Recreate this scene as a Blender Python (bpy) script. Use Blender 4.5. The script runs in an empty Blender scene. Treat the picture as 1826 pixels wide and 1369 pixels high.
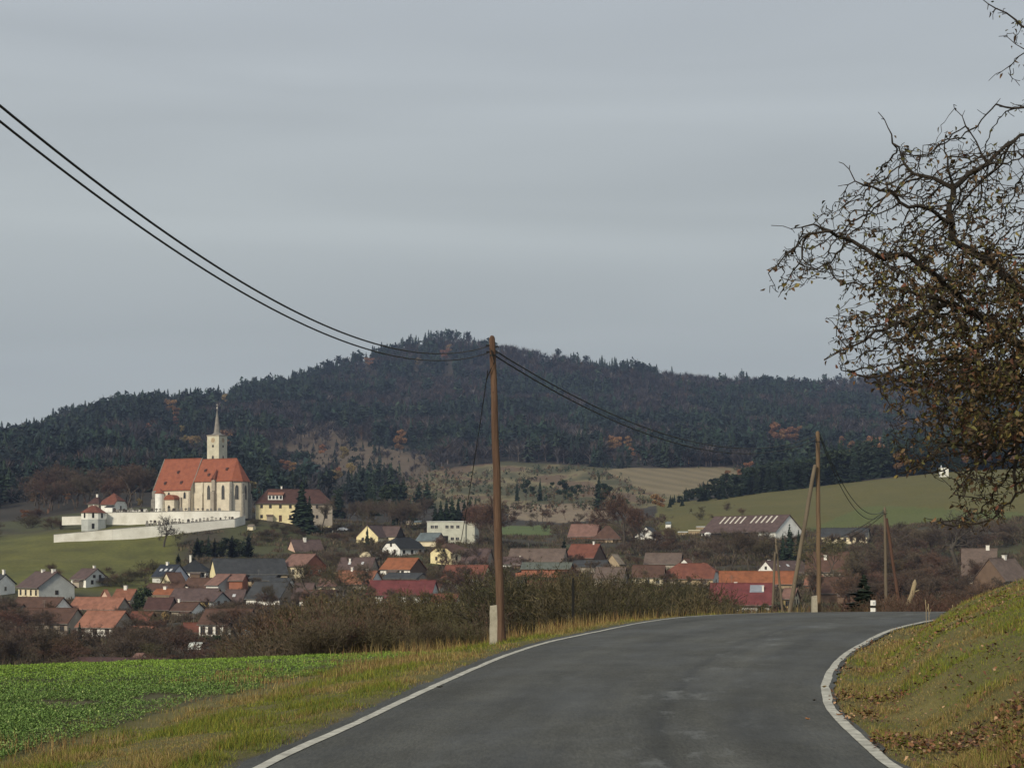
import bpy, math, random
import numpy as np
PI = math.pi
sc = bpy.context.scene
C = sc.collection
F = 2900.0            # focal length in photo pixels (photo is 1826 px wide); horizon line at row 1000
# ---------------------------------------------------------------- camera
cam_data = bpy.data.cameras.new('camera')
cam = bpy.data.objects.new('camera', cam_data); C.objects.link(cam)
cam.location = (0, 0, 0); cam.rotation_euler = (PI/2, 0, 0)
cam_data.sensor_width = 36.0; cam_data.lens = 36.0*F/1826.0
cam_data.shift_y = (1000-684.5)/1826.0
cam_data.clip_start = 0.1; cam_data.clip_end = 40000
sc.camera = cam
# ---------------------------------------------------------------- world: overcast sky
SUN_EL, SUN_AZ = math.radians(27), math.radians(212)     # azimuth clockwise from +Y: behind and to the left of the camera
world = bpy.data.worlds.new('World'); sc.world = world; world.use_nodes = True
nt = world.node_tree; nt.nodes.clear()
N = nt.nodes.new; L = nt.links.new
out = N('ShaderNodeOutputWorld'); bg = N('ShaderNodeBackground'); L(bg.outputs[0], out.inputs[0])
sky = N('ShaderNodeTexSky'); sky.sky_type = 'NISHITA'; sky.sun_disc = False
sky.sun_elevation = SUN_EL; sky.sun_rotation = SUN_AZ; sky.dust_density = 3
bg.inputs[1].default_value = 0.1
tc = N('ShaderNodeTexCoord')
mp = N('ShaderNodeMapping'); mp.inputs['Scale'].default_value = (1.2, 1.2, 9.0); mp.inputs['Rotation'].default_value = (0.05, 0.1, 0)
L(tc.outputs['Generated'], mp.inputs[0])
nz = N('ShaderNodeTexNoise'); nz.inputs['Scale'].default_value = 1.6; nz.inputs['Detail'].default_value = 3; nz.inputs['Roughness'].default_value = 0.45; nz.inputs['Distortion'].default_value = 0.5
L(mp.outputs[0], nz.inputs[0])
sep = N('ShaderNodeSeparateXYZ'); L(tc.outputs['Generated'], sep.inputs[0])
el = N('ShaderNodeValToRGB')                      # cloud deck: colour by height above the horizon
el.color_ramp.elements[0].position = 0.0; el.color_ramp.elements[0].color = (0.350, 0.370, 0.347, 1)
el.color_ramp.elements[1].position = 1.0; el.color_ramp.elements[1].color = (0.40, 0.42, 0.42, 1)
e = el.color_ramp.elements.new(0.09); e.color = (0.365, 0.392, 0.380, 1)
e = el.color_ramp.elements.new(0.20); e.color = (0.400, 0.430, 0.424, 1)
e = el.color_ramp.elements.new(0.33); e.color = (0.372, 0.402, 0.422, 1)
L(sep.outputs[2], el.inputs[0])
band = N('ShaderNodeMapRange'); band.inputs[1].default_value = 0.3; band.inputs[2].default_value = 0.7
band.inputs[3].default_value = 9.7; band.inputs[4].default_value = 12.0
L(nz.outputs[0], band.inputs[0])
vm = N('ShaderNodeVectorMath'); vm.operation = 'SCALE'; L(el.outputs[0], vm.inputs[0]); L(band.outputs[0], vm.inputs['Scale'])
mx = N('ShaderNodeMix'); mx.data_type = 'RGBA'; mx.inputs[0].default_value = 0.965
L(sky.outputs[0], mx.inputs[6]); L(vm.outputs[0], mx.inputs[7]); L(mx.outputs[2], bg.inputs[0])
# ---------------------------------------------------------------- sun (weak, very soft: bright overcast)
sun_data = bpy.data.lights.new('sun', 'SUN'); sun_data.energy = 2.8; sun_data.angle = math.radians(9); sun_data.color = (1.0, 0.89, 0.70)
sun = bpy.data.objects.new('sun', sun_data); C.objects.link(sun)
dx, dy, dz = math.sin(SUN_AZ)*math.cos(SUN_EL), math.cos(SUN_AZ)*math.cos(SUN_EL), math.sin(SUN_EL)
from mathutils import Vector, Matrix
sun.rotation_euler = Vector((dx, dy, dz)).to_track_quat('Z', 'Y').to_euler()
sc.view_settings.view_transform = 'Standard'; sc.view_settings.look = 'None'
sc.view_settings.exposure = 0.17; sc.view_settings.gamma = 1.0
sc.cycles.max_bounces = 6; sc.cycles.transparent_max_bounces = 8; sc.cycles.volume_bounces = 0

# ================================================================ helpers
rng = np.random.default_rng(7)
random.seed(7)

def pchip(x, y):
    x = np.asarray(x, float); y = np.asarray(y, float)
    h = np.diff(x); d = np.diff(y)/h; m = np.zeros_like(y)
    for i in range(1, len(x)-1):
        if d[i-1]*d[i] > 0:
            w1 = 2*h[i]+h[i-1]; w2 = h[i]+2*h[i-1]
            m[i] = (w1+w2)/(w1/d[i-1]+w2/d[i])
    m[0] = d[0]; m[-1] = d[-1]
    def f(q):
        q = np.asarray(q, float); i = np.clip(np.searchsorted(x, q)-1, 0, len(h)-1)
        t = np.clip((q-x[i])/h[i], 0, 1); t2 = t*t; t3 = t2*t
        return (2*t3-3*t2+1)*y[i]+(t3-2*t2+t)*h[i]*m[i]+(-2*t3+3*t2)*y[i+1]+(t3-t2)*h[i]*m[i+1]
    return f

def at(px, py, Y):
    return Vector(((px-913)/F*Y, Y, (1000-py)/F*Y))

def sstep(a, b, x):
    t = np.clip((np.asarray(x, float)-a)/(b-a), 0, 1); return t*t*(3-2*t)

# smooth value noise in numpy (for terrain, vegetation patches)
_P = np.random.default_rng(99).random((256, 256))
def vnoise(x, y):
    x = np.asarray(x, float); y = np.asarray(y, float)
    xi = np.floor(x).astype(int); yi = np.floor(y).astype(int); fx = x-xi; fy = y-yi
    fx = fx*fx*(3-2*fx); fy = fy*fy*(3-2*fy)
    a = _P[xi & 255, yi & 255]; b = _P[(xi+1) & 255, yi & 255]; c = _P[xi & 255, (yi+1) & 255]; d = _P[(xi+1) & 255, (yi+1) & 255]
    return (a*(1-fx)+b*fx)*(1-fy)+(c*(1-fx)+d*fx)*fy
def fbm(x, y, o=4):
    s = 0; a = 0.5; t = 0
    for k in range(o):
        s = s+a*vnoise(x*2**k+17.3*k, y*2**k+5.1*k); t += a; a *= 0.5
    return s/t

# ---------------------------------------------------------------- road and terrain height functions
zr = pchip([-40, 0, 25, 33, 40, 46, 50, 56, 64, 75, 90, 130], [-1.70, -1.70, -1.695, -1.675, -1.65, -1.62, -1.60, -1.79, -2.16, -2.9, -4.2, -8])
def solveY(px, py):
    Y = 20.0
    for _ in range(200):
        Y = 0.5*Y+0.5*(-float(zr(Y))*F/(py-1000))
    return Y
left_px = [(450,1369),(600,1300.5),(784,1216),(887.6,1172),(964,1147),(1060,1126),(1148,1108.8),(1229,1099)]
right_px = [(1602,1365.6),(1539,1311),(1513,1290.7),(1490,1262),(1478.6,1227),(1484,1204),(1510,1169.8),(1550.6,1143.8),(1591,1123.7),(1697,1100.6)]
def edge_pts(L_, pre, post):
    P = list(pre)
    for px, py in L_:
        Y = solveY(px, py); P.append(((px-913)/F*Y, Y))
    return P+list(post)
EL = edge_pts(left_px, [(-2.75,-40),(-2.75,-10),(-2.65,4)], [(8.3,50.5),(12.6,54.5),(18.5,58.5),(26,62),(36,65.5),(60,70)])
ER = edge_pts(right_px, [(2.95,-40),(2.95,-10),(2.98,4)], [(15.6,51.5),(20,55),(26,58.2),(36,61.5),(60,66)])
_el = pchip([p[1] for p in EL], [p[0] for p in EL]); _er = pchip([p[1] for p in ER], [p[0] for p in ER])
def xl(Y): return _el(np.clip(Y, -40, 70))
def xr(Y): return _er(np.clip(Y, -40, 66))
prof_l = pchip([-100,0.2,0.5,1.0,1.6,2.5,3.5,4.2,100], [-0.10,-0.05,-0.02,-0.07,-0.15,-0.28,-0.40,-0.5,-0.5])
prof_r = pchip([-100,0.0,0.14,0.55,0.85,1.2,1.6,2.1,2.7,3.3,5,9,200], [-0.10,-0.05,-0.01,-0.05,0.02,0.27,0.55,0.76,1.0,1.17,1.24,1.28,1.3])
fieldp = pchip([-200,-37,-12,-7,-4,-1,1,4,7,15,30,60,200], [-2.0,-2.08,-2.15,-2.19,-2.25,-2.39,-2.50,-2.72,-3.0,-4.0,-6.2,-9.5,-20])
def near_z(X, Y):
    X = np.asarray(X, float); Y = np.asarray(Y, float)
    dl = xl(Y)-X; dr = X-xr(Y); base = zr(Y)
    zl = base+prof_l(dl)
    Yc = 37+0.65*(np.clip(X, -30, 12)+11.6)
    fz = np.minimum(fieldp(np.clip(Y-Yc, -199, 199)), np.where(X > -3, base-0.45, 99))
    w = sstep(2.3, 4.6, dl)
    zl = zl*(1-w)+fz*w
    zrr = base+prof_r(np.minimum(dr, 190))
    inside = np.minimum(dl, dr)
    z = np.where(dl > 0, zl, np.where(dr > 0, zrr, base-0.10+0.0*inside))
    bump = (fbm(X*1.3, Y*1.3, 3)-0.5)*0.10*sstep(0.3, 1.2, np.maximum(dl, dr))+(fbm(X*0.8+7, Y*0.6, 3)-0.5)*0.30*sstep(0.7, 1.6, dr)*sstep(60, 45, Y)
    return z+bump
cols = [-400, 0, 130, 270, 450, 600, 800, 1000, 1200, 1400, 1600, 1826, 2300]
TAB = [
 (50,  [1206,1206,1206,1206,1200,1190,1150,1120,1100,1100,1095,1050,1050]),
 (60,  [1212,1212,1212,1212,1208,1205,1180,1150,1130,1115,1105,1100,1100]),
 (90,  [1240,1240,1240,1240,1238,1225,1200,1180,1165,1150,1145,1140,1140]),
 (140, [1240,1240,1240,1240,1240,1235,1220,1205,1195,1180,1175,1165,1160]),
 (200, [1215,1215,1215,1215,1215,1215,1205,1195,1185,1170,1165,1150,1140]),
 (260, [1175,1178,1178,1178,1175,1170,1165,1160,1150,1140,1135,1120,1110]),
 (330, [1130,1133,1133,1133,1130,1120,1115,1115,1105,1105,1100,1090,1080]),
 (400, [1085,1088,1090,1095,1090,1080,1075,1068,1060,1060,1060,1055,1050]),
 (470, [1035,1040,1040,1045,1040,1035,1030,1025,1018,1015,1015,1010,1000]),
 (540, [985, 990, 990, 995, 990, 985, 985, 990, 985, 978, 970, 955, 950]),
 (600, [955, 960, 948, 937, 934, 953, 958, 965, 957, 945, 938, 922, 915]),
 (635, [945, 948, 935, 912, 916, 940, 948, 953, 942, 932, 922, 905, 900]),
 (665, [935, 938, 925, 908, 912, 932, 940, 944, 930, 922, 908, 888, 880]),
 (740, [915, 918, 905, 895, 903, 922, 928, 928, 911, 900, 880, 858, 850]),
 (850, [885, 890, 882, 880, 890, 903, 905, 903, 897, 877, 852, 835, 828]),
 (1000,[850, 855, 853, 857, 865, 878, 880, 876, 870, 866, 850, 840, 835]),
 (1200,[820, 826, 826, 830, 838, 845, 848, 842, 840, 842, 835, 830, 825]),
 (1500,[797, 802, 790, 780, 785, 798, 800, 800, 802, 806, 800, 798, 795]),
 (1800,[790, 790, 755, 732, 742, 752, 755, 760, 765, 770, 765, 765, 765]),
 (2200,[800, 815, 775, 745, 707, 692, 690, 700, 715, 722, 722, 728, 730]),
 (2500,[830, 840, 800, 775, 720, 672, 617, 652, 684, 694, 684, 700, 710]),
 (2900,[860, 870, 850, 830, 800, 760, 700, 720, 750, 750, 740, 740, 740]),
 (5000,[940, 940, 940, 940, 940, 930, 930, 930, 930, 930, 930, 930, 930]),
 (30000,[990]*13)]
_ys = np.array([r[0] for r in TAB], float); _zt = np.array([[(1000-p)*r[0]/F for p in r[1]] for r in TAB])
YG = np.exp(np.linspace(math.log(50), math.log(30000), 700)); XG = np.arange(-400, 2301, 20.0)
_tmp = np.stack([pchip(_ys, _zt[:, j])(YG) for j in range(len(cols))], 1)
ZG = np.stack([pchip(cols, _tmp[i])(XG) for i in range(len(YG))], 0)
# the summit and the church knoll are rounder than the table
def far_z(X, Y):
    X = np.asarray(X, float); Y = np.asarray(Y, float); Yq = np.clip(Y, 50.01, 29990)
    px = np.clip(913+F*X/np.maximum(Yq, 1), -399.9, 2299.9)
    a = np.log(Yq/50)/math.log(600)*699; b = (px+400)/20
    i = np.clip(a.astype(int), 0, 698); j = np.clip(b.astype(int), 0, len(XG)-2); u = a-i; v = b-j
    z = (ZG[i, j]*(1-v)+ZG[i, j+1]*v)*(1-u)+(ZG[i+1, j]*(1-v)+ZG[i+1, j+1]*v)*u
    z = z+(fbm(X/28, Y/28, 3)-0.5)*1.4*sstep(90, 300, Y)+(fbm(X/120+9, Y/120, 3)-0.5)*16*sstep(1300, 2000, Y)
    return z
def ground(X, Y):
    X = np.asarray(X, float); Y = np.asarray(Y, float)
    w = sstep(58, 95, Y)
    zn = near_z(X, np.minimum(Y, 100)); zf = far_z(X, Y)
    return zn*(1-w)+zf*w
def gz(X, Y): return float(ground(np.array([X]), np.array([Y]))[0])
_YS = np.exp(np.linspace(math.log(110), math.log(3000), 2500))
def findY(px, py, ymin=110):
    """distance at which the ground shows at photo column px, row py"""
    X = (px-913)/F*_YS; pr = 1000-F*ground(X, _YS)/_YS
    ok = np.where((pr <= py) & (_YS > ymin))[0]
    return float(_YS[ok[0]]) if len(ok) else 2000.0
def gpt(px, py, ymin=110):
    Y = findY(px, py, ymin); X = (px-913)/F*Y
    return X, Y, gz(X, Y)

# ---------------------------------------------------------------- mesh helpers
def mesh_np(name, V, Fc, mats, fmat=None, col=None, smooth=False):
    """V (n,3); Fc = int array (m,3|4) or list of index lists"""
    me = bpy.data.meshes.new(name)
    V = np.asarray(V, np.float32)
    if isinstance(Fc, np.ndarray):
        m, k = Fc.shape
        me.vertices.add(len(V)); me.vertices.foreach_set('co', V.ravel())
        me.loops.add(m*k); me.loops.foreach_set('vertex_index', Fc.astype(np.int32).ravel())
        me.polygons.add(m); me.polygons.foreach_set('loop_start', np.arange(0, m*k, k, dtype=np.int32))
        me.polygons.foreach_set('loop_total', np.full(m, k, np.int32))
        if fmat is not None: me.polygons.foreach_set('material_index', np.asarray(fmat, np.int32))
        me.update(calc_edges=True)
    else:
        me.from_pydata([tuple(map(float, v)) for v in V], [], [list(f) for f in Fc])
        if fmat is not None:
            for p, i in zip(me.polygons, fmat): p.material_index = i
        me.update()
    if smooth: me.polygons.foreach_set('use_smooth', np.ones(len(me.polygons), bool))
    if col is not None:
        at_ = me.color_attributes.new('col', 'FLOAT_COLOR', 'POINT')
        c = np.ones((len(V), 4), np.float32); c[:, :3] = col
        at_.data.foreach_set('color', c.ravel())
    for m_ in (mats if isinstance(mats, (list, tuple)) else [mats]): me.materials.append(m_)
    return me
def link(name, me, parent=None, loc=None, rz=None):
    o = bpy.data.objects.new(name, me); C.objects.link(o)
    if parent is not None: o.parent = parent
    if loc is not None: o.location = loc
    if rz is not None: o.rotation_euler = (0, 0, rz)
    return o
def tag(o, label=None, cat=None, group=None, kind=None):
    if label: o['label'] = label
    if cat: o['category'] = cat
    if group: o['group'] = group
    if kind: o['kind'] = kind
    return o
def thing(name, label, cat, loc=(0,0,0), rz=0.0, group=None):
    o = bpy.data.objects.new(name, None); o.empty_display_size = 0.5; C.objects.link(o)
    o.location = loc; o.rotation_euler = (0, 0, rz)
    return tag(o, label, cat, group)
class MB:
    def __init__(s): s.v = []; s.f = []; s.m = []
    def add(s, verts, faces, mi=0):
        b = len(s.v); s.v += [tuple(map(float, v)) for v in verts]; s.f += [[b+i for i in f] for f in faces]; s.m += [mi]*len(faces); return s
    def box(s, x0, x1, y0, y1, z0, z1, mi=0):
        return s.add([(x0,y0,z0),(x1,y0,z0),(x1,y1,z0),(x0,y1,z0),(x0,y0,z1),(x1,y0,z1),(x1,y1,z1),(x0,y1,z1)],
                     [(0,3,2,1),(4,5,6,7),(0,1,5,4),(1,2,6,5),(2,3,7,6),(3,0,4,7)], mi)
    def prism(s, poly, z0, z1, mi=0, top_scale=1.0, cx=0, cy=0):
        n = len(poly); v = [(x,y,z0) for x,y in poly]+[(cx+(x-cx)*top_scale, cy+(y-cy)*top_scale, z1) for x,y in poly]
        f = [tuple(range(n-1,-1,-1)), tuple(range(n,2*n))]+[(i,(i+1)%n,n+(i+1)%n,n+i) for i in range(n)]
        return s.add(v, f, mi)
    def tube(s, pts, rads, n=6, mi=0, cap=True):
        pts = [Vector(p) for p in pts]; b = len(s.v)
        for i, p in enumerate(pts):
            d = (pts[min(i+1,len(pts)-1)]-pts[max(i-1,0)]).normalized()
            a = d.cross(Vector((0,0,1)) if abs(d.z) < 0.9 else Vector((1,0,0))).normalized(); c = d.cross(a)
            for k in range(n):
                q = p+(a*math.cos(2*PI*k/n)+c*math.sin(2*PI*k/n))*rads[i]; s.v.append(tuple(q))
        for i in range(len(pts)-1):
            for k in range(n):
                s.f.append([b+i*n+k, b+i*n+(k+1)%n, b+(i+1)*n+(k+1)%n, b+(i+1)*n+k]); s.m.append(mi)
        if cap:
            s.f.append([b+k for k in range(n-1,-1,-1)]); s.m.append(mi)
            s.f.append([b+(len(pts)-1)*n+k for k in range(n)]); s.m.append(mi)
        return s
    def shell(s, verts, faces, t, mi=0):
        """surface thickened downwards by t"""
        n = len(verts); v = list(verts)+[(x,y,z-t) for x,y,z in verts]
        f = [tuple(a) for a in faces]+[tuple(n+i for i in reversed(a)) for a in faces]
        ed = {}
        for a in faces:
            for i in range(len(a)):
                e_ = (a[i], a[(i+1)%len(a)])
                if (e_[1], e_[0]) in ed: ed.pop((e_[1], e_[0]))
                else: ed[e_] = 1
        f += [(b_, a_, n+a_, n+b_) for a_, b_ in ed]
        return s.add(v, f, mi)
    def obj(s, name, mats, parent=None, loc=None, rz=None, smooth=False):
        me = mesh_np(name, np.array(s.v), s.f, mats, s.m, smooth=smooth)
        return link(name, me, parent, loc, rz)

# ---------------------------------------------------------------- materials
def mk(name, rgb, rough=0.9, var=0.18, scale=1.0, detail=5, bump=0.0, rgb2=None, attr=False, objvar=0.0, spec=0.3, metal=0.0, stretch=None, bscale=None):
    m = bpy.data.materials.new(name); m.use_nodes = True; t = m.node_tree; n = t.nodes; l = t.links
    b = n['Principled BSDF']; b.inputs['Roughness'].default_value = rough; b.inputs['Metallic'].default_value = metal
    b.inputs['Specular IOR Level'].default_value = spec
    co = n.new('ShaderNodeTexCoord'); src = co.outputs['Object']
    if stretch:
        mpn = n.new('ShaderNodeMapping'); mpn.inputs['Scale'].default_value = stretch; l.new(src, mpn.inputs[0]); src = mpn.outputs[0]
    nz = n.new('ShaderNodeTexNoise'); nz.inputs['Scale'].default_value = scale; nz.inputs['Detail'].default_value = detail; nz.inputs['Roughness'].default_value = 0.65
    l.new(src, nz.inputs[0])
    mr = n.new('ShaderNodeMapRange'); mr.inputs[1].default_value = 0.3; mr.inputs[2].default_value = 0.7; l.new(nz.outputs[0], mr.inputs[0])
    if rgb2 is not None:
        mxx = n.new('ShaderNodeMix'); mxx.data_type = 'RGBA'; l.new(mr.outputs[0], mxx.inputs[0])
        mxx.inputs[6].default_value = (*rgb, 1); mxx.inputs[7].default_value = (*rgb2, 1); colr = mxx.outputs[2]
    else:
        mr.inputs[3].default_value = 1-var; mr.inputs[4].default_value = 1+var
        sc_ = n.new('ShaderNodeVectorMath'); sc_.operation = 'SCALE'; l.new(mr.outputs[0], sc_.inputs['Scale'])
        if attr:
            a = n.new('ShaderNodeAttribute'); a.attribute_name = 'col'; l.new(a.outputs['Color'], sc_.inputs[0])
        else: sc_.inputs[0].default_value = rgb
        colr = sc_.outputs[0]
    if objvar:
        oi = n.new('ShaderNodeObjectInfo'); h = n.new('ShaderNodeHueSaturation'); l.new(colr, h.inputs['Color'])
        r1 = n.new('ShaderNodeMapRange'); r1.inputs[3].default_value = 1-objvar; r1.inputs[4].default_value = 1+objvar; l.new(oi.outputs['Random'], r1.inputs[0]); l.new(r1.outputs[0], h.inputs['Value'])
        mu = n.new('ShaderNodeMath'); mu.operation = 'MULTIPLY_ADD'; mu.inputs[1].default_value = 7.31; mu.inputs[2].default_value = 0.0; l.new(oi.outputs['Random'], mu.inputs[0])
        fr = n.new('ShaderNodeMath'); fr.operation = 'FRACT'; l.new(mu.outputs[0], fr.inputs[0])
        r2 = n.new('ShaderNodeMapRange'); r2.inputs[3].default_value = 0.5-objvar*0.07; r2.inputs[4].default_value = 0.5+objvar*0.07; l.new(fr.outputs[0], r2.inputs[0]); l.new(r2.outputs[0], h.inputs['Hue'])
        colr = h.outputs[0]
    l.new(colr, b.inputs['Base Color'])
    if bump:
        nb = n.new('ShaderNodeTexNoise'); nb.inputs['Scale'].default_value = bscale or scale*4; nb.inputs['Detail'].default_value = 4; l.new(src, nb.inputs[0])
        bp = n.new('ShaderNodeBump'); bp.inputs['Strength'].default_value = bump; bp.inputs['Distance'].default_value = 0.02; l.new(nb.outputs[0], bp.inputs['Height']); l.new(bp.outputs[0], b.inputs['Normal'])
    return m
M = {}
def roofmat(k, c, c2=None):
    M['roof_'+k] = mk('roof_'+k, c, 0.8, 0.2, 0.7, 6, bump=0.3, rgb2=c2 or tuple(x*0.52 for x in c), bscale=6)
roofmat('purple', (.125,.085,.080)); roofmat('slate', (.060,.064,.070)); roofmat('black', (.030,.032,.036)); roofmat('navy', (.035,.043,.060))
roofmat('salmon', (.34,.155,.105)); roofmat('orange', (.28,.120,.074)); roofmat('bright', (.32,.118,.056)); roofmat('brown', (.12,.066,.048))
roofmat('redbrown', (.20,.075,.052)); roofmat('crimson', (.18,.050,.052)); roofmat('pinkbrown', (.24,.135,.110)); roofmat('greygreen', (.13,.145,.125))
roofmat('church', (.31,.105,.058), (.21,.065,.040)); roofmat('bluegrey', (.15,.185,.20)); roofmat('old', (.16,.12,.10), (.09,.065,.055)); roofmat('darkred', (.095,.048,.042)); roofmat('tan', (.24,.20,.16))
def wallmat(k, c, v=0.17): M['wall_'+k] = mk('wall_'+k, c, 0.95, v, 0.5, 5)
for k, c in dict(white=(.86,.86,.82), cream=(.72,.64,.46), grey=(.42,.44,.43), lgrey=(.62,.63,.61), blue=(.58,.62,.72), yellow=(.72,.56,.26), pale_yellow=(.80,.70,.42),
                 tan=(.42,.33,.22), stone=(.34,.30,.25), brick=(.30,.125,.080), pink=(.66,.46,.36), panel=(.50,.51,.44), dark=(.06,.05,.045), brownw=(.16,.11,.08), churchw=(.63,.57,.46), towerw=(.56,.53,.42)).items(): wallmat(k, c)
M['whitewash'] = mk('whitewashed_plaster', (.84,.84,.80), 0.95, 0.2, 0.35, 6, rgb2=(.62,.61,.56))
M['cemetery'] = mk('weathered_whitewash', (.86,.85,.80), 0.95, 0.2, 0.22, 8, rgb2=(.60,.58,.52))
M['glass'] = mk('window_glass', (.03,.035,.04), 0.15, 0.2, 1.0, spec=0.5)
M['frame'] = mk('window_frame_paint', (.55,.52,.46), 0.7, 0.1, 2)
M['framedark'] = mk('dark_window_frame', (.10,.07,.05), 0.7, 0.1, 2)
M['door'] = mk('door_wood', (.09,.05,.035), 0.8, 0.2, 2)
M['chim'] = mk('chimney_plaster', (.75,.73,.68), 0.9, 0.15, 2)
M['chimb'] = mk('chimney_brick', (.32,.17,.12), 0.9, 0.2, 2)
M['straw'] = mk('dry_straw', (.30,.24,.15), 0.9, 0.3, 20)
M['stonegrey'] = mk('grey_stone', (.22,.21,.19), 0.9, 0.3, 1.5)
M['void'] = mk('dark_opening', (.012,.012,.012), 0.95, 0.1, 1)
M['metalroof'] = mk('spire_sheet_metal', (.20,.185,.165), 0.5, 0.25, 0.8, spec=0.5)
M['pole1'] = mk('weathered_pole_wood', (.155,.096,.064), 0.85, 0.3, 3.2, 10, bump=1.0, rgb2=(.065,.036,.025), stretch=(3,3,.25))
M['pole2'] = mk('grey_brown_pole_wood', (.19,.130,.080), 0.85, 0.3, 2.2, 8, bump=0.4, rgb2=(.095,.065,.042), stretch=(3,3,.25))
M['pole3'] = mk('grey_pole_wood', (.17,.14,.10), 0.85, 0.3, 2.2, 8, bump=0.4, rgb2=(.10,.08,.06), stretch=(3,3,.25))
M['pole4'] = mk('rusty_brown_pole_wood', (.11,.058,.040), 0.85, 0.3, 2.2, 8, bump=0.4, rgb2=(.07,.038,.028), stretch=(3,3,.25))
M['concrete'] = mk('old_concrete', (.42,.39,.32), 0.95, 0.25, 9, 8, bump=0.4, rgb2=(.27,.25,.20))
M['cable'] = mk('black_cable', (.012,.012,.013), 0.5, 0.1, 3)
M['bark'] = mk('apple_bark', (.032,.026,.021), 0.95, 0.35, 18, 6, bump=0.6)
M['treebark'] = mk('tree_bark', (.075,.062,.050), 0.95, 0.3, 2, 4, objvar=0.2)
M['twig'] = mk('twigs', (1,1,1), 0.95, 0.15, 0.4, 3, attr=True, objvar=0.28)
M['leafy'] = mk('needles_and_leaves', (1,1,1), 0.85, 0.2, 0.3, 3, attr=True, objvar=0.25)
M['forest'] = mk('forest_canopy', (1,1,1), 0.95, 0.12, 0.05, 3, attr=True)
M['blade'] = mk('grass_blades', (1,1,1), 0.8, 0.12, 2, 3, attr=True)
M['leaf'] = mk('dry_leaves', (1,1,1), 0.7, 0.15, 20, 3, attr=True)
M['carpaint'] = mk('dark_car_paint', (.05,.06,.08), 0.3, 0.05, 1, spec=0.6)
M['carsilver'] = mk('silver_car_paint', (.50,.52,.55), 0.3, 0.05, 1, spec=0.6)
M['tyre'] = mk('tyre_rubber', (.015,.015,.015), 0.8, 0.1, 1)
M['plasticwhite'] = mk('white_plastic', (.80,.80,.78), 0.5, 0.06, 6)
M['plasticblack'] = mk('black_plastic', (.02,.02,.022), 0.5, 0.1, 6)
M['panel_pv'] = mk('solar_panel_glass', (.22,.24,.28), 0.25, 0.2, 1, spec=0.6)
M['film'] = mk('greenhouse_film', (.62,.66,.63), 0.4, 0.15, 1.5, spec=0.5)
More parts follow.
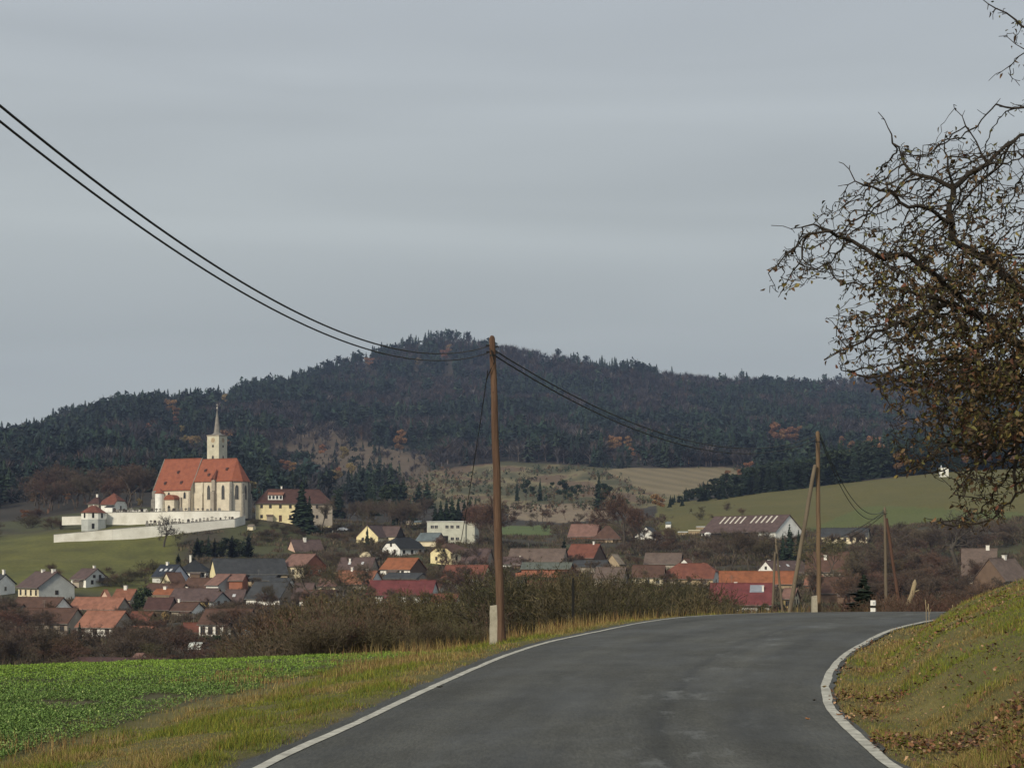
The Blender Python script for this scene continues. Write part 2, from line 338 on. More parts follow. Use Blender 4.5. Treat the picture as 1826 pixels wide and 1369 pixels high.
# ================================================================ terrain sheet
def inpoly(px, py, poly):
    c = np.zeros(px.shape, bool); n = len(poly); j = n-1
    for i in range(n):
        xi, yi = poly[i]; xj, yj = poly[j]
        cond = ((yi > py) != (yj > py)) & (px < (xj-xi)*(py-yi)/((yj-yi) if yj != yi else 1e-9)+xi)
        c ^= cond; j = i
    return c
CLEAR = [(745,842),(900,822),(1000,828),(1110,836),(1290,832),(1330,838),(1290,868),(1200,895),(1150,905),(1060,912),(900,915),(760,905),(700,880)]
STRIPE = [(1075,838),(1120,834),(1300,834),(1320,842),(1270,868),(1190,885),(1140,872)]
BROWNF = [(905,900),(1095,896),(1090,925),(1000,932),(905,925)]
GREENS = [(885,938),(985,936),(985,955),(885,956)]
CUT = [(485,756),(600,766),(680,798),(760,812),(765,858),(640,848),(560,828),(490,798)]
def zone_colour(X, Y, z):
    pxx = 913+F*X/np.maximum(Y, 1); pyy = 1000-F*z/np.maximum(Y, 1)
    n1 = fbm(X/9, Y/9, 4)[:, None]; n2 = fbm(X/40+3, Y/40, 3)[:, None]; n3 = fbm(X*1.6, Y*1.6, 4)[:, None]
    A = lambda a: np.array(a, float)[None, :]
    c = A((.050,.042,.028))*(0.7+0.6*n1)+A((0,0,0))
    # village floor: brown gardens and patches of dull grass
    g = sstep(0.50, 0.62, n2)*0.7
    c = c*(1-g)+A((.070,.078,.028))*g
    far = Y > 700
    c = np.where(far[:, None], A((.040,.034,.026))*(0.7+0.6*n2), c)
    def put(mask, a, b, n=n1):
        nonlocal c
        cc = A(a)*(1-n)+A(b)*n; c = np.where(mask[:, None], cc, c)
    # meadow below the church
    hill = (Y > 430) & (Y < 680) & (pxx < 300+0.9*(Y-430)) & (pxx > -900)
    m = sstep(300, 240, np.abs(pxx-0))*0+sstep(350, 300, pxx+(fbm(X/14, Y/14, 3)-.5)*60)*sstep(425, 470, Y)*sstep(640, 585, Y)
    w = (m[:, None])*np.ones((1, 3)); c = c*(1-w)+(A((.104,.106,.026))*(0.6+0.8*n1)+A((.02,.008,.0))*(n2-0.4))*w
    # meadow on the right slope with a greener strip along its foot
    rm = (pxx > 1170) & (Y > 590) & (Y < 875)
    n4 = fbm(X/4, Y/12, 4)[:, None]; put(rm, (.082,.082,.020), (.132,.112,.034), .5*n2+.5*n4)
    put(rm & (pyy > 908+6*np.sin(pxx/90)+(1-sstep(1420,1560,pxx))*40) & (pxx > 1440), (.080,.098,.024), (.105,.118,.034))
    cl = inpoly(pxx, pyy, CLEAR) & (Y > 660)
    nn = fbm(X/22+40, Y/60, 4)[:, None]; put(cl, (.070,.068,.032), (.20,.165,.085), sstep(.38, .62, nn)); put(cl & (nn[:, 0] > .60), (.11,.075,.045), (.15,.10,.06))
    st = inpoly(pxx, pyy, STRIPE) & (Y > 800)
    stripes = (0.5+0.5*np.sin((X*0.8+Y*0.16)*0.42))[:, None]
    put(st, (.145,.118,.066), (.225,.180,.105), 0.35*n2+0.65*stripes)
    put(inpoly(pxx, pyy, BROWNF) & (Y > 600), (.19,.14,.10), (.25,.20,.13))
    put(inpoly(pxx, pyy, GREENS) & (Y > 500), (.08,.115,.035), (.11,.14,.05))
    put(inpoly(pxx, pyy, CUT) & (Y > 900), (.150,.105,.066), (.085,.066,.045))
    # near ground
    nr = Y < 95
    dl = xl(Y)-X; dr = X-xr(Y)
    put(nr, (.085,.080,.026), (.140,.120,.042), n3)
    put(nr & (dl > 3.9), (.060,.062,.026), (.085,.075,.036), n3)
    put(nr & (dl > 0) & (dl < 0.20+0.25*n3[:, 0]), (.060,.056,.050), (.11,.10,.085), n3)
    put(nr & (dr > 0) & (dr < 0.02+0.12*n3[:, 0]), (.07,.06,.05), (.10,.085,.06), n3)
    return c
uu = np.concatenate([np.linspace(-1.3, -0.30, 90)[:-1], np.linspace(-0.30, 0.33, 480)[:-1], np.linspace(0.33, 1.3, 90)])
yy = np.concatenate([np.linspace(-32, 8, 24)[:-1], np.linspace(8, 72, 300)[:-1], np.exp(np.linspace(math.log(72), math.log(3200), 440))[:-1], np.exp(np.linspace(math.log(3200), math.log(28000), 30))])
UU, YY = np.meshgrid(uu, yy); XX = UU*(YY+40); ZZ = ground(XX.ravel(), YY.ravel())
V = np.stack([XX.ravel(), YY.ravel(), ZZ], 1)
nc = len(uu); nr_ = len(yy); ii = np.arange(nr_-1)[:, None]*nc+np.arange(nc-1)[None, :]
Fg = np.stack([ii, ii+1, ii+nc+1, ii+nc], -1).reshape(-1, 4)
M['ground'] = mk('ground_soil_and_turf', (1,1,1), 0.95, 0.25, 0.9, 8, attr=True, bump=0.5, bscale=5)
tag(link('ground', mesh_np('ground', V, Fg, M['ground'], col=zone_colour(V[:, 0], V[:, 1], V[:, 2]), smooth=True)), kind='structure')

# ================================================================ road
NR = 420; ts = np.concatenate([np.linspace(-30, 40, 200), np.linspace(40, 66, 221)[1:]])
def edge_curve(EP, n):
    P = np.array(EP); s = np.concatenate([[0], np.cumsum(np.hypot(*np.diff(P, axis=0).T))]); q = np.linspace(s[1], s[-1], n)
    return np.stack([pchip(s, P[:, 0])(q), pchip(s, P[:, 1])(q)], 1)
cl_ = edge_curve(EL, 520)
# pair each point of the left edge with the nearest right-edge point in arc fraction (edges run side by side)
cr_f = edge_curve(ER, 2400)
tan = np.gradient(cl_, axis=0); tan /= np.linalg.norm(tan, axis=1)[:, None]; nrm = np.stack([tan[:, 1], -tan[:, 0]], 1)
pair = []; last = 0
for p, t_, n_ in zip(cl_, tan, nrm):
    d = cr_f-p; along = np.abs(d@t_); along[:last] = 1e9; j = int(np.argmin(along[last:last+400]))+last if last < len(cr_f)-1 else last
    last = j; pair.append(cr_f[j])
pair = np.array(pair)
k_ = np.ones(9)/9
for _ in range(2):
    pp = np.pad(pair, ((4,4),(0,0)), 'edge'); pair = np.stack([np.convolve(pp[:, 0], k_, 'valid'), np.convolve(pp[:, 1], k_, 'valid')], 1)
lat = np.concatenate([[-0.030], np.linspace(0, 1, 15), [1.012]])
Vr = []; UV = []
arc = np.concatenate([[0], np.cumsum(np.hypot(*np.diff(cl_, axis=0).T))])
for i in range(len(cl_)):
    for q in lat:
        p = cl_[i]*(1-q)+pair[i]*q
        jit = 0.05*(fbm(arc[i]*2.3, 3.0 if q < 0 else 9.0, 3)-0.5) if (q < 0 or q > 1) else 0
        p = p+(cl_[i]-pair[i])*float(jit)*0.5
        Vr.append((p[0], p[1], float(zr(p[1]))+0.02*math.sin(PI*min(max(q,0),1)))); UV.append((q, arc[i]))
Vr = np.array(Vr); nl = len(lat); ii = np.arange(len(cl_)-1)[:, None]*nl+np.arange(nl-1)[None, :]
Fr = np.stack([ii, ii+1, ii+nl+1, ii+nl], -1).reshape(-1, 4)
def road_material():
    m = bpy.data.materials.new('asphalt'); m.use_nodes = True; t = m.node_tree; n = t.nodes; l = t.links; b = n['Principled BSDF']
    tc = n.new('ShaderNodeTexCoord'); uv = n.new('ShaderNodeUVMap'); uv.uv_map = 'lane'
    def noise(src, s, d, r=0.6, st=None):
        if st:
            mp = n.new('ShaderNodeMapping'); mp.inputs['Scale'].default_value = st; l.new(src, mp.inputs[0]); src = mp.outputs[0]
        q = n.new('ShaderNodeTexNoise'); q.inputs['Scale'].default_value = s; q.inputs['Detail'].default_value = d; q.inputs['Roughness'].default_value = r; l.new(src, q.inputs[0]); return q.outputs[0]
    def rng_(src, a, b_, c, d):
        q = n.new('ShaderNodeMapRange'); q.inputs[1].default_value = a; q.inputs[2].default_value = b_; q.inputs[3].default_value = c; q.inputs[4].default_value = d; l.new(src, q.inputs[0]); return q.outputs[0]
    def mul(a, b_):
        q = n.new('ShaderNodeMath'); q.operation = 'MULTIPLY'; l.new(a, q.inputs[0]); l.new(b_, q.inputs[1]); return q.outputs[0]
    fine = rng_(noise(tc.outputs['Object'], 38, 3, 0.85, (1, .16, 1)), .32, .68, .55, 1.5)
    patch = rng_(noise(tc.outputs['Object'], .9, 6, .7), .3, .7, .78, 1.22)
    streak = rng_(noise(uv.outputs[0], 1.0, 5, 0.6, (9, .12, 1)), .3, .7, .70, 1.32)
    cr = n.new('ShaderNodeValToRGB'); cr.color_ramp.interpolation = 'EASE'; sp = n.new('ShaderNodeSeparateXYZ'); l.new(uv.outputs[0], sp.inputs[0])
    wob = n.new('ShaderNodeMath'); wob.operation = 'MULTIPLY_ADD'; wob.inputs[1].default_value = 0.06; l.new(noise(uv.outputs[0], 1.0, 2, 0.5, (.01, .35, 1)), wob.inputs[0]); l.new(sp.outputs[0], wob.inputs[2])
    l.new(wob.outputs[0], cr.inputs[0])
    el = cr.color_ramp.elements; el[0].position = 0.0; el[0].color = (.85,)*3+(1,); el[1].position = 1.0; el[1].color = (.9,)*3+(1,)
    for p_, v in ((.14,.90),(.27,1.10),(.36,.96),(.42,.80),(.45,.92),(.55,1.06),(.62,1.02),(.66,.66),(.68,.94),(.76,1.18),(.83,.80),(.90,.90)):
        e_ = el.new(p_); e_.color = (v,)*3+(1,)
    # pale scuffed patches along the wheel tracks
    wear0 = rng_(noise(uv.outputs[0], 1.0, 6, 0.75, (9, .6, 1)), .54, .66, 0, 1)
    trk = n.new('ShaderNodeValToRGB'); l.new(wob.outputs[0], trk.inputs[0]); te = trk.color_ramp.elements; te[0].color = (.06,)*3+(1,); te[1].color = (.1,)*3+(1,)
    for p_, v_ in ((.22,.1),(.30,.35),(.38,.1),(.56,.15),(.66,1),(.78,.9),(.86,.15)):
        q_ = te.new(p_); q_.color = (v_,)*3+(1,)
    wear = mul(wear0, trk.outputs[0])
    v = mul(mul(mul(fine, patch), streak), cr.outputs[0])
    sc_ = n.new('ShaderNodeVectorMath'); sc_.operation = 'SCALE'; sc_.inputs[0].default_value = (.053,.052,.043); l.new(v, sc_.inputs['Scale'])
    mx = n.new('ShaderNodeMix'); mx.data_type = 'RGBA'; w2 = n.new('ShaderNodeMath'); w2.operation = 'MULTIPLY'; w2.inputs[1].default_value = 0.8; l.new(wear, w2.inputs[0]); l.new(w2.outputs[0], mx.inputs[0])
    l.new(sc_.outputs[0], mx.inputs[6]); mx.inputs[7].default_value = (.15,.155,.15,1); l.new(mx.outputs[2], b.inputs['Base Color'])
    l.new(rng_(noise(uv.outputs[0], 1.0, 4, 0.6, (4, .25, 1)), .3, .7, .50, .75), b.inputs['Roughness']); b.inputs['Specular IOR Level'].default_value = 0.35
    bp = n.new('ShaderNodeBump'); bp.inputs['Strength'].default_value = 0.5; bp.inputs['Distance'].default_value = 0.01; l.new(noise(tc.outputs['Object'], 60, 3, .7), bp.inputs['Height']); l.new(bp.outputs[0], b.inputs['Normal'])
    return m
def add_uv(me, uvv, name='lane'):
    u = me.uv_layers.new(name=name); idx = np.zeros(len(me.loops), np.int32); me.loops.foreach_get('vertex_index', idx)
    u.data.foreach_set('uv', np.asarray(uvv, np.float32)[idx].ravel())
me = mesh_np('road', Vr, Fr, road_material(), smooth=True); add_uv(me, UV)
tag(link('road', me), kind='structure')
M['line'] = mk('worn_white_road_paint', (.60,.59,.52), 0.8, 0.2, 6, 14, rgb2=(.24,.23,.20))
def marking(inner, outer_, w, sgn):
    # strip from the edge, w metres towards the middle
    P = []; 
    for i in range(len(inner)):
        d = outer_[i]-inner[i]; d = d/np.linalg.norm(d); wob = 0.030*(float(fbm(arc[i]*1.1, sgn*7.0, 4))-0.5)*2
        a = inner[i]+d*(0.0+wob); b_ = inner[i]+d*(w+wob*0.4)
        for q in (a, b_): 
            qq = np.linalg.norm(q-cl_[i])/np.linalg.norm(pair[i]-cl_[i])
            P.append((q[0], q[1], float(zr(q[1]))+0.02*math.sin(PI*min(max(qq,0),1))+0.006))
    n_ = len(inner); ii = np.arange(n_-1)*2
    Fm = np.stack([ii, ii+1, ii+3, ii+2], -1)
    return np.array(P), Fm
a, fa = marking(cl_, pair, 0.112, 1); b, fb = marking(pair, cl_, 0.115, 2)
tag(link('road_edge_line', mesh_np('road_edge_line', a, fa, M['line'], smooth=True)), kind='structure')
tag(link('road_edge_line', mesh_np('road_edge_line', b, fb[:, ::-1], M['line'], smooth=True)), kind='structure')

# ================================================================ grass, crop, fallen leaves (uncountable ground cover)
def blades(name, X, Y, h, w, col, lean=0.5, mat=None, two=True):
    n = len(X); z = ground(X, Y)-0.01
    ang = rng.random(n)*2*PI; la = rng.random(n)*2*PI; ll = np.abs(rng.normal(size=n))*lean
    a = np.stack([np.cos(ang), np.sin(ang), np.zeros(n)], 1)*(w/2)[:, None]
    base = np.stack([X, Y, z], 1); up = np.stack([np.cos(la)*ll*h, np.sin(la)*ll*h, h*np.sqrt(np.clip(1-ll*ll*0.7, .08, 1))], 1)
    mid = base+up*0.55-np.stack([np.cos(la), np.sin(la), np.zeros(n)], 1)*(ll*h*0.18)[:, None]
    P = np.stack([base-a, base+a, mid+a*0.7, mid-a*0.7, base+up], 1).reshape(-1, 3)
    i5 = np.arange(n)[:, None]*5
    T = np.concatenate([i5+np.array([[0,1,2]]), i5+np.array([[0,2,3]]), i5+np.array([[3,2,4]])], 0)
    cc = np.repeat(col, 5, 0)
    return mesh_np(name, P, T, mat or M['blade'], col=cc)
def sample_area(n, y0, y1, xf, power=1.5):
    """more points near the camera; xf(Y)->(xmin,xmax)"""
    q = rng.random(n); Y = (y0**(-power)+(y1**(-power)-y0**(-power))*q)**(-1/power)
    a, b_ = xf(Y); return a+(b_-a)*rng.random(n), Y
def palette(n, cols_, w): 
    idx = rng.choice(len(cols_), n, p=np.array(w)/sum(w)); c = np.array(cols_)[idx]; return c*(0.7+0.6*rng.random((n, 1)))
GREEN = [(.085,.125,.018),(.145,.162,.020),(.225,.215,.032)]; STRAW = [(.24,.180,.062),(.175,.125,.045),(.31,.24,.10)]; RUST = [(.16,.075,.035),(.10,.055,.028)]
def grasscol(X, Y, strawbias=0.0):
    n = len(X); s = (fbm(X*0.9, Y*0.55, 5)-.5)*1.35+.5+strawbias+0.045*rng.normal(size=n)
    g = palette(n, GREEN, [3,4,2]); t_ = palette(n, STRAW, [3,2,1]); r = palette(n, RUST, [1,1])
    w = sstep(0.46, 0.58, s)[:, None]; pick = rng.random((n, 1)) < w*0.85
    c = np.where(pick, t_, g); c = np.where(rng.random((n, 1)) < 0.06, r, c); return c
def visible(X, Y, mrg=330):
    px = 913+F*X/Y; return (px > -mrg) & (px < 1826+mrg)
# left verge
X, Y = sample_area(260000, 10.5, 52, lambda Y: (xl(Y)-4.4, xl(Y)-0.17), 1.4)
d = xl(Y)-X; k = visible(X, Y) & (rng.random(len(X)) < (0.45+0.55*sstep(0.2, 0.6, d)))
k &= ~((d > 3.3+0.9*(fbm(X, Y, 3)-0.5)) & (rng.random(len(X)) < 0.85) & (Y < 30))
X, Y, d = X[k], Y[k], d[k]; sz = np.clip(Y/22, 0.8, 1.9)
h = (0.020+0.042*rng.random(len(X)))*(0.5+1.7*sstep(.35, .75, fbm(X*1.6, Y*1.6, 3)))*np.clip(0.5+d, .5, 1.2)
tag(link('verge_grass', blades('verge_grass', X, Y, h, 0.007*sz, grasscol(X, Y, -0.02+0.13*sstep(2.0, 3.8, d)+0.12*sstep(.6,.3,d)), 1.05)), 'mown green and straw coloured grass on the left verge of the road', 'grass', kind='stuff')
# right bank
X, Y = sample_area(480000, 11, 60, lambda Y: (xr(Y)+0.07, xr(Y)+7.5), 1.6)
k = visible(X, Y); X, Y = X[k], Y[k]; d = X-xr(Y); sz = np.clip(Y/22, 0.8, 1.9)
keep = rng.random(len(X)) < (0.55+0.45*sstep(.1, .5, d)); X, Y, d = X[keep], Y[keep], d[keep]; sz = np.clip(Y/22, 0.8, 1.9)
h = (0.024+0.048*rng.random(len(X)))*(0.55+1.6*sstep(.38, .75, fbm(X*1.7+4, Y*1.5, 3)))
bias = 0.14*sstep(1.5, 0.5, d)-0.17*sstep(1.5, 2.6, d)+0.10*sstep(20, 14, Y)*sstep(3.4,2.4,d)
tag(link('bank_grass', blades('bank_grass', X, Y, h, 0.0075*sz, grasscol(X+31, Y, bias), 1.05)), 'matted green and brown grass covering the steep bank inside the bend', 'grass', kind='stuff')
# tall dry stalks at the field edge and in front of the shrubs
X, Y = sample_area(16000, 28, 56, lambda Y: (xl(Y)-5.8, xl(Y)-1.1), 0.8)
k = visible(X, Y) & (fbm(X*.8+50, Y*.5, 3)+0.12*sstep(34, 44, Y) > 0.50); X, Y = X[k], Y[k]
h = (0.14+0.36*rng.random(len(X))**2)*(0.4+0.6*sstep(30, 42, Y)); 
tag(link('dry_stalks_grass', blades('dry_stalks_grass', X, Y, h, np.full(len(X), .010), palette(len(X), STRAW+RUST, [3,3,2,2,1]), 0.28)), 'tall dry straw stalks along the field edge below the shrubs', 'dry grass', kind='stuff')
X, Y = sample_area(6000, 13, 30, lambda Y: (xl(Y)-4.6, xl(Y)-2.6), 0.8)
k = visible(X, Y) & (fbm(X*.8+50, Y*.5, 3) > 0.52); X, Y = X[k], Y[k]
tag(link('broken_straw_grass', blades('broken_straw_grass', X, Y, 0.06+0.16*rng.random(len(X)), np.full(len(X), .008), palette(len(X), STRAW+RUST, [3,3,2,2,1]), 0.6)), 'broken pale stalks where the verge meets the green field', 'dry grass', kind='stuff')
# crop seedlings
def leafquads(name, X, Y, zoff, L_, W_, col, mat, tilt=0.6):
    n = len(X); z = ground(X, Y)+zoff; az = rng.random(n)*2*PI; ti = np.abs(rng.normal(size=n))*tilt
    dvec = np.stack([np.cos(az)*np.cos(ti), np.sin(az)*np.cos(ti), np.sin(ti)], 1); side = np.stack([-np.sin(az), np.cos(az), 0.5*rng.normal(size=n)], 1)
    side /= np.linalg.norm(side, axis=1)[:, None]
    p = np.stack([X, Y, z], 1); up = np.array([0, 0, 1.0])
    q = np.stack([p, p+dvec*(L_*.5)[:, None]+side*(W_*.5)[:, None]+up*(L_*.12)[:, None], p+dvec*L_[:, None], p+dvec*(L_*.5)[:, None]-side*(W_*.5)[:, None]+up*(L_*.12)[:, None]], 1).reshape(-1, 3)
    return mesh_np(name, q, (np.arange(n)[:, None]*4+np.arange(4)[None, :]), mat, col=np.repeat(col, 4, 0))
X, Y = sample_area(700000, 13, 50, lambda Y: (np.maximum(-0.43*Y, -40), xl(Y)-3.3), 1.0)
row = (X*0.35+Y*0.94); rowf = np.abs((row/0.28) % 1-0.5)*2
k = visible(X, Y) & (rng.random(len(X)) < 0.35+0.65*(rowf > .45)) & (xl(Y)-X > 3.5+0.7*fbm(X, Y*.6, 3)) & (rng.random(len(X)) < sstep(.22, .36, fbm(X*.9+9, Y*.9, 3))*(1-.8*sstep(5.4,4.2,xl(Y)-X))+0.55*(Y > 26))
X, Y = X[k], Y[k]; n = len(X)
yel = sstep(24, 35, Y-0.45*(X+8))[:, None]
cc = palette(n, [(.115,.195,.048),(.150,.240,.058),(.080,.145,.036),(.27,.33,.12)], [4,4,3,.9]); c2 = palette(n, [(.17,.29,.04),(.22,.33,.05)], [1,1])
pk = rng.random((n, 1)) < yel*0.9; cc = np.where(pk, c2, cc)
tag(link('field_crop_grass', leafquads('field_crop_grass', X, Y, 0.01+0.05*rng.random(n), 0.020+0.030*rng.random(n), 0.012+0.012*rng.random(n), cc, M['blade'], 0.6)), 'dense dark green seedlings covering the ploughed field left of the road', 'crop', kind='stuff')
# fallen leaves
X, Y = sample_area(26000, 11, 40, lambda Y: (xr(Y)+0.0, xr(Y)+4.6), 1.6)
k = visible(X, Y) & (rng.random(len(X)) < .06+.9*sstep(.50, .66, fbm(X*1.1+70, Y*.8, 3))); X, Y = X[k], Y[k]; n = len(X)
tag(link('fallen_leaves', leafquads('fallen_leaves', X, Y, 0.02+0.06*rng.random(n), 0.035+0.035*rng.random(n), 0.025+0.02*rng.random(n), palette(n, [(.20,.095,.045),(.12,.055,.030),(.34,.21,.12),(.07,.04,.03)], [3,3,1.2,2]), M['leaf'], 0.4)), 'brown fallen apple leaves scattered over the grassy bank', 'leaves', kind='stuff')
def single_leaf(px, py, s, c, label):
    Y = solveY(px, py); x = (px-913)/F*Y; z = float(zr(Y))+0.024
    a = random.random()*6.28; v = []; f = []
    for i in range(5):
        t = i/4; w = s*0.42*math.sin(PI*(0.12+0.8*t)); zz = z+0.35*s*(t-0.5)**2*2+0.004
        for sgn in (-1, 0, 1):
            lx = (t-0.5)*s*1.5; ly = sgn*w; v.append((x+lx*math.cos(a)-ly*math.sin(a), Y+lx*math.sin(a)+ly*math.cos(a), zz+abs(sgn)*0.25*s))
    for i in range(4):
        for j in range(2): f.append((i*3+j, i*3+j+1, i*3+j+4, i*3+j+3))
    tag(link('fallen_leaf', mesh_np('fallen_leaf', np.array(v), f, mk('leaf_'+str(px), c, 0.8, 0.2, 30))), label, 'leaf')
single_leaf(1440, 1287, 0.05, (.30,.14,.06), 'curled orange brown leaf lying alone on the asphalt')
single_leaf(1470, 1229, 0.07, (.20,.14,.06), 'olive brown leaf touching the inner edge of the white line')
single_leaf(1452, 1253, 0.05, (.03,.025,.02), 'small dark leaf on asphalt just left of the right white line')
single_leaf(784, 1229, 0.055, (.03,.025,.02), 'small dark leaf on asphalt beside the left white line')
single_leaf(1497, 1279, 0.05, (.28,.14,.07), 'rusty leaf against the inside of the right white line')
# ================================================================ poles, cables, posts
def pole(name, label, base, top, r0, r1, mat, group=None, fittings=True, cat='utility pole'):
    base = Vector(base); top = Vector(top)
    t = thing(name, label, cat, base, 0, group)
    d = top-base; ax = []; rad = []
    R_ = random.Random(int(base.x*100))
    for i in range(15):
        u = i/14; ax.append(Vector((d.x*u+R_.uniform(-.012,.012), d.y*u+R_.uniform(-.012,.012), d.z*u))); rad.append((r0+(r1-r0)*u)*(1+R_.uniform(-.04,.04)))
    ax.append(d+d.normalized()*0.05); rad.append(r1*0.55)
    m = MB().tube([ax[0]-Vector((0,0,0.8))]+ax, [r0]+rad, 12)
    for k in range(9):                                    # knots and drying cracks: small dark raised bosses
        u = R_.random(); a = R_.uniform(-2.6, -0.5); p = d*u+Vector((math.cos(a), math.sin(a), 0))*(r0+(r1-r0)*u)*0.98
        m.tube([p-Vector((math.cos(a), math.sin(a), 0))*.01, p+Vector((math.cos(a), math.sin(a), 0))*.012], [.022, .010], 6, 1)
    m.obj('shaft', [mat, M['door']], t, smooth=True)
    if fittings:
        for dz, s in ((0.16, -1), (0.31, -1)):
            p = d*(1-dz/d.length); b = MB()
            b.tube([p+Vector((-r1*.8, -.02, 0)), p+Vector((-r1-.07, -.03, 0)), p+Vector((-r1-.09, -.03, -.05))], [.018, .018, .012], 6)
            b.obj('cable_clamp', M['plasticblack'], t); b = MB()
            b.tube([p+Vector((r1*.8, -.02, -.03)), p+Vector((r1+.07, -.03, -.03))], [.018, .014], 6)
            b.obj('cable_clamp', M['plasticblack'], t)
        c = MB(); p = d*(1-.40/d.length); c.tube([p+Vector((0,0,.012))-d.normalized()*.02, p+Vector((0,0,.03))], [r1*1.12, r1*1.12], 12)
        c.obj('steel_band', M['plasticblack'], t)
    return t
Y1 = 36.5
b1 = at(894, 1137, Y1); b1.z = gz(b1.x, Y1); t1 = at(878, 603, Y1)
p1 = pole('utility_pole', 'tall brown wooden utility pole beside the left edge line of the road', b1, t1, .100, .070, M['pole1'])
wr = MB(); ptop = t1-b1
wr.tube([ptop+Vector((-.02,-.11,-.28)), ptop+Vector((.05,-.12,-.55)), ptop+Vector((-.05,-.125,-.75)), ptop+Vector((-.13,-.05,-.92))], [.016]*4, 6)
wr.obj('down_cable', M['cable'], p1)
Y2 = 68; b2 = at(1461, 1092, Y2); b2.z = gz(b2.x, Y2); t2 = at(1458, 771, Y2)
pole('utility_pole', 'straight brown pole behind the road crest, with a prop leaning on its left', b2, t2, .105, .085, M['pole2'])
bb = at(1408, 1150, Y2-1.0); bb.z = gz(bb.x, Y2-1.0); sl = (1408-1452)/(1092-828)
bb.x += (1408-1400)*0; tt = at(1453, 830, Y2-.28)
pole('leaning_prop_pole', 'grey brown prop pole leaning right against the taller straight pole', at(1408-(1150-1092)*.17-0, 1092+(1150-1092)*1.0, Y2-.9), tt, .098, .078, M['pole3'], fittings=False, cat='prop pole')
Y3 = 100; b3 = at(1581, 1092, Y3); b3.z = gz(b3.x, Y3); t3 = at(1578, 905, Y3)
pole('utility_pole', 'thin grey pole right of the small dark spruce behind the crest', b3, t3, .105, .085, M['pole3'])
b3b = at(1614, 1150, Y3-.6); t3b = at(1581, 925, Y3-.3)
pole('leaning_prop_pole', 'rusty brown prop pole leaning left onto the thin grey pole', b3b, t3b, .105, .085, M['pole4'], fittings=False, cat='prop pole')
Y4 = 125; b4 = at(1374, 1120, Y4); b4.z = gz(b4.x, Y4); t4 = at(1382, 985, Y4-.3)
pole('leaning_prop_pole', 'short brown pole in front of the crimson roof, left one of a crossed pair', b4, t4, .11, .08, M['pole3'], fittings=False, cat='prop pole')
b4b = at(1403, 1120, Y4); b4b.z = gz(b4b.x, Y4)
pole('utility_pole', 'slim pole leaning left with wires at its top, right one of a crossed pair', b4b, at(1383, 960, Y4), .10, .08, M['pole3'])
def cable(label, A, B, sag, r, n=60):
    A = Vector(A); B = Vector(B); P = []
    for i in range(n+1):
        t = i/n; p = A.lerp(B, t); p.z -= 4*sag*t*(1-t); P.append(p-A)
    o = MB().tube(P, [r]*(n+1), 6).obj('overhead_cable', M['cable'], None, A, smooth=True)
    tag(o, label, 'cable')
cable('upper of two black cables sweeping down from top left to the near pole', at(871, 617, Y1), (-7.1, 1, 7.24), 2.37, .013, 90)
cable('lower of two black cables sweeping down from the left frame edge to the near pole', at(871, 629, Y1), (-7.1, 1, 7.03), 2.32, .012, 90)
cable('upper cable from the near pole down to the pole behind the crest', at(884, 626, Y1), at(1455, 777, Y2), 1.21, .016)
cable('lower cable from the near pole down to the pole behind the crest', at(884, 635, Y1), at(1455, 784, Y2), 1.25, .016)
cable('upper cable drooping from the crest pole to the thin grey pole', at(1462, 774, Y2), at(1576, 910, Y3), 1.33, .018)
cable('lower cable drooping from the crest pole to the thin grey pole', at(1462, 779, Y2), at(1576, 914, Y3), 1.55, .018)
cable('upper cable running low between the grey pole and the crossed pair', at(1576, 912, Y3), at(1384, 964, Y4), 1.0, .018)
cable('lower cable running low between the grey pole and the crossed pair', at(1576, 917, Y3), at(1384, 970, Y4), 1.15, .018)
cable('thin guy cable hanging steeply down left of the near pole', at(870, 660, Y1), at(822, 965, 47), 0.12, .010)
def rough_post(name, label, cat, px, pyb, pyt, Y, w, mat, cap=0.0):
    b = at(px, pyb, Y); g = gz(b.x, Y); h = (pyb-pyt)/F*Y; m = MB(); R_ = random.Random(px)
    z0 = min(0, g-b.z)-0.15; n = 7; q = []
    for i in range(n):
        z = z0+(h-z0)*i/(n-1); k = 1 if i < n-1 else .9
        q.append([(sx*w/2*k+R_.uniform(-.006,.006), sy*w/2*k+R_.uniform(-.006,.006), z+(cap*sx if i == n-1 else 0)) for sx, sy in ((-1,-1),(1,-1),(1,1),(-1,1))])
    v = [p for r in q for p in r]; f = [(i*4+j, i*4+(j+1)%4, i*4+4+(j+1)%4, i*4+4+j) for i in range(n-1) for j in range(4)]+[(3,2,1,0), tuple(4*(n-1)+j for j in range(4))]
    m.add(v, f); o = m.obj(name, mat, None, b); return tag(o, label, cat)
rough_post('concrete_post', 'short pale concrete post standing left of the near brown pole', 'post', 880, 1147, 1079, 35.2, .165, M['concrete'], .01)
rough_post('concrete_post', 'short yellowish concrete stub left of the straight pole at the crest', 'post', 1452, 1096, 1062, 67.3, .22, M['concrete'], .02)
rough_post('wooden_stake', 'thin dark wooden stake standing in the shrubs left of the crest', 'stake', 1022, 1112, 1030, 47, .07, M['void'], .01)
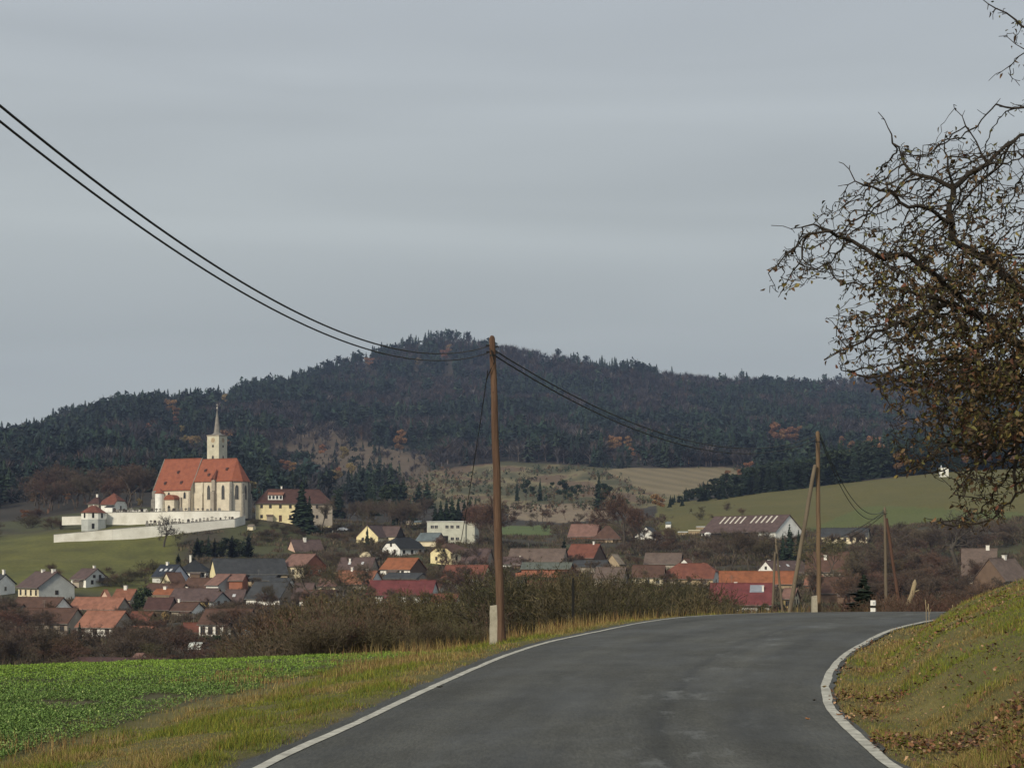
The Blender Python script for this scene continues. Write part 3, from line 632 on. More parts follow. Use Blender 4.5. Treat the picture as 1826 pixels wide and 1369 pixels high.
# delineator: white post with a black slanting band and a reflector
b = at(1557, 1096, 58.5); b.z = float(zr(58.5))-0.05
dl_ = thing('delineator_post', 'white roadside delineator post with a black band in front of the dark spruce', 'delineator', b)
topz = (1000-1070)/F*58.5-b.z
def dprism(z0, z1, w=.10, d=.08, g=0): return MB().prism([(-w,-d*.2),(-w*.6,-d),(w*.6,-d),(w,-d*.2),(w*.5,d),(-w*.5,d)], z0, z1)
dprism(-.2, topz).obj('post', M['plasticwhite'], dl_)
band_z = topz-0.27
dprism(band_z, band_z+.09, .103, .083).obj('black_band', M['plasticblack'], dl_)
MB().box(-.03, .03, -.095, -.0825, band_z+.14, band_z+.22).obj('reflector', M['carsilver'], dl_)
# snapped tree stump and dry reeds near the bend
b = at(1616, 1094, 92); s_ = MB(); s_.tube([(0,0,-1),(0.02,0,.4),(.35,.05,1.1),(.48,.0,1.75),(.50,0,1.95)], [.20,.17,.14,.12,.02], 8); s_.tube([(.38,0,1.2),(.75,.05,1.35)], [.06,.03], 6)
o = s_.obj('snapped_stump', M['straw'], None, b, smooth=True); tag(o, 'pale snapped tree stump leaning right behind the road crest', 'tree stump')
for px, pb, ptp in ((1652, 1106, 1069), (1657, 1108, 1076), (1700, 1092, 1078)):
    Yq = 43; b = at(px, pb+6, Yq); m = MB(); hh = (pb+6-ptp)/F*Yq
    m.tube([(0,0,-.1), (-.01,0,hh*.6), (-.03+.0001*px%.02,0,hh)], [.009,.007,.014], 5)
    m.tube([(0,0,hh*.5), (.05,0,hh*.75)], [.006,.008], 5)
    tag(m.obj('dry_reed', M['straw'], None, b), {1652:'left of two pale dry stalks on the shoulder at the bend', 1657:'right of two pale dry stalks on the shoulder at the bend', 1700:'short brown stalk where the bank meets the crest'}[px], 'dry stalk')

# ================================================================ apple tree at the right
def tubes_np(P0, P1, R0, R1, n):
    """vectorised open tubes"""
    d = P1-P0; d /= np.linalg.norm(d, axis=1)[:, None]+1e-9
    ref = np.where(np.abs(d[:, 2:3]) < .9, np.array([[0,0,1.]]), np.array([[1.,0,0]])); a = np.cross(d, ref); a /= np.linalg.norm(a, axis=1)[:, None]+1e-9; c = np.cross(d, a)
    if n == 2:
        th = rng.random(len(P0))*PI; s = a*np.cos(th)[:, None]+c*np.sin(th)[:, None]
        V = np.stack([P0-s*R0[:, None], P0+s*R0[:, None], P1+s*R1[:, None], P1-s*R1[:, None]], 1).reshape(-1, 3)
        return V, np.arange(len(P0))[:, None]*4+np.arange(4)[None, :]
    ks = np.arange(n)*2*PI/n; ring = a[:, None, :]*np.cos(ks)[None, :, None]+c[:, None, :]*np.sin(ks)[None, :, None]
    A_ = P0[:, None, :]+ring*R0[:, None, None]; B_ = P1[:, None, :]+ring*R1[:, None, None]
    V = np.concatenate([A_, B_], 1).reshape(-1, 3); k = np.arange(n); q = np.stack([k, (k+1)%n, n+(k+1)%n, n+k], 1)
    return V, (np.arange(len(P0))[:, None, None]*2*n+q[None]).reshape(-1, 4)
ra = np.random.default_rng(21)
YT = 11.0
tb = Vector((5.35, YT+.5, 0)); tb.z = gz(5.35, YT+.5)
limbs = [  # (parent point list) photo column, row, distance, radius
 [(2190,800,11.5,.085),(2080,735,11.4,.075),(1960,690,11.3,.062),(1860,640,11.2,.05),(1790,590,11.1,.036),(1740,560,11.0,.028),(1690,540,10.9,.021),(1620,520,10.8,.013)],
 [(1960,690,11.3,.055),(1880,590,11.1,.045),(1826,520,11.0,.038),(1760,465,11.0,.034),(1700,428,11.0,.030),(1692,380,11.0,.026),(1700,335,11.0,.022)],
 [(1700,335,11.0,.018),(1665,318,11.0,.016),(1628,310,11.0,.014),(1608,280,11.0,.009),(1590,240,11.0,.006),(1566,200,11.0,.0035)],
 [(1700,335,11.0,.017),(1725,312,11.1,.014),(1762,292,11.2,.012),(1795,258,11.3,.009),(1830,240,11.4,.008),(1870,220,11.4,.007)],
 [(1700,330,11.0,.012),(1690,300,10.9,.009),(1684,270,10.9,.006),(1686,240,10.9,.0035)],
 [(1762,292,11.2,.007),(1745,262,11.2,.0055),(1722,225,11.2,.0045),(1702,194,11.2,.003)],
 [(1692,400,11.0,.017),(1655,372,10.8,.014),(1620,370,10.7,.012),(1585,340,10.6,.009),(1540,330,10.5,.006),(1504,292,10.5,.0035)],
 [(1740,560,11.0,.02),(1680,500,10.7,.017),(1620,455,10.6,.014),(1560,455,10.5,.013),(1520,430,10.5,.011),(1480,412,10.4,.009),(1440,418,10.4,.007),(1400,455,10.4,.005),(1370,487,10.4,.003)],
 [(1480,412,10.4,.006),(1450,400,10.4,.0045),(1410,408,10.4,.003),(1375,402,10.4,.002)],
 [(1440,418,10.4,.005),(1425,470,10.3,.0045),(1402,505,10.3,.0035),(1388,530,10.3,.0025)],
 [(1860,640,11.2,.04),(1780,655,11.0,.03),(1700,640,10.8,.022),(1620,650,10.7,.015),(1560,672,10.6,.009),(1500,660,10.5,.004)],
 [(1690,540,10.9,.013),(1610,575,10.7,.010),(1550,600,10.6,.008),(1500,625,10.5,.005),(1470,642,10.5,.003)],
 [(1960,690,11.3,.045),(1880,745,11.2,.035),(1820,770,11.1,.026),(1770,800,11.0,.018),(1735,835,11.0,.011),(1700,880,10.9,.006)],
 [(1820,770,11.1,.018),(1810,830,11.0,.012),(1812,880,10.9,.009),(1770,925,10.9,.006),(1700,938,10.9,.0045),(1655,925,10.9,.003)],
 [(1770,800,11.0,.012),(1690,790,10.8,.009),(1640,830,10.8,.006),(1600,845,10.8,.004)],
 [(2080,735,11.4,.06),(2060,500,11.5,.05),(2010,300,11.5,.035),(1930,150,11.5,.022),(1860,70,11.4,.013),(1810,35,11.4,.009),(1775,15,11.4,.006),(1748,-4,11.4,.004)],
 [(1930,150,11.5,.012),(1870,130,11.4,.008),(1830,90,11.4,.005),(1796,66,11.4,.003)],
 [(1930,180,11.5,.012),(1870,190,11.4,.007),(1825,192,11.4,.004),(1776,186,11.4,.003)],
 [(1870,70,11.4,.006),(1826,95,11.4,.004),(1776,132,11.4,.0028)],
 [(1960,600,11.3,.05),(1930,450,11.3,.035),(1900,350,11.3,.022),(1860,300,11.3,.014),(1826,275,11.3,.009)],
]
nodes = []; par = []; minr = []
def add_node(p, q, r): nodes.append(np.array(p, float)); par.append(q); minr.append(r); return len(nodes)-1
for dz_, r in ((-.4,.20),(0,.165),(.5,.135),(1.0,.12)):
    add_node((tb.x+.05*dz_, tb.y, tb.z+dz_), len(nodes)-1, r)
trunk_top = len(nodes)-1
for Lm in limbs:
    pts = [np.array(at(*q[:3])) for q in Lm]
    if Lm[0][0] == 2190: prev = trunk_top; rp = .12; p_prev = nodes[trunk_top]; seq = list(zip(pts, Lm))
    else:
        dd = [np.linalg.norm(x_-pts[0]) for x_ in nodes]; prev = int(np.argmin(dd)); p_prev = nodes[prev]; seq = list(zip(pts[1:], Lm[1:]))
    for p, q in seq:
        D = np.linalg.norm(p-p_prev); n = max(1, int(D/0.055)); r_prev = minr[prev] if prev != trunk_top else .12; r_prev = min(r_prev, q[3]*1.5)
        for i in range(1, n+1):
            t = i/n; w = ra.normal(size=3)*0.010*(D > .1)
            prev = add_node(p_prev*(1-t)+p*t+w*(i < n), prev, r_prev*(1-t)+q[3]*t)
        p_prev = nodes[prev]
# attraction points through the crown volume
dense = [(1560,420),(1640,400),(1700,420),(1826,430),(1960,420),(1980,780),(1826,790),(1760,790),(1700,760),(1620,700),(1590,620),(1560,540)]
outer = [(1372,488),(1400,430),(1450,385),(1500,340),(1560,310),(1600,260),(1680,240),(1750,255),(1826,240),(1980,230),(1990,850),(1826,850),(1800,930),(1700,935),(1690,850),(1600,840),(1580,760),(1570,690),(1490,655),(1480,560),(1500,500),(1440,500),(1395,540)]
att = []
def samp(poly, n, y0, y1):
    xs = [p[0] for p in poly]; ys = [p[1] for p in poly]; k = 0
    while k < n:
        px = ra.uniform(min(xs), max(xs)); py = ra.uniform(min(ys), max(ys))
        if inpoly(np.array([px]), np.array([py]), poly)[0]: att.append(np.array(at(px, py, ra.uniform(y0, y1)))); k += 1
samp(outer, 3900, 10.1, 12.2); samp(dense, 3400, 9.9, 12.7)
samp([(1750,0),(1826,20),(1900,60),(1900,210),(1780,190),(1826,150),(1785,125),(1830,90),(1790,65)], 110, 11.2, 11.8)
att = np.array(att); alive = np.ones(len(att), bool)
NP = np.array(nodes); near = np.zeros(len(att), int); nd = np.full(len(att), 1e9)
def upd(i0):
    global near, nd
    for i in range(i0, len(NP)):
        d2 = np.linalg.norm(att-NP[i], axis=1); m_ = d2 < nd; nd = np.where(m_, d2, nd); near = np.where(m_, i, near)
upd(4)
for it in range(70):
    alive &= nd > 0.075
    act = alive & (nd < 0.75)
    if not act.any(): break
    ids = np.unique(near[act]); new = []
    for i in ids:
        v = att[act & (near == i)]-NP[i]; v /= np.linalg.norm(v, axis=1)[:, None]; s = v.mean(0)+ra.normal(size=3)*0.24+np.array([0,0,-.04]); s /= np.linalg.norm(s)+1e-9
        q = NP[i]+s*0.055; add_node(q, int(i), 0.0); new.append(q)
    i0 = len(NP); NP = np.concatenate([NP, np.array(new)]); upd(i0)
# short spurs
base_n = len(nodes)
for i in range(20, base_n):
    if ra.random() < 0.58:
        d = nodes[i]-nodes[par[i]] if par[i] >= 0 else np.array([0,0,1.]); s = d/(np.linalg.norm(d)+1e-9)*.5+ra.normal(size=3)*.8; s /= np.linalg.norm(s)
        a_ = add_node(nodes[i]+s*ra.uniform(.02,.05), i, 0)
        if ra.random() < .5: s2 = s+ra.normal(size=3)*.5; add_node(nodes[a_]+s2/np.linalg.norm(s2)*ra.uniform(.02,.05), a_, 0)
NP = np.array(nodes); PR = np.array(par); rr = np.zeros(len(NP)); kids = np.zeros(len(NP), int)
for i in range(len(NP)-1, 0, -1):
    if kids[i] == 0: rr[i] = 0.0015**2.3
    if PR[i] >= 0: rr[PR[i]] += rr[i]; kids[PR[i]] += 1
rr = np.minimum(rr**(1/2.3), .02); rr = np.maximum(rr, np.array(minr)*.78); rr = np.maximum(rr, .0021)
idx = np.where(PR >= 0)[0]; R0 = np.minimum(rr[PR[idx]], np.maximum(rr[idx]*1.7, .003)); R1 = rr[idx]
thick = rr[idx] > .007
apple = thing('apple_tree', 'gnarled apple tree with sparse brown leaves overhanging the bank from the right', 'tree', tb)
off = np.array(tb)
Va, Fa = tubes_np(NP[PR[idx[thick]]]-off, NP[idx[thick]]-off, R0[thick], R1[thick], 7)
link('trunk', mesh_np('apple_trunk', Va, Fa, M['bark'], smooth=True), apple)
Vb, Fb = tubes_np(NP[PR[idx[~thick]]]-off, NP[idx[~thick]]-off, R0[~thick], R1[~thick], 4)
tw = link('twigs', mesh_np('apple_twigs', Vb, Fb, M['bark'], smooth=True), apple)
# leaves: curled, drooping, thick in the heart of the crown and few on the outer shoots
thin = np.where((rr < .0075) & (PR >= 0))[0]; pxs_ = 913+F*NP[thin, 0]/NP[thin, 1]; pys_ = 1000-F*NP[thin, 2]/NP[thin, 1]
dn = inpoly(pxs_, pys_, dense); lowc = (pys_ > 440)
g_ = sstep(330, 640, pys_+(fbm(pxs_/70, pys_/70, 3)-.5)*330)*sstep(1480, 1720, pxs_+(fbm(pxs_/60+9, pys_/60, 3)-.5)*260)*(1-.85*sstep(740, 860, pys_+(fbm(pxs_/50+3, pys_/50, 2)-.5)*120)); prob = .24+2.7*g_
cnt = np.floor(prob+ra.random(len(thin))).astype(int); who = np.repeat(thin, cnt); n = len(who)
P = NP[who]-off+ra.normal(size=(n, 3))*.012
dirv = ra.normal(size=(n, 3))*np.array([.8,.8,.45])+np.array([0,0,-.75]); dirv /= np.linalg.norm(dirv, axis=1)[:, None]
sd = np.cross(dirv, ra.normal(size=(n, 3))); sd /= np.linalg.norm(sd, axis=1)[:, None]; up_ = np.cross(sd, dirv)
Ls = ra.uniform(.020, .052, n); Ws = Ls*ra.uniform(.32, .62, n); curl = ra.uniform(.10, .55, n)*Ls
rows = []
for t, w in ((0,.0),(.12,.12),(.4,1.0),(.75,.7),(1,.04)):
    c = P+dirv*(Ls*t)[:, None]-up_*(curl*(t*t))[:, None]; lift = (Ws*.30*w)[:, None]*up_
    rows += [c-sd*(Ws*.5*w)[:, None]+lift, c, c+sd*(Ws*.5*w)[:, None]+lift]
V = np.stack(rows, 1).reshape(-1, 3); q = []
for i in range(4):
    for j in range(2): q.append((i*3+j, i*3+j+1, i*3+j+4, i*3+j+3))
Fq = (np.arange(n)[:, None, None]*15+np.array(q)[None]).reshape(-1, 4)
lc = np.array([(.12,.078,.042),(.17,.115,.055),(.20,.110,.052),(.12,.115,.042),(.17,.16,.050),(.27,.21,.06),(.08,.052,.034),(.20,.080,.050)])
colr = lc[ra.choice(8, n, p=[.22,.19,.11,.17,.12,.04,.10,.05])]*(.32+.50*ra.random((n, 1)))
lf = link('foliage', mesh_np('apple_foliage', V, Fq, M['leaf'], col=np.repeat(colr, 15, 0), smooth=True), apple)
print('apple nodes', len(NP), 'leaves', n)
# one old neighbour behind it outside the frame is not shown by the photo and is left out
# ================================================================ buildings
def window(parent, cx, y, z, w, h, axis='front', frame='frame', arched=False, sx=1, label=None):
    """frame ring and pane set into the wall face; axis front: wall plane y=const facing -y; side: wall plane x=const facing +-x"""
    g = MB(); p = MB(); t = .10; d = .06
    def emb(mb, pts3, f, mi=0): mb.add([(a, b, c) for a, b, c in pts3], f, mi)
    if arched:
        n = 8; prof = [(-w/2, 0)]+[(-w/2*math.cos(k*PI/n/1), h-w*.62+w*.62*math.sin(k*PI/n)) for k in range(n+1)]+[(w/2, 0)]
        prof = [(-w/2, 0), (-w/2, h-w*.75)]+[(-w/2+w/2*(k/4), h-w*.75+w*.75*math.sin(k/4*PI/2)) for k in range(1, 5)]+[(w/2-w/2*(k/4), h-w*.75+w*.75*math.sin((1-k/4)*PI/2)) for k in range(1, 4)]+[(w/2, h-w*.75), (w/2, 0)]
    else: prof = [(-w/2, 0), (-w/2, h), (w/2, h), (w/2, 0)]
    inn = [(x*(1-2*t/w) , t+(zz)*(1-2*t/h)) for x, zz in prof]
    def P3(x, zz, dd):
        return (cx+x, y-dd, z+zz) if axis == 'front' else (y+sx*dd, cx+x*sx, z+zz)
    n = len(prof)
    v = [P3(x, zz, d) for x, zz in prof]+[P3(x, zz, d) for x, zz in inn]+[P3(x, zz, 0) for x, zz in prof]+[P3(x, zz, .02) for x, zz in inn]
    f = [(i, (i+1)%n, n+(i+1)%n, n+i) for i in range(n)]+[(i, 2*n+i, 2*n+(i+1)%n, (i+1)%n) for i in range(n)]+[(n+i, n+(i+1)%n, 3*n+(i+1)%n, 3*n+i) for i in range(n)]
    g.add(v, f)
    if w > 0.8 and not arched:
        bw = .035
        v = [P3(x, zz, d-.012) for x, zz in ((-bw, t), (-bw, h-t), (bw, h-t), (bw, t))]; g.add(v, [(0,1,2,3)])
    fr = g.obj('window', M[frame], parent)
    p.add([P3(x, zz, .022) for x, zz in inn], [tuple(range(n))]); p.obj('pane', M['glass'] if frame != 'void' else M['void'], fr)
    return fr
def chimney(parent, x, y, z, s=.55, h=1.3, mat='chim', cap=True):
    m = MB().box(x-s/2, x+s/2, y-s/2, y+s/2, z-1.0, z+h)
    if cap: m.box(x-s/2-.07, x+s/2+.07, y-s/2-.07, y+s/2+.07, z+h, z+h+.12)
    return m.obj('chimney', M[mat], parent)
def house(label, xL, xM, xR, ye, yr, yb, roof, wall, side='R', W=8.5, k=1.0, win=(0,0), gwall=None, chim=(), frame='frame', name='house', cat='house', group=None,
          over=.45, Y=None, rows=1, winh=1.25, winw=1.0, door=None, skl=0, k2=None, gable_over=None, th=.20, chmat='chim'):
    """xL,xM,xR: columns of the left end, nearest corner and right end; ye,yr,yb: rows of eave, ridge, base. k: 1 gable .. 0 hip"""
    Y = Y or findY(xM, yb); ppm = F/Y; g = (xR-xM) if side == 'R' else (xM-xL); e_ = (xM-xL) if side == 'R' else (xR-xM)
    th_ = math.asin(min(.97, g/(W*ppm))) if g > 0 else 0.0
    Ln = e_/(ppm*math.cos(th_)); h = (yb-ye)/ppm; r = (ye-yr)/ppm
    rz = -th_ if side == 'R' else th_
    cx, cy = (xM-913)/F*Y, Y; z = (1000-yb)/F*Y
    ex = (math.cos(rz), math.sin(rz)); ey = (-math.sin(rz), math.cos(rz))
    sgn = -1 if side == 'R' else 1
    ox = cx+ex[0]*Ln/2*sgn+ey[0]*W/2; oy = cy+ex[1]*Ln/2*sgn+ey[1]*W/2
    t = thing(name, label, cat, (ox, oy, z), rz, group)
    hx, hy = Ln/2, W/2; fd = -2.6
    gz0 = k; 
    # walls (with gable ends up to fraction k)
    m = MB(); kk = {1: k, -1: (k if k2 is None else k2)}
    m.add([(-hx,-hy,fd),(hx,-hy,fd),(hx,-hy,h),(-hx,-hy,h)], [(0,1,2,3)]); m.add([(-hx,hy,fd),(hx,hy,fd),(hx,hy,h),(-hx,hy,h)], [(3,2,1,0)])
    for s in (-1, 1):
        kq = kk[s]
        v = [(s*hx,-hy,fd),(s*hx,hy,fd),(s*hx,hy,h)]
        if kq > 0: v += [(s*hx, hy*(1-kq), h+r*kq), (s*hx, -hy*(1-kq), h+r*kq)] if kq < 1 else [(s*hx, 0, h+r)]
        v += [(s*hx,-hy,h)]; f = tuple(range(len(v))); m.add(v, [f if s > 0 else f[::-1]], 1 if (gwall and s == (1 if side == 'R' else -1)) else 0)
    m.obj('wall', [M['wall_'+wall], M['wall_'+(gwall or wall)]], t)
    # roof shell
    o = over; go = gable_over if gable_over is not None else over*.7; sl = r/hy; rt = MB(); vv = []; ff = []
    zl = h-o*sl; dzr = .12
    def vid(p): vv.append((p[0], p[1], p[2]+dzr)); return len(vv)-1
    ends = {}
    for s in (-1, 1):
        kq = kk[s]; X_ = s*(hx+(go if kq > 0 else o)); ins = (1-kq)*hy*.95
        E = {}
        E['ef'] = vid((X_, -hy-o, zl)); E['eb'] = vid((X_, hy+o, zl))
        rx = s*max(0.3, hx-ins) if kq < 1 else X_
        E['r'] = vid((rx, 0, h+r))
        if 0 < kq < 1:
            E['kf'] = vid((X_, -hy*(1-kq), h+r*kq)); E['kb'] = vid((X_, hy*(1-kq), h+r*kq))
        ends[s] = E
    A_, B_ = ends[-1], ends[1]
    ff.append([A_['ef'], B_['ef']]+([B_['kf']] if 'kf' in B_ else [])+[B_['r'], A_['r']]+([A_['kf']] if 'kf' in A_ else []))
    ff.append([B_['eb'], A_['eb']]+([A_['kb']] if 'kb' in A_ else [])+[A_['r'], B_['r']]+([B_['kb']] if 'kb' in B_ else []))
    for s in (-1, 1):
        E = ends[s]; kq = kk[s]
        if kq < 1:
            a = [E['ef'], E['eb'], E['r']] if kq == 0 else [E['kf'], E['kb'], E['r']]
            ff.append(a if s > 0 else a[::-1])
    rt.shell(vv, ff, th); 
    if r > 1.0:                                   # ridge capping
        rt.box(ends[-1] and vv[A_['r']][0]-.02, vv[B_['r']][0]+.02, -.13, .13, h+r+dzr-.05, h+r+dzr+.09)
    ro = rt.obj('roof', M['roof_'+roof], t)
    # gutter
    MB().tube([(-hx-go, -hy-o-.04, zl+dzr-.10), (hx+go, -hy-o-.04, zl+dzr-.10)], [.07,.07], 6).obj('gutter', M['stonegrey'], t)
    for c in chim:                                # (fraction along the ridge, offset across, height)
        cx_ = (c[0]-.5)*Ln; cy_ = c[1]; chimney(ro, cx_, cy_, h+r-abs(cy_)*sl, c[2] if len(c) > 2 else .6, c[3] if len(c) > 3 else 1.2, chmat)
    for i in range(skl):
        x = (-.5+(i+.5)/skl)*Ln*.8; u0, u1 = .42, .62
        y0 = -hy*(1-u0); y1 = -hy*(1-u1); z0 = h+r*u0+dzr+.05; z1 = h+r*u1+dzr+.05
        MB().shell([(x-.4,y0,z0),(x+.4,y0,z0),(x+.4,y1,z1),(x-.4,y1,z1)], [(0,1,2,3)], .08).obj('skylight', M['carsilver'], ro)
    nf, ng = win
    for rw in range(rows):
        zb = (h-.45-winh)*(1.0 if rows == 1 else (1.0 if rw == 0 else .32)) if rows > 1 else max(.5, (h-winh)*.55)
        for i in range(nf): window(t, -hx+Ln*(i+.5)/nf, -hy, zb, winw, min(winh, h*.6), 'front', frame)
    sx = 1 if side == 'R' else -1
    if ng:
        pos = {1: [(0, .25)], 2: [(-.2, .25), (.2, .25)], 3: [(-.2, .15), (.2, .15), (0, h+r*.15)], 4: [(-.22, .15), (.22, .15), (-.13, h+.1), (.13, h+.1)]}[ng]
        for a, zz in pos: window(t, a*W, sx*hx, zz if zz > h*.5 else max(.5, h*.38), .95, 1.2 if zz < h*.5 or r > 3 else .9, 'side', frame, sx=sx)
    if door is not None:
        x = -hx+Ln*door; MB().box(x-.5, x+.5, -hy-.05, -hy+.1, -.3, 2.05).obj('door', M['door'], t)
    t['_d'] = [Ln, W, h, r]
    R2 = random.Random(int(xM*7+yb)); 
    if name == 'house' and Ln > 5 and r > 1.2 and R2.random() < .55:      # lean-to against the far end or a small porch on the long side
        s2 = -1 if side == 'R' else 1; ww = R2.uniform(1.8, 3.2); dd = W*R2.uniform(.5, .8); hh2 = min(h*.85, R2.uniform(1.9, 2.6)); y0 = -hy+.3
        if R2.random() < .5:
            xa, xb = sorted((s2*(hx+.02), s2*(hx+ww))); m = MB().box(xa, xb, y0, y0+dd, fd, hh2-.4); lo, hi2 = (xb, xa) if s2 > 0 else (xa, xb)
            q = MB().shell([(xa-.1, y0-.25, hh2-.35 if s2 < 0 else hh2+.35), (xb+.1, y0-.25, hh2+.35 if s2 < 0 else hh2-.35), (xb+.1, y0+dd+.25, hh2+.35 if s2 < 0 else hh2-.35), (xa-.1, y0+dd+.25, hh2-.35 if s2 < 0 else hh2+.35)], [(0,1,2,3)], .12)
        else:
            xa = R2.uniform(-hx+.5, hx*.2); xb = xa+R2.uniform(2, 3.2); m = MB().box(xa, xb, -hy-1.6, -hy-.01, fd, hh2-.4)
            q = MB().shell([(xa-.2, -hy-1.9, hh2-.45), (xb+.2, -hy-1.9, hh2-.45), (xb+.2, -hy-.02, hh2+.15), (xa-.2, -hy-.02, hh2+.15)], [(0,1,2,3)], .1)
        a_ = m.obj('annex', M['wall_'+R2.choice(['stone', 'brownw', wall, 'tan'])], t); q.obj('annex_roof', M['roof_'+R2.choice(['old', 'purple', 'slate', roof])], a_)
    if name == 'house' and R2.random() < .4:                               # television aerial
        xx = R2.uniform(-.3, .3)*Ln; m = MB().tube([(xx, 0, h+r), (xx, 0, h+r+1.8)], [.035, .025], 4)
        for kz in (1.2, 1.45, 1.7): m.tube([(xx-.45, 0, h+r+kz), (xx+.45, 0, h+r+kz)], [.02, .02], 3)
        m.obj('aerial', M['stonegrey'], ro)
    return t, Ln, W, h, r, Y
H = house
# --- left group
H('low white house with dark slate roof cut by the left frame edge', -42, -8, 12, 1040, 1024, 1062, 'slate', 'white', W=8, win=(2,1), chim=((.9,0),))
H('long house with purple brown roof and blank grey gable, cream wall with four windows', 12, 69, 121, 1045, 1020, 1070, 'purple', 'cream', W=10, gwall='grey', win=(4,1), chim=((.35,0,.8,.6),(.85,0,.9,.7)), frame='framedark', winh=1.5, winw=1.1, over=.7)
t, *_ = H('white house with purple brown roof and dark balcony on its gable below the meadow', 121, 153, 182, 1031, 1014, 1048, 'purple', 'white', W=8.5, gwall='lgrey', win=(1,4), chim=((.7,0.6),), frame='framedark')  # light grey gable: its weaker light is put into the wall colour
Ln, W_, h_, r_ = t['_d']; MB().box(Ln/2+.003, Ln/2+1.3, -.5, W_/2-.3, h_-.9, h_-.75).box(Ln/2+1.24, Ln/2+1.3, -.5, W_/2-.3, h_-.75, h_+.15).obj('balcony', M['wall_dark'], t)
H('brown roofed farm building with a small white gable peeping at its right end', 8, 96, 114, 1084, 1066, 1092, 'brown', 'brownw', W=7.5, gwall='white')
H('long salmon tiled barn roof with a plain grey gable end', 116, 208, 222, 1085, 1066, 1096, 'salmon', 'stone', W=7, gwall='stone')
H('small orange brown gable rising behind the long salmon barn roof', 170, 195, 197, 1066, 1052, 1075, 'salmon', 'pink', side='L', W=6.5, Y=findY(180, 1080))
H('steep orange roof with white chimney standing beside the round dark thuja', 198, 232, 241, 1068, 1051, 1080, 'orange', 'stone', W=7, chim=((.45,0,.8,.9),))
H('lower salmon roofed house with dull grey gable and white walls behind bushes', 130, 202, 226, 1117, 1091, 1137, 'salmon', 'white', W=8.5, gwall='stone', win=(3,1), frame='framedark')
H('weathered house with wide brown roof half hidden by bare trees at left', 20, 120, 134, 1110, 1086, 1132, 'brown', 'stone', W=9, win=(5,0), frame='framedark')
H('plain greyish farmhouse with dark brown roof at the far left behind bare trees', -40, 22, 40, 1100, 1078, 1118, 'brown', 'grey', W=8, win=(3,1), frame='framedark')
H('dark red brown shed roof right of the dull grey gable', 226, 262, 270, 1108, 1092, 1122, 'redbrown', 'brownw', W=7)
# --- group below the meadow
H('navy slate house with pale blue gable, three skylights and a white chimney', 268, 304, 326, 1027, 1007, 1041, 'navy', 'lgrey', W=8.5, gwall='blue', win=(0,1), skl=3, chim=((.35,0,.7,.8),))
H('cream triangular gable with brown roof in front of the navy slate house', 279, 307, 328, 1039, 1021, 1050, 'brown', 'cream', side='L', W=8)
t, *_ = H('black hip roofed bungalow with white walls and a slim white chimney', 316, 367, 368, 1018, 999, 1032, 'black', 'white', W=9, k=0, win=(5,0), chim=((.35,0,.55,1.5),), frame='framedark')
t, Ln, W_, h_, r_, _ = H('big slate roofed barn with tan arcaded wall and ochre gable', 364, 386, 506, 1022, 996, 1048, 'slate', 'tan', side='L', W=9.5, gwall='pale_yellow', name='barn', cat='barn')
for fx in (.42, .86): window(t, -Ln/2+Ln*fx, -W_/2, h_-3.0, 3.3, 2.6, 'front', 'void', arched=True)
for fx in (.60, .68): window(t, -Ln/2+Ln*fx, -W_/2, .2, 1.0, 2.0, 'front', 'void')
H('brown tiled outbuilding with a dark open gable left of the brick annex', 322, 366, 382, 1050, 1031, 1058, 'brown', 'brownw', W=7, gwall='dark')
H('low long orange roof with small chimneys above the purple roof', 268, 343, 352, 1060, 1051, 1068, 'bright', 'cream', W=6, chim=((.2,0,.8,.7),(.75,0,.5,.6)))
H('narrow brown roof strip running behind the low orange roof', 256, 322, 330, 1052, 1041, 1060, 'brown', 'tan', W=6)
t, *_ = H('grey gabled house with pinkish brown roof and one dark square window', 364, 389, 423, 1042, 1024, 1060, 'pinkbrown', 'lgrey', W=9, gwall='grey', win=(0,1), frame='framedark')
H('brick annex with pinkish roof and round arch beside the grey gable', 408, 432, 436, 1034, 1024, 1058, 'pinkbrown', 'brick', W=6)
H('long purple roofed house with yellow wall strip and two small windows', 296, 378, 392, 1070, 1050, 1082, 'purple', 'yellow', W=9, win=(4,0), frame='framedark', winh=1.1)
H('narrow grey gable with two windows at the end of the yellow walled house', 372, 381, 403, 1071, 1056, 1085, 'purple', 'grey', W=7, gwall='grey', win=(0,2), frame='framedark', Y=findY(381, 1085)-2)
H('purple roof with a tiny pale skylight right of the narrow grey gable', 396, 430, 436, 1074, 1052, 1080, 'purple', 'stone', W=8, skl=1)
H('dark red roof descending left of the yellow walled house', 256, 300, 306, 1086, 1066, 1096, 'darkred', 'brownw', W=8)
H('brown roof with bright white pointed gable above the bare orchard', 303, 342, 357, 1088, 1075, 1099, 'brown', 'stone', W=7, gwall='white', chim=((.04,0,.45,.8),))
H('wide brown roofed farmhouse with peeling white wall above the greenhouse', 352, 436, 450, 1112, 1088, 1138, 'brown', 'white', W=9, win=(6,0), frame='framedark', winh=1.6)
t, *_ = H('slate roofed house with pointed rubble stone gable and white eave band', 434, 498, 524, 1066, 1038, 1078, 'slate', 'white', W=9, gwall='stone', win=(0,2), frame='framedark')
H('small dark roof with a white dormer gable behind the rubble stone gable', 478, 513, 520, 1040, 1031, 1052, 'slate', 'white', side='R', W=6, gwall='white')
H('purple roofed shed tucked right of the rubble stone gable', 520, 553, 560, 1066, 1040, 1076, 'purple', 'stone', W=7)
H('pinkish roofed house with cream wall and ornate brick gable', 498, 543, 576, 1008, 988, 1032, 'pinkbrown', 'cream', W=9, gwall='brick', win=(3,2), winh=1.6)
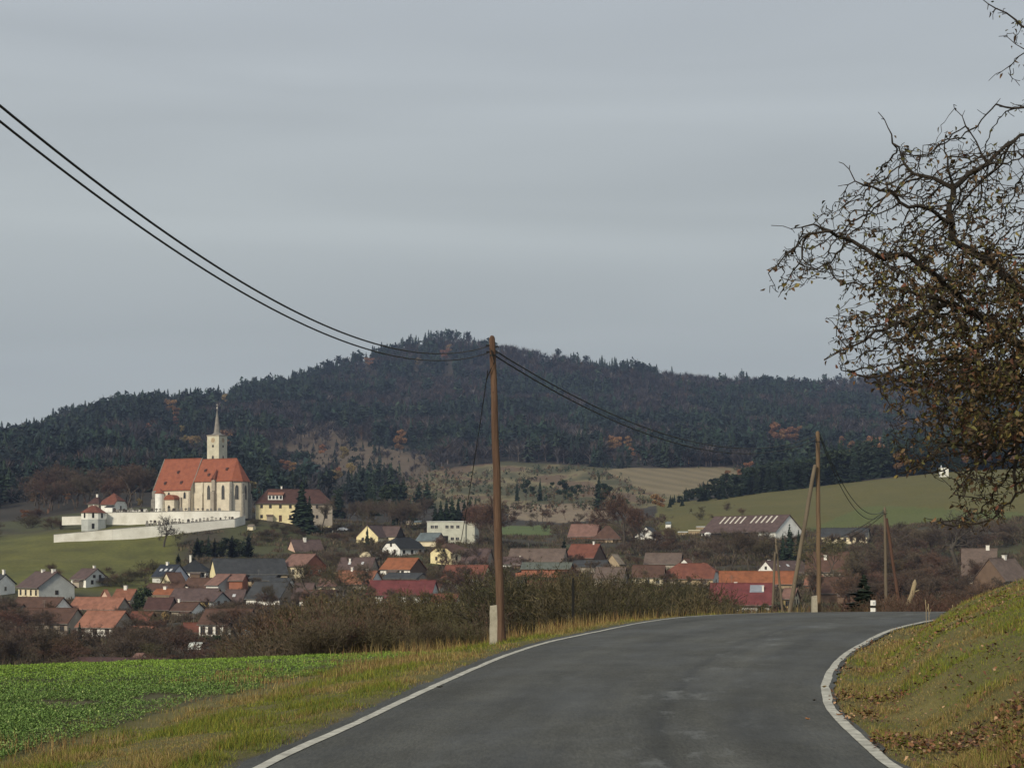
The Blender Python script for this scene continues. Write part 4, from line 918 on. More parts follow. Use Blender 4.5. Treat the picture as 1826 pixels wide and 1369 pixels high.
t, *_ = H('dark roofed house with salmon pink gable and tall white chimney', 506, 527, 575, 982, 962, 992, 'purple', 'cream', side='L', W=9, gwall='pink', win=(0,1), chim=((.45,-.6,.9,1.2),), Y=findY(540, 985))
H('brown house with white chimneys behind the orange brown roof', 600, 660, 672, 1016, 994, 1028, 'purple', 'stone', W=8, skl=2, chim=((.3,-1.5,.5,1.0),))
H('long orange brown roofed house with worn stone gable end', 588, 659, 681, 1040, 1018, 1052, 'orange', 'stone', W=8, gwall='lgrey', chim=((.35,0,.6,.9),(.75,0,.6,.7)))
t, *_ = H('white walled house with vivid orange roof and dark brown gable', 676, 731, 757, 1014, 995, 1029, 'bright', 'white', W=9, gwall='brownw', win=(2,0), frame='framedark')
H('dark flat pitched roof below the vivid orange roofed house', 680, 742, 762, 1031, 1022, 1040, 'slate', 'stone', W=8)
H('long crimson metal roof beside the hedge left of the near pole', 652, 768, 780, 1060, 1036, 1080, 'crimson', 'lgrey', W=9, win=(0,0))
H('cream gabled house with dark roof, balcony door and terrace on the slope', 634, 674, 716, 956, 936, 969, 'purple', 'cream', side='L', W=8.5, gwall='pale_yellow', win=(0,3), chim=((.10,.6,.6,.6),), frame='framedark')
H('brown side wing with a black gable right of the cream gabled house', 676, 706, 718, 955, 938, 967, 'purple', 'cream', W=8, gwall='dark')
H('white house with black half hipped roof and timber beam on its gable', 679, 713, 754, 977, 958, 991, 'black', 'white', side='L', W=9, gwall='white', k=.5, win=(3,3), frame='framedark')
H('low grey roofed garage with cream door between the bungalow and spruce', 640, 664, 676, 989, 979, 999, 'tan', 'cream', side='L', W=5)
H('small cream house with pale blue grey metal roof', 741, 777, 793, 963, 950, 975, 'bluegrey', 'cream', W=7, gwall='pink', win=(0,1), frame='framedark')
H('cream half hipped house with dark roof behind bare branches', 766, 806, 836, 984, 969, 1008, 'brown', 'cream', side='L', W=9, gwall='pale_yellow', k=.5, win=(2,4), frame='framedark')
H('low purple brown roof behind bushes right of the half hipped house', 822, 868, 880, 1000, 978, 1012, 'purple', 'stone', W=9, win=(3,0))
H('house with reddish brown roof hidden behind dark bushes left of the near pole', 786, 860, 878, 1030, 1008, 1052, 'redbrown', 'lgrey', W=9, gwall='pale_yellow', win=(4,2))
# flat roofed block
Y = findY(800, 968); ppm = F/Y; x = (807-913)/F*Y; z = (1000-968)/F*Y
t = thing('house', 'flat roofed cream two storey block with dark entrance and window rows', 'building', (x, Y+5, z), -.16)
w = 86/ppm; hh = 38/ppm; m = MB(); m.box(-w/2, w/2-3.2, -4.4, 5, -2, hh); m.box(w/2-3.2+.003, w/2, -3.6, 5, -2, hh-.25); m.obj('wall', M['wall_panel'], t)
MB().box(-w/2-.2, w/2-3.0, -4.6, 5.2, hh+.003, hh+.25).obj('roof', M['wall_lgrey'], t)
for cx_, zz in ((-6.6,hh-2.4),(-5.2,hh-2.4),(-1.3,hh-2.4),(0.5,hh-2.4),(2.6,hh-2.4),(0.6,.9),(2.4,.9)): window(t, cx_, -4.4, zz, 1.35, 1.25, 'front', 'frame')
MB().box(-2.6, -.9, -4.46, -4.40, -.2, 2.6).obj('door', M['void'], t)
H('brown roof with white wall low behind the thicket below the brick gable', 532, 590, 604, 1068, 1053, 1082, 'brown', 'white', W=7, win=(3,0), frame='framedark')
H('red brown roofed cottage with white wall under the crimson roof', 768, 810, 822, 1074, 1060, 1090, 'redbrown', 'white', W=7, win=(3,1), frame='framedark')
H('cream cottage with brown roof closest to the near pole on its left', 828, 872, 886, 1082, 1066, 1098, 'brown', 'pale_yellow', W=7, gwall='pale_yellow', win=(3,2), frame='framedark')
H('red brown roof just above the hedge right of the near pole', 938, 992, 1004, 1052, 1036, 1068, 'redbrown', 'tan', W=7)
H('small grey roofed shed between the slate barn and pinkish roofs', 440, 486, 494, 1034, 1026, 1044, 'slate', 'tan', W=6)
H('small brown roof between the orange brown roof and the half hipped house', 744, 786, 796, 1046, 1034, 1056, 'redbrown', 'white', W=6, win=(2,0))
H('narrow pinkish roof squeezed left of the long orange brown roof', 566, 598, 606, 1044, 1032, 1056, 'pinkbrown', 'cream', W=6)
H('little white gabled cottage behind the orchard left of the brown farmhouse roof', 318, 330, 352, 1126, 1112, 1138, 'redbrown', 'white', side='L', W=6, gwall='white', win=(1,1), frame='framedark')
H('low tiled shed under the grey gable of the salmon roofed house', 230, 262, 270, 1128, 1118, 1138, 'salmon', 'stone', W=5)
# --- centre group
H('long brown roofed barn stretching right of the near pole', 905, 1002, 1016, 1001, 978, 1012, 'old', 'stone', W=9)
H('grey metal roofed annex directly right of the near pole', 896, 928, 934, 1004, 993, 1014, 'purple', 'lgrey', W=6, chim=((.9,0,.3,.3),))
H('low brick stable with long grey green roof above the hedge', 930, 1016, 1024, 1013, 1003, 1030, 'greygreen', 'brick', W=6)
H('pinkish brick barn with a plain long roof at the edge of the brown field', 1014, 1062, 1076, 955, 934, 962, 'pinkbrown', 'brick', W=9, name='barn', cat='barn')
H('dark brown hip roof right of the pinkish brick barn', 1058, 1106, 1112, 959, 937, 966, 'brown', 'brownw', W=9, k=0)
H('white triangular gable with dark roof beside the large reddish tree', 1134, 1172, 1182, 955, 939, 962, 'slate', 'white', side='L', W=9.5, gwall='white')
H('reddish house roof with white corner right of the small spruce', 1010, 1058, 1082, 993, 970, 1008, 'redbrown', 'brownw', W=9, gwall='brownw', chim=((.8,0,.5,.8),))
H('grey fibre cement roofed shed left of the straw coloured gable', 1020, 1078, 1090, 1009, 999, 1020, 'slate', 'stone', W=6)
H('pale straw coloured gable between brown roofs above the hedge', 1082, 1104, 1112, 1004, 988, 1014, 'tan', 'tan', side='L', W=7, gwall='tan')
H('dark weathered roof behind the red hip roofed house', 1150, 1212, 1224, 1004, 986, 1016, 'old', 'stone', W=9)
H('brown cottage with pale window frames above the hedge near the crest', 1128, 1182, 1192, 1028, 1008, 1046, 'brown', 'cream', W=8, win=(3,0))
H('cottage with small white gable peeping through the hedge', 1142, 1156, 1190, 1062, 1048, 1076, 'brown', 'white', side='L', W=5, gwall='white', win=(0,1))
H('tan roofed cottage low behind the hedge centre', 1060, 1110, 1124, 1030, 1012, 1050, 'old', 'stone', W=8, win=(2,0))
# --- right group
t, *_ = H('red brown half hipped house with grey white gable at its right', 1190, 1271, 1290, 1030, 1005, 1046, 'redbrown', 'tan', W=9, k=.45, gwall='lgrey', win=(3,1), chim=((.72,1.0,.5,1.0),), chmat='chimb')
H('small bright white gable rising above the red brown half hipped roof', 1212, 1233, 1240, 1008, 996, 1020, 'brown', 'white', side='L', W=6.5, gwall='white', Y=findY(1230, 1030))
H('long bright orange roofed house above the crimson roof', 1286, 1418, 1426, 1040, 1019, 1052, 'bright', 'tan', W=9)
H('white gabled house with purple brown roof above the bright orange roof', 1357, 1381, 1452, 1018, 1000, 1030, 'purple', 'lgrey', side='L', W=7.5, gwall='white', win=(0,3), skl=3, chim=((.12,.5,.5,.6),), frame='framedark')
t, Ln, W_, h_, r_, _ = H('crimson metal roofed house with a solar panel and white chimney cap', 1270, 1372, 1388, 1074, 1041, 1094, 'crimson', 'lgrey', W=9.5, gwall='dark', chim=((.40,.2,.6,.4),(.88,-2.0,.4,1.2)), over=.8)
u0, u1, xx = .50, .88, Ln*.28
MB().shell([(xx-1.6,-W_/2*(1-u0),h_+r_*u0+.22),(xx+1.4,-W_/2*(1-u0),h_+r_*u0+.22),(xx+1.4,-W_/2*(1-u1),h_+r_*u1+.22),(xx-1.6,-W_/2*(1-u1),h_+r_*u1+.22)], [(0,1,2,3)], .07).obj('solar_panel', M['panel_pv'], t)
t2, *_ = H('small yellow house with salmon roof and peeling gable behind the prop pole', 1396, 1414, 1434, 1066, 1050, 1086, 'pinkbrown', 'yellow', W=6.5, gwall='cream', win=(1,3), frame='framedark')
H('large dark brown roof right of the straight pole', 1440, 1512, 1530, 1018, 984, 1036, 'brown', 'stone', W=11, chim=((.45,-2.0,.8,1.0),))
H('orange brick annex with rounded gable behind the straight pole', 1437, 1464, 1477, 1042, 1027, 1054, 'salmon', 'brick', W=6.5, gwall='tan', chim=((.6,0,.8,.6),))
H('low brown roof behind the pole base and the dark spruce', 1460, 1528, 1545, 1056, 1030, 1076, 'brown', 'brownw', W=9)
H('weathered house with mossy grey roof at the right beyond the bank', 1720, 1776, 1800, 1026, 978, 1046, 'old', 'brownw', W=12, gwall='brownw', chim=((.75,0,.9,.8),), win=(2,0))
H('mossy roofed farmhouse with peeling white wall at the right frame edge', 1752, 1792, 1850, 1032, 996, 1062, 'old', 'stone', side='L', W=9, gwall='brownw', win=(3,2), frame='framedark', chim=((.6,0,.8,.8),))
# big barn with skylights
t, Ln, W_, h_, r_, _ = H('large barn with purple grey roof, pale skylight strips and white gable', 1266, 1383, 1440, 946, 917, 962, 'purple', 'lgrey', W=15, gwall='white', name='barn', cat='barn', over=.6)
for i in range(11):
    x = -Ln*.34+i*Ln*.070; u0, u1 = .50, .93
    if i % 6 == 5: continue
    MB().shell([(x-.35,-W_/2*(1-u0),h_+r_*u0+.20),(x+.35,-W_/2*(1-u0),h_+r_*u0+.20),(x+.35,-W_/2*(1-u1),h_+r_*u1+.20),(x-.35,-W_/2*(1-u1),h_+r_*u1+.20)], [(0,1,2,3)], .06).obj('skylight', M['frame'], t)
MB().box(-Ln/2+.5, Ln/2*.55, -W_/2-.04, -W_/2-.003, -.4, h_-.35).obj('open_bay', M['void'], t)
H('long low white stable with dark roof and a row of small windows', 1462, 1546, 1560, 955, 941, 969, 'slate', 'cream', W=8, win=(8,0), frame='framedark', name='barn', cat='stable')
H('tiny white hut at the meadow foot left of the large barn', 1187, 1196, 1198, 934, 930, 941, 'bluegrey', 'white', W=2.2, name='hut', cat='hut', over=.15)
H('tiny pale shed on the dark slope behind the blue grey roof', 724, 733, 736, 932, 928, 938, 'tan', 'cream', W=3, name='hut', cat='hut', over=.2)
H('tiny long pale shed beside its twin on the dark wooded slope', 736, 750, 753, 931, 928, 936, 'bluegrey', 'cream', W=3, name='hut', cat='hut', over=.2)
H('small cream garden hut below the cemetery wall', 441, 451, 454, 938, 935, 946, 'tan', 'cream', W=3, name='hut', cat='hut', over=.2)
H('pale garden shed among bare trees left of the greenhouse', 208, 218, 222, 1141, 1137, 1152, 'tan', 'lgrey', W=3, name='hut', cat='hut', over=.2)
H('pale ochre garden shed just left of the bare reddish orchard trees', 250, 264, 268, 1146, 1141, 1156, 'pinkbrown', 'cream', W=3, name='hut', cat='hut', over=.2)
H('long low red brown shed roof just above the green field edge', 118, 286, 296, 1184, 1176, 1192, 'darkred', 'brownw', W=6, name='shed', cat='shed', over=.3, Y=215)
H('small cream box shed on the low red brown roof line', 238, 250, 254, 1172, 1166, 1184, 'pinkbrown', 'cream', W=3.0, name='hut', cat='hut', over=.2, Y=225)
H('white van sized shed by the field hedge left of the near pole', 688, 712, 716, 1094, 1090, 1104, 'bluegrey', 'lgrey', W=4.0, name='shed', cat='shed', over=.2)
# timber stacks and trailers by the large barn
for i, (px, py, wpx, hpx, c, lab) in enumerate([(1218,954,16,5,'lgrey','pale tarpaulin covered stack of timber left of the barn, leftmost'),(1238,952,20,6,'cream','pale timber stack in the middle of the yard left of the barn'),(1250,944,16,4,'lgrey','upper pale timber stack in the yard beside the barn'),(1262,958,12,9,'white','small white water tank standing beside the barn yard')]):
    x, Yq, z = gpt(px, py, 500); p_ = F/Yq; w = wpx/p_; h = hpx/p_; t = thing('timber_stack' if i < 3 else 'water_tank', lab, 'timber stack' if i < 3 else 'tank', (x, Yq, z), .2*i-.3)
    m = MB()
    if i < 3:
        for a in range(4):
            for b_ in range(max(2, int(h/.28))): m.tube([(-w/2+random.uniform(-.2,.2), -.7+a*.45, b_*.28+.1), (w/2+random.uniform(-.2,.2), -.7+a*.45, b_*.28+.1)], [.14,.14], 6)
        m.obj('logs', M['wall_tan'], t); MB().shell([(-w/2-.2,-1.0,h+.05),(w/2+.2,-1.0,h+.05),(w/2+.2,0,h+.3),(-w/2-.2,0,h+.3),(w/2+.2,.9,h),(-w/2-.2,.9,h)], [(0,1,2,3),(3,2,4,5)], .05).obj('cover', M['wall_'+c], t)
    else:
        m.tube([(0,0,-.4),(0,0,.1),(0,0,h*.8),(0,0,h)], [w*.48,w*.5,w*.5,w*.25], 14); m.obj('tank', M['wall_white'], t); MB().tube([(0,0,h),(0,0,h+.15)], [.3,.3], 8).obj('lid', M['plasticblack'], t)
# greenhouse tunnel
x, Yq, z = gpt(354, 1157, 200); t = thing('greenhouse', 'pale rounded polytunnel greenhouse on the lawn above the green field', 'greenhouse', (x, Yq, z), -.45)
ln, rad = 3.0, 1.25; m = MB(); n = 10; v = []; f = []
for i in range(8):
    for k in range(n+1): v.append((-ln/2+ln*i/7, -rad*math.cos(PI*k/n), (1.0+.02*(i%2))*rad*1.05*math.sin(PI*k/n)-.05))
for i in range(7):
    for k in range(n): f.append((i*(n+1)+k, (i+1)*(n+1)+k, (i+1)*(n+1)+k+1, i*(n+1)+k+1))
m.add(v, f); m.obj('film_cover', M['film'], t, smooth=True)
m = MB(); m.add([v[k] for k in range(n+1)], [tuple(range(n+1))]); m.obj('end_wall', M['wall_brownw'], t)
m = MB()
for i in (0, 3, 7): m.tube([(-ln/2+ln*i/7, -(rad+.03)*math.cos(PI*k/n), (rad*1.05+.04)*math.sin(PI*k/n)) for k in range(n+1)], [.035]*(n+1), 5)
m.obj('hoop', M['stonegrey'], t)

# ---------------------------------------------------------------- chapel on the meadow
x, Yq, z = gpt(1683, 850, 600); ppm = F/Yq
t = thing('wayside_chapel', 'tiny white wayside chapel with an arched niche on the green slope', 'chapel', (x, Yq, z), -.1)
w = 15/ppm; h = 15/ppm; m = MB(); m.box(-w/2, w/2, -1.6, 1.6, -1, h); m.obj('wall', M['whitewash'], t)
MB().box(-w/2-.15, w/2+.15, -1.75, 1.75, h+.003, h+.22).obj('cornice', M['whitewash'], t)
window(t, .1, -1.6, h*.35, 1.1, h*.45, 'front', 'void', arched=True)
MB().tube([(-w*.3,0,h+.2),(-w*.3,0,h+1.0)], [.45,.35], 8).tube([(-w*.3,0,h+1.0),(-w*.3,0,h+1.6)], [.35,.05], 8).obj('turret', M['wall_blue'], t)

# ---------------------------------------------------------------- parish church
YC = 620.0; pc = F/YC; thC = math.radians(25); zc0 = (1000-911)/F*YC
cx0, cy0 = (276-913)/F*YC, YC                                  # west front corner of the nave
eE = (math.cos(thC), -math.sin(thC)); eN = (math.sin(thC), math.cos(thC))
NL, NW, NH, NRr = 71/pc/math.cos(thC)*1.0, 13.4, 40/pc, 53/pc
CL, CW, CH, CR = 17.0, 10.0, 54/pc, 37/pc
church = thing('church', 'gothic parish church with red tiled roofs, cream walls and a slender spire', 'church', (cx0, cy0, zc0), -thC)
# local frame: x east along the ridge from the nave's west wall, y north, origin at the west front corner; axis of the ridge at y = NW/2
ax = NW/2; fd = -3
m = MB()
m.add([(0,0,fd),(NL,0,fd),(NL,0,NH),(0,0,NH)], [(0,1,2,3)]); m.add([(0,NW,fd),(NL,NW,fd),(NL,NW,NH),(0,NW,NH)], [(3,2,1,0)])
m.add([(0,0,fd),(0,NW,fd),(0,NW,NH),(0,ax,NH+NRr),(0,0,NH)], [(4,3,2,1,0)]); m.add([(NL,0,fd),(NL,NW,fd),(NL,NW,NH),(NL,ax,NH+NRr),(NL,0,NH)], [(0,1,2,3,4)])
m.obj('nave_wall', M['wall_churchw'], church)
sl = NRr/ax; o = .5; m = MB()
m.shell([(-.35,-o,NH-o*sl+.15),(NL+.25,-o,NH-o*sl+.15),(NL+.25,ax,NH+NRr+.15),(-.35,ax,NH+NRr+.15),(NL+.25,NW+o,NH-o*sl+.15),(-.35,NW+o,NH-o*sl+.15)], [(0,1,2,3),(3,2,4,5)], .25)
m.box(-.35, NL+.25, ax-.18, ax+.18, NH+NRr+.12, NH+NRr+.3)
nroof = m.obj('nave_roof', M['roof_church'], church)
for xe in (-.45, NL+.32):
    m = MB(); m.tube([(xe,-o,NH-o*sl+.2),(xe,ax,NH+NRr+.25),(xe,NW+o,NH-o*sl+.2)], [.17,.17,.17], 5); m.obj('gable_coping', M['stonegrey'], nroof)
yo = ax-CW/2; a3 = CW*.2929*1.0
apse = [(NL-.05, yo), (NL+CL, yo), (NL+CL+CW*.30, yo+CW*.30), (NL+CL+CW*.30, yo+CW*.70), (NL+CL, yo+CW), (NL-.05, yo+CW)]
m = MB(); n = len(apse); v = [(x,y,fd) for x,y in apse]+[(x,y,CH) for x,y in apse]; m.add(v, [(i,(i+1)%n,n+(i+1)%n,n+i) for i in range(n)]+[tuple(range(n,2*n))]); m.obj('chancel_wall', M['wall_churchw'], church)
def offp(poly, o_):  # outward offset of the eaves
    c = (NL+CL*.5, ax); return [(x+(o_ if x > c[0]+CL*.4 else 0), y+(o_ if y > c[1]+.1 else -o_)) for x, y in poly]
ae = offp(apse, .45); rzt = CH+CR; zE = CH-.45*CR/(CW/2)+.15; re = (NL+CL-.8, ax, rzt+.15); rw = (NL+.02, ax, rzt+.15)
vv = [(x,y,zE) for x,y in ae]+[re, rw]
m = MB(); m.shell(vv, [(0,1,6,7), (1,2,6), (2,3,6), (3,4,6), (4,5,7,6)], .25); m.box(NL+.3, NL+CL-.8, ax-.16, ax+.16, rzt+.12, rzt+.28); croof = m.obj('chancel_roof', M['roof_church'], church)
# cornices
MB().box(.003, NL-.003, -.16, -.003, NH-.9, NH-.55).obj('cornice', M['wall_churchw'], church)
def buttress(x, y, ang, w=.9, d=1.3, h=None, mat='stonegrey'):
    h = h or CH*.92; m = MB(); ca, sa = math.cos(ang), math.sin(ang)
    def T(a, b_): return (x+a*ca-b_*sa, y+a*sa+b_*ca)
    for k, (d0, z0, z1) in enumerate(((d, fd, h*.62), (d*.62, h*.62, h))):
        q = [T(-w/2, 0.02), T(-w/2, -d0), T(w/2, -d0), T(w/2, 0.02)]; nx = [T(-w/2, 0.02), T(-w/2, -d0*.7), T(w/2, -d0*.7), T(w/2, 0.02)]
        m.add([(a, b_, z0) for a, b_ in q]+[(a, b_, z1-.5) for a, b_ in q], [(i, (i+1)%4, 4+(i+1)%4, 4+i) for i in range(4)])
        m.add([(a, b_, z1-.5) for a, b_ in q]+[(q[0][0], q[0][1], z1+.2), (q[3][0], q[3][1], z1+.2)], [(1,2,5,4), (0,1,4), (2,3,5), (0,4,5,3)])
    m.obj('buttress', M[mat], church)
buttress(NL+4.2, yo, 0, .7, .9, mat='wall_churchw'); buttress(NL+9.6, yo, 0, 1.5, 1.7, h=CH+.3, mat='wall_stone'); buttress(NL+CL-.05, yo+.05, PI/8, .9, 1.2, mat='stonegrey')
buttress(NL+CL+CW*.30, yo+CW*.30, PI*3/8, .9, 1.2, mat='stonegrey'); buttress(NL+CL+CW*.30, yo+CW*.70, PI*5/8, .9, 1.2, mat='stonegrey')
buttress(.3, 0, 0, 1.7, 1.6, h=NH*.92, mat='stonegrey'); buttress(NL-.4, 0, 0, .8, .6, h=NH*.9, mat='wall_stone')
# little pent roof over the big chancel buttress
MB().shell([(NL+8.7,yo-1.6,CH-.2),(NL+10.5,yo-1.6,CH-.2),(NL+9.6,yo-1.6,CH+.6),(NL+9.6,yo+1.6,CH+CR*.52),(NL+8.7,yo+1.0,CH+.9),(NL+10.5,yo+1.0,CH+.9)], [(0,2,3,4),(2,1,5,3)], .12).obj('buttress_roof', M['roof_redbrown'], church)
def lancet(x, y, ang, w, h, z):
    """tall pointed window on a wall through (x,y) facing direction ang (0 = -y)"""
    m = MB(); g = MB(); ca, sa = math.cos(ang), math.sin(ang)
    def T(a, zz, d): return (x+a*ca-(-d)*sa, y+a*sa+(-d)*ca, z+zz)
    prof = [(-w/2, 0), (w/2, 0), (w/2, h-w*.95)]+[(w/2*math.cos(k/4*PI/2)**1.2, h-w*.95+w*.95*math.sin(k/4*PI/2)) for k in range(1, 4)]+[(0, h)]+[(-w/2*math.cos((4-k)/4*PI/2)**1.2, h-w*.95+w*.95*math.sin((4-k)/4*PI/2)) for k in range(1, 4)]+[(-w/2, h-w*.95)]
    t_ = .16; inn = [(a*(1-2*t_/w), t_+zz*(1-2*t_/h)) for a, zz in prof]; n = len(prof)
    m.add([T(a, zz, .10) for a, zz in prof]+[T(a, zz, .10) for a, zz in inn]+[T(a, zz, 0) for a, zz in prof]+[T(a, zz, .02) for a, zz in inn],
          [(i,(i+1)%n,n+(i+1)%n,n+i) for i in range(n)]+[(i,2*n+i,2*n+(i+1)%n,(i+1)%n) for i in range(n)]+[(n+i,n+(i+1)%n,3*n+(i+1)%n,3*n+i) for i in range(n)])
    if h > 3:
        m.add([T(-.05, t_, .06), T(.05, t_, .06), T(.05, h*.8, .06), T(-.05, h*.8, .06)], [(0,1,2,3)])
    o_ = m.obj('window', M['wall_stone'], church); g.add([T(a, zz, .03) for a, zz in inn], [tuple(range(n))]); g.obj('pane', M['glass'], o_)
for xw in (NL+6.9, NL+13.4): lancet(xw, yo, 0, 1.5, 5.6, CH-7.6)
dxa = CW*.30; lancet(NL+CL+dxa/2, yo+dxa/2, math.atan2(dxa, dxa), 1.5, 5.6, CH-7.6); lancet(NL+CL+dxa, ax, PI/2, 1.5, 5.6, CH-7.6)
for xw in (6.6, 13.9): lancet(xw, 0, 0, 1.25, 2.7, NH-4.1)
# roof vents
def vent(parent, x, u, base_y, sl_, z0):
    y = base_y+u; z = z0+u*sl_; MB().add([(x-.45,y-.5,z-.5*sl_+.25),(x+.45,y-.5,z-.5*sl_+.25),(x+.45,y-.5,z+.28),(x-.45,y-.5,z+.28),(x-.6,y+.35,z+.62),(x+.6,y+.35,z+.62)], [(0,1,2,3),(3,2,5,4)]).obj('vent_dormer', M['roof_darkred'], parent)
for xx, u in ((4.2,1.1),(11.6,1.2),(8.4,3.6)): vent(nroof, xx, u, 0, sl, NH+.15)
for xx, u in ((NL+4.0,2.2),(NL+6.3,1.1),(NL+13.6,2.4)): vent(croof, xx, u, yo, CR/(CW/2), CH+.15)
# round side chapel with conical roof, and the porch
m = MB(); r_ = 1.75; c0 = (3.0, -.9); m.prism([(c0[0]+r_*math.cos(a*PI/8), c0[1]+r_*math.sin(a*PI/8)) for a in range(16)], fd, 6.6); m.obj('apsidiole', M['wall_white'], church, smooth=False)
MB().prism([(c0[0]+(r_+.3)*math.cos(a*PI/8), c0[1]+(r_+.3)*math.sin(a*PI/8)) for a in range(16)], 6.603, 8.6, 0, .05, *c0).obj('apsidiole_roof', M['roof_church'], church)
px0, px1, pd, ph = 7.2, 11.6, -3.4, 4.0
MB().box(px0, px1, pd, .01, fd, ph).obj('porch', M['wall_churchw'], church)
m = MB(); v = []; nn = 10
for yv in (pd-.25, .02):
    for k in range(nn+1): v.append((px0-.25+(px1-px0+.5)*(.5-.5*math.cos(PI*k/nn)), yv, ph+.003+2.0*math.sin(PI*k/nn)))
m.add(v, [(k, k+1, nn+2+k, nn+1+k) for k in range(nn)][::1]+[tuple(range(nn+1))[::-1], tuple(range(nn+1, 2*nn+2))]); m.obj('porch_roof', M['roof_church'], church)
lancet((px0+px1)/2-.2, pd, 0, 1.15, 2.5, -.3)
MB().box((px0+px1)/2-.75, (px0+px1)/2+.35, pd-.12, pd-.103, -.3, 1.6).obj('door', M['void'], church)
MB().box(px1+.4, px1+1.1, -.7, .01, fd, 5.0).obj('pier', M['wall_stone'], church)
# tower north of the chancel
TW = 5.4; tx = NL+1.0; ty = ax+2.2; tw_h = (911-783)/pc+1.2
pl = Vector((tx, ty)); m = MB(); m.box(tx, tx+TW, ty, ty+TW, fd, tw_h); m.obj('tower_wall', M['wall_towerw'], church)
MB().box(tx-.15, tx+TW+.15, ty-.15, ty+TW+.15, tw_h+.003, tw_h+.4).obj('cornice', M['wall_stone'], church)
c = (tx+TW/2, ty+TW/2); m = MB(); b0 = tw_h+.403; n = 8
rings = [(TW*.72, 0), (TW*.36, .45), (1.30, .95), (1.12, 2.2), (.80, 5.0), (.38, 7.8), (.06, 9.8)]
v = []; 
for r_, z_ in rings:
    for k in range(8):
        a = PI/8+k*PI/4; s_ = 1.0
        if z_ == 0: q = TW/2+.35; x_, y_ = [(q,q*.41),(q*.41,q),(-q*.41,q),(-q,q*.41),(-q,-q*.41),(-q*.41,-q),(q*.41,-q),(q,-q*.41)][k]
        else: x_, y_ = r_*math.cos(a), r_*math.sin(a)
        v.append((c[0]+x_, c[1]+y_, b0+z_))
m.add(v, [(i*8+k, i*8+(k+1)%8, (i+1)*8+(k+1)%8, (i+1)*8+k) for i in range(len(rings)-1) for k in range(8)]+[tuple(range(7,-1,-1))])
spire = m.obj('spire', M['metalroof'], church)
m = MB(); zt = b0+9.7; m.tube([(c[0],c[1],zt),(c[0],c[1],zt+2.6)], [.07,.05], 5)
import itertools
m.tube([(c[0]-.5,c[1],zt+1.9),(c[0]+.5,c[1],zt+1.9)], [.06,.06], 5); m.tube([(c[0],c[1],zt+.35),(c[0],c[1],zt+.6),(c[0],c[1],zt+.95),(c[0],c[1],zt+1.2)], [.05,.28,.28,.05], 8); m.obj('cross', M['frame'], spire)
lancet(tx+TW/2, ty, 0, 1.05, 2.3, tw_h-9.6); lancet(tx+TW, ty+TW/2, PI/2, 1.05, 2.3, tw_h-9.6)
window(church, tx+TW/2, ty, tw_h-4.3, .8, .9, 'front', 'framedark'); window(church, ty+TW/2, tx+TW, tw_h-4.3, .8, .9, 'side', 'framedark')
for side_ in (0, 1):                                            # clock faces with hands
    m = MB(); q = MB(); cc = (tx+TW/2, ty-.06) if side_ == 0 else (tx+TW+.06, ty+TW/2); zz = tw_h-1.6
    def P_(a, b_, d): return (cc[0]+a, cc[1]-d, zz+b_) if side_ == 0 else (cc[0]+d, cc[1]+a, zz+b_)
    m.add([P_(.95*math.cos(k*PI/10), .95*math.sin(k*PI/10), 0) for k in range(20)], [tuple(range(20))]); cf = m.obj('clock_face', M['wall_tan'], church)
    for a0, ln_ in ((PI/2+.15, .75), (PI/2-2.4, .5)):
        dxh, dzh = math.cos(a0), math.sin(a0); q.add([P_(-dzh*.06, dxh*.06, .03), P_(dzh*.06, -dxh*.06, .03), P_(dxh*ln_+dzh*.03, dzh*ln_, .03), P_(dxh*ln_-dzh*.03, dzh*ln_, .03)], [(0,1,2,3)])
    q.obj('clock_hand', M['void'], cf)

# ---------------------------------------------------------------- cemetery walls
def wall_run(label, pts, th=.6, name='cemetery_wall', cat='wall', cope=True):
    """pts: (px, top row, bottom row, distance)"""
    P = [(at(a, b_, Y_), at(a, c_, Y_)) for a, b_, c_, Y_ in pts]; base = P[0][1]; m = MB(); mc = MB()
    for (t0, b0_), (t1_, b1_) in zip(P[:-1], P[1:]):
        n_ = max(1, int((t1_-t0).length/2.5))
        d = Vector((t1_.x-t0.x, t1_.y-t0.y, 0)).normalized(); nn_ = Vector((d.y, -d.x, 0))*th/2
        for i in range(n_):
            u0, u1 = i/n_, (i+1)/n_; a0 = t0.lerp(t1_, u0)-base; a1 = t0.lerp(t1_, u1)-base; c0 = b0_.lerp(b1_, u0)-base; c1 = b0_.lerp(b1_, u1)-base
            w0 = Vector((0,0,random.uniform(-.05,.05))) 
            v = [c0+nn_-Vector((0,0,1.5)), c1+nn_-Vector((0,0,1.5)), a1+nn_, a0+nn_, c0-nn_-Vector((0,0,1.5)), c1-nn_-Vector((0,0,1.5)), a1-nn_, a0-nn_]
            m.add(v, [(0,1,2,3),(5,4,7,6),(3,2,6,7),(1,5,6,2),(0,3,7,4)])
            k_ = Vector((0,0,.003)); q = nn_*1.35; up = Vector((0,0,.16)); cz = (a0+a1)/2
            mc.add([a0+q+k_, a1+q+k_, a1+up+k_, a0+up+k_, a0-q+k_, a1-q+k_], [(0,1,2,3),(3,2,5,4),(0,4,5,1)])
    t = thing(name, label, cat, base); m.obj('wall', M['cemetery'], t)
    if cope: mc.obj('coping', M['stonegrey'], t)
    return t
wall_run('upper whitewashed cemetery wall running below the church', [(190,914,928,606),(267,913,929,604),(330,911.5,927,600),(428,911,926,598)])
wall_run('short whitewashed wall left of the small hip roofed gatehouse', [(111,921,929,607),(146,920,928,606)])
wall_run('long lower whitewashed wall crossing the top of the meadow', [(96,953,969,570),(200,943.5,958,574),(296,935.5,950,580),(360,930,944,585),(418,925,938,590)])
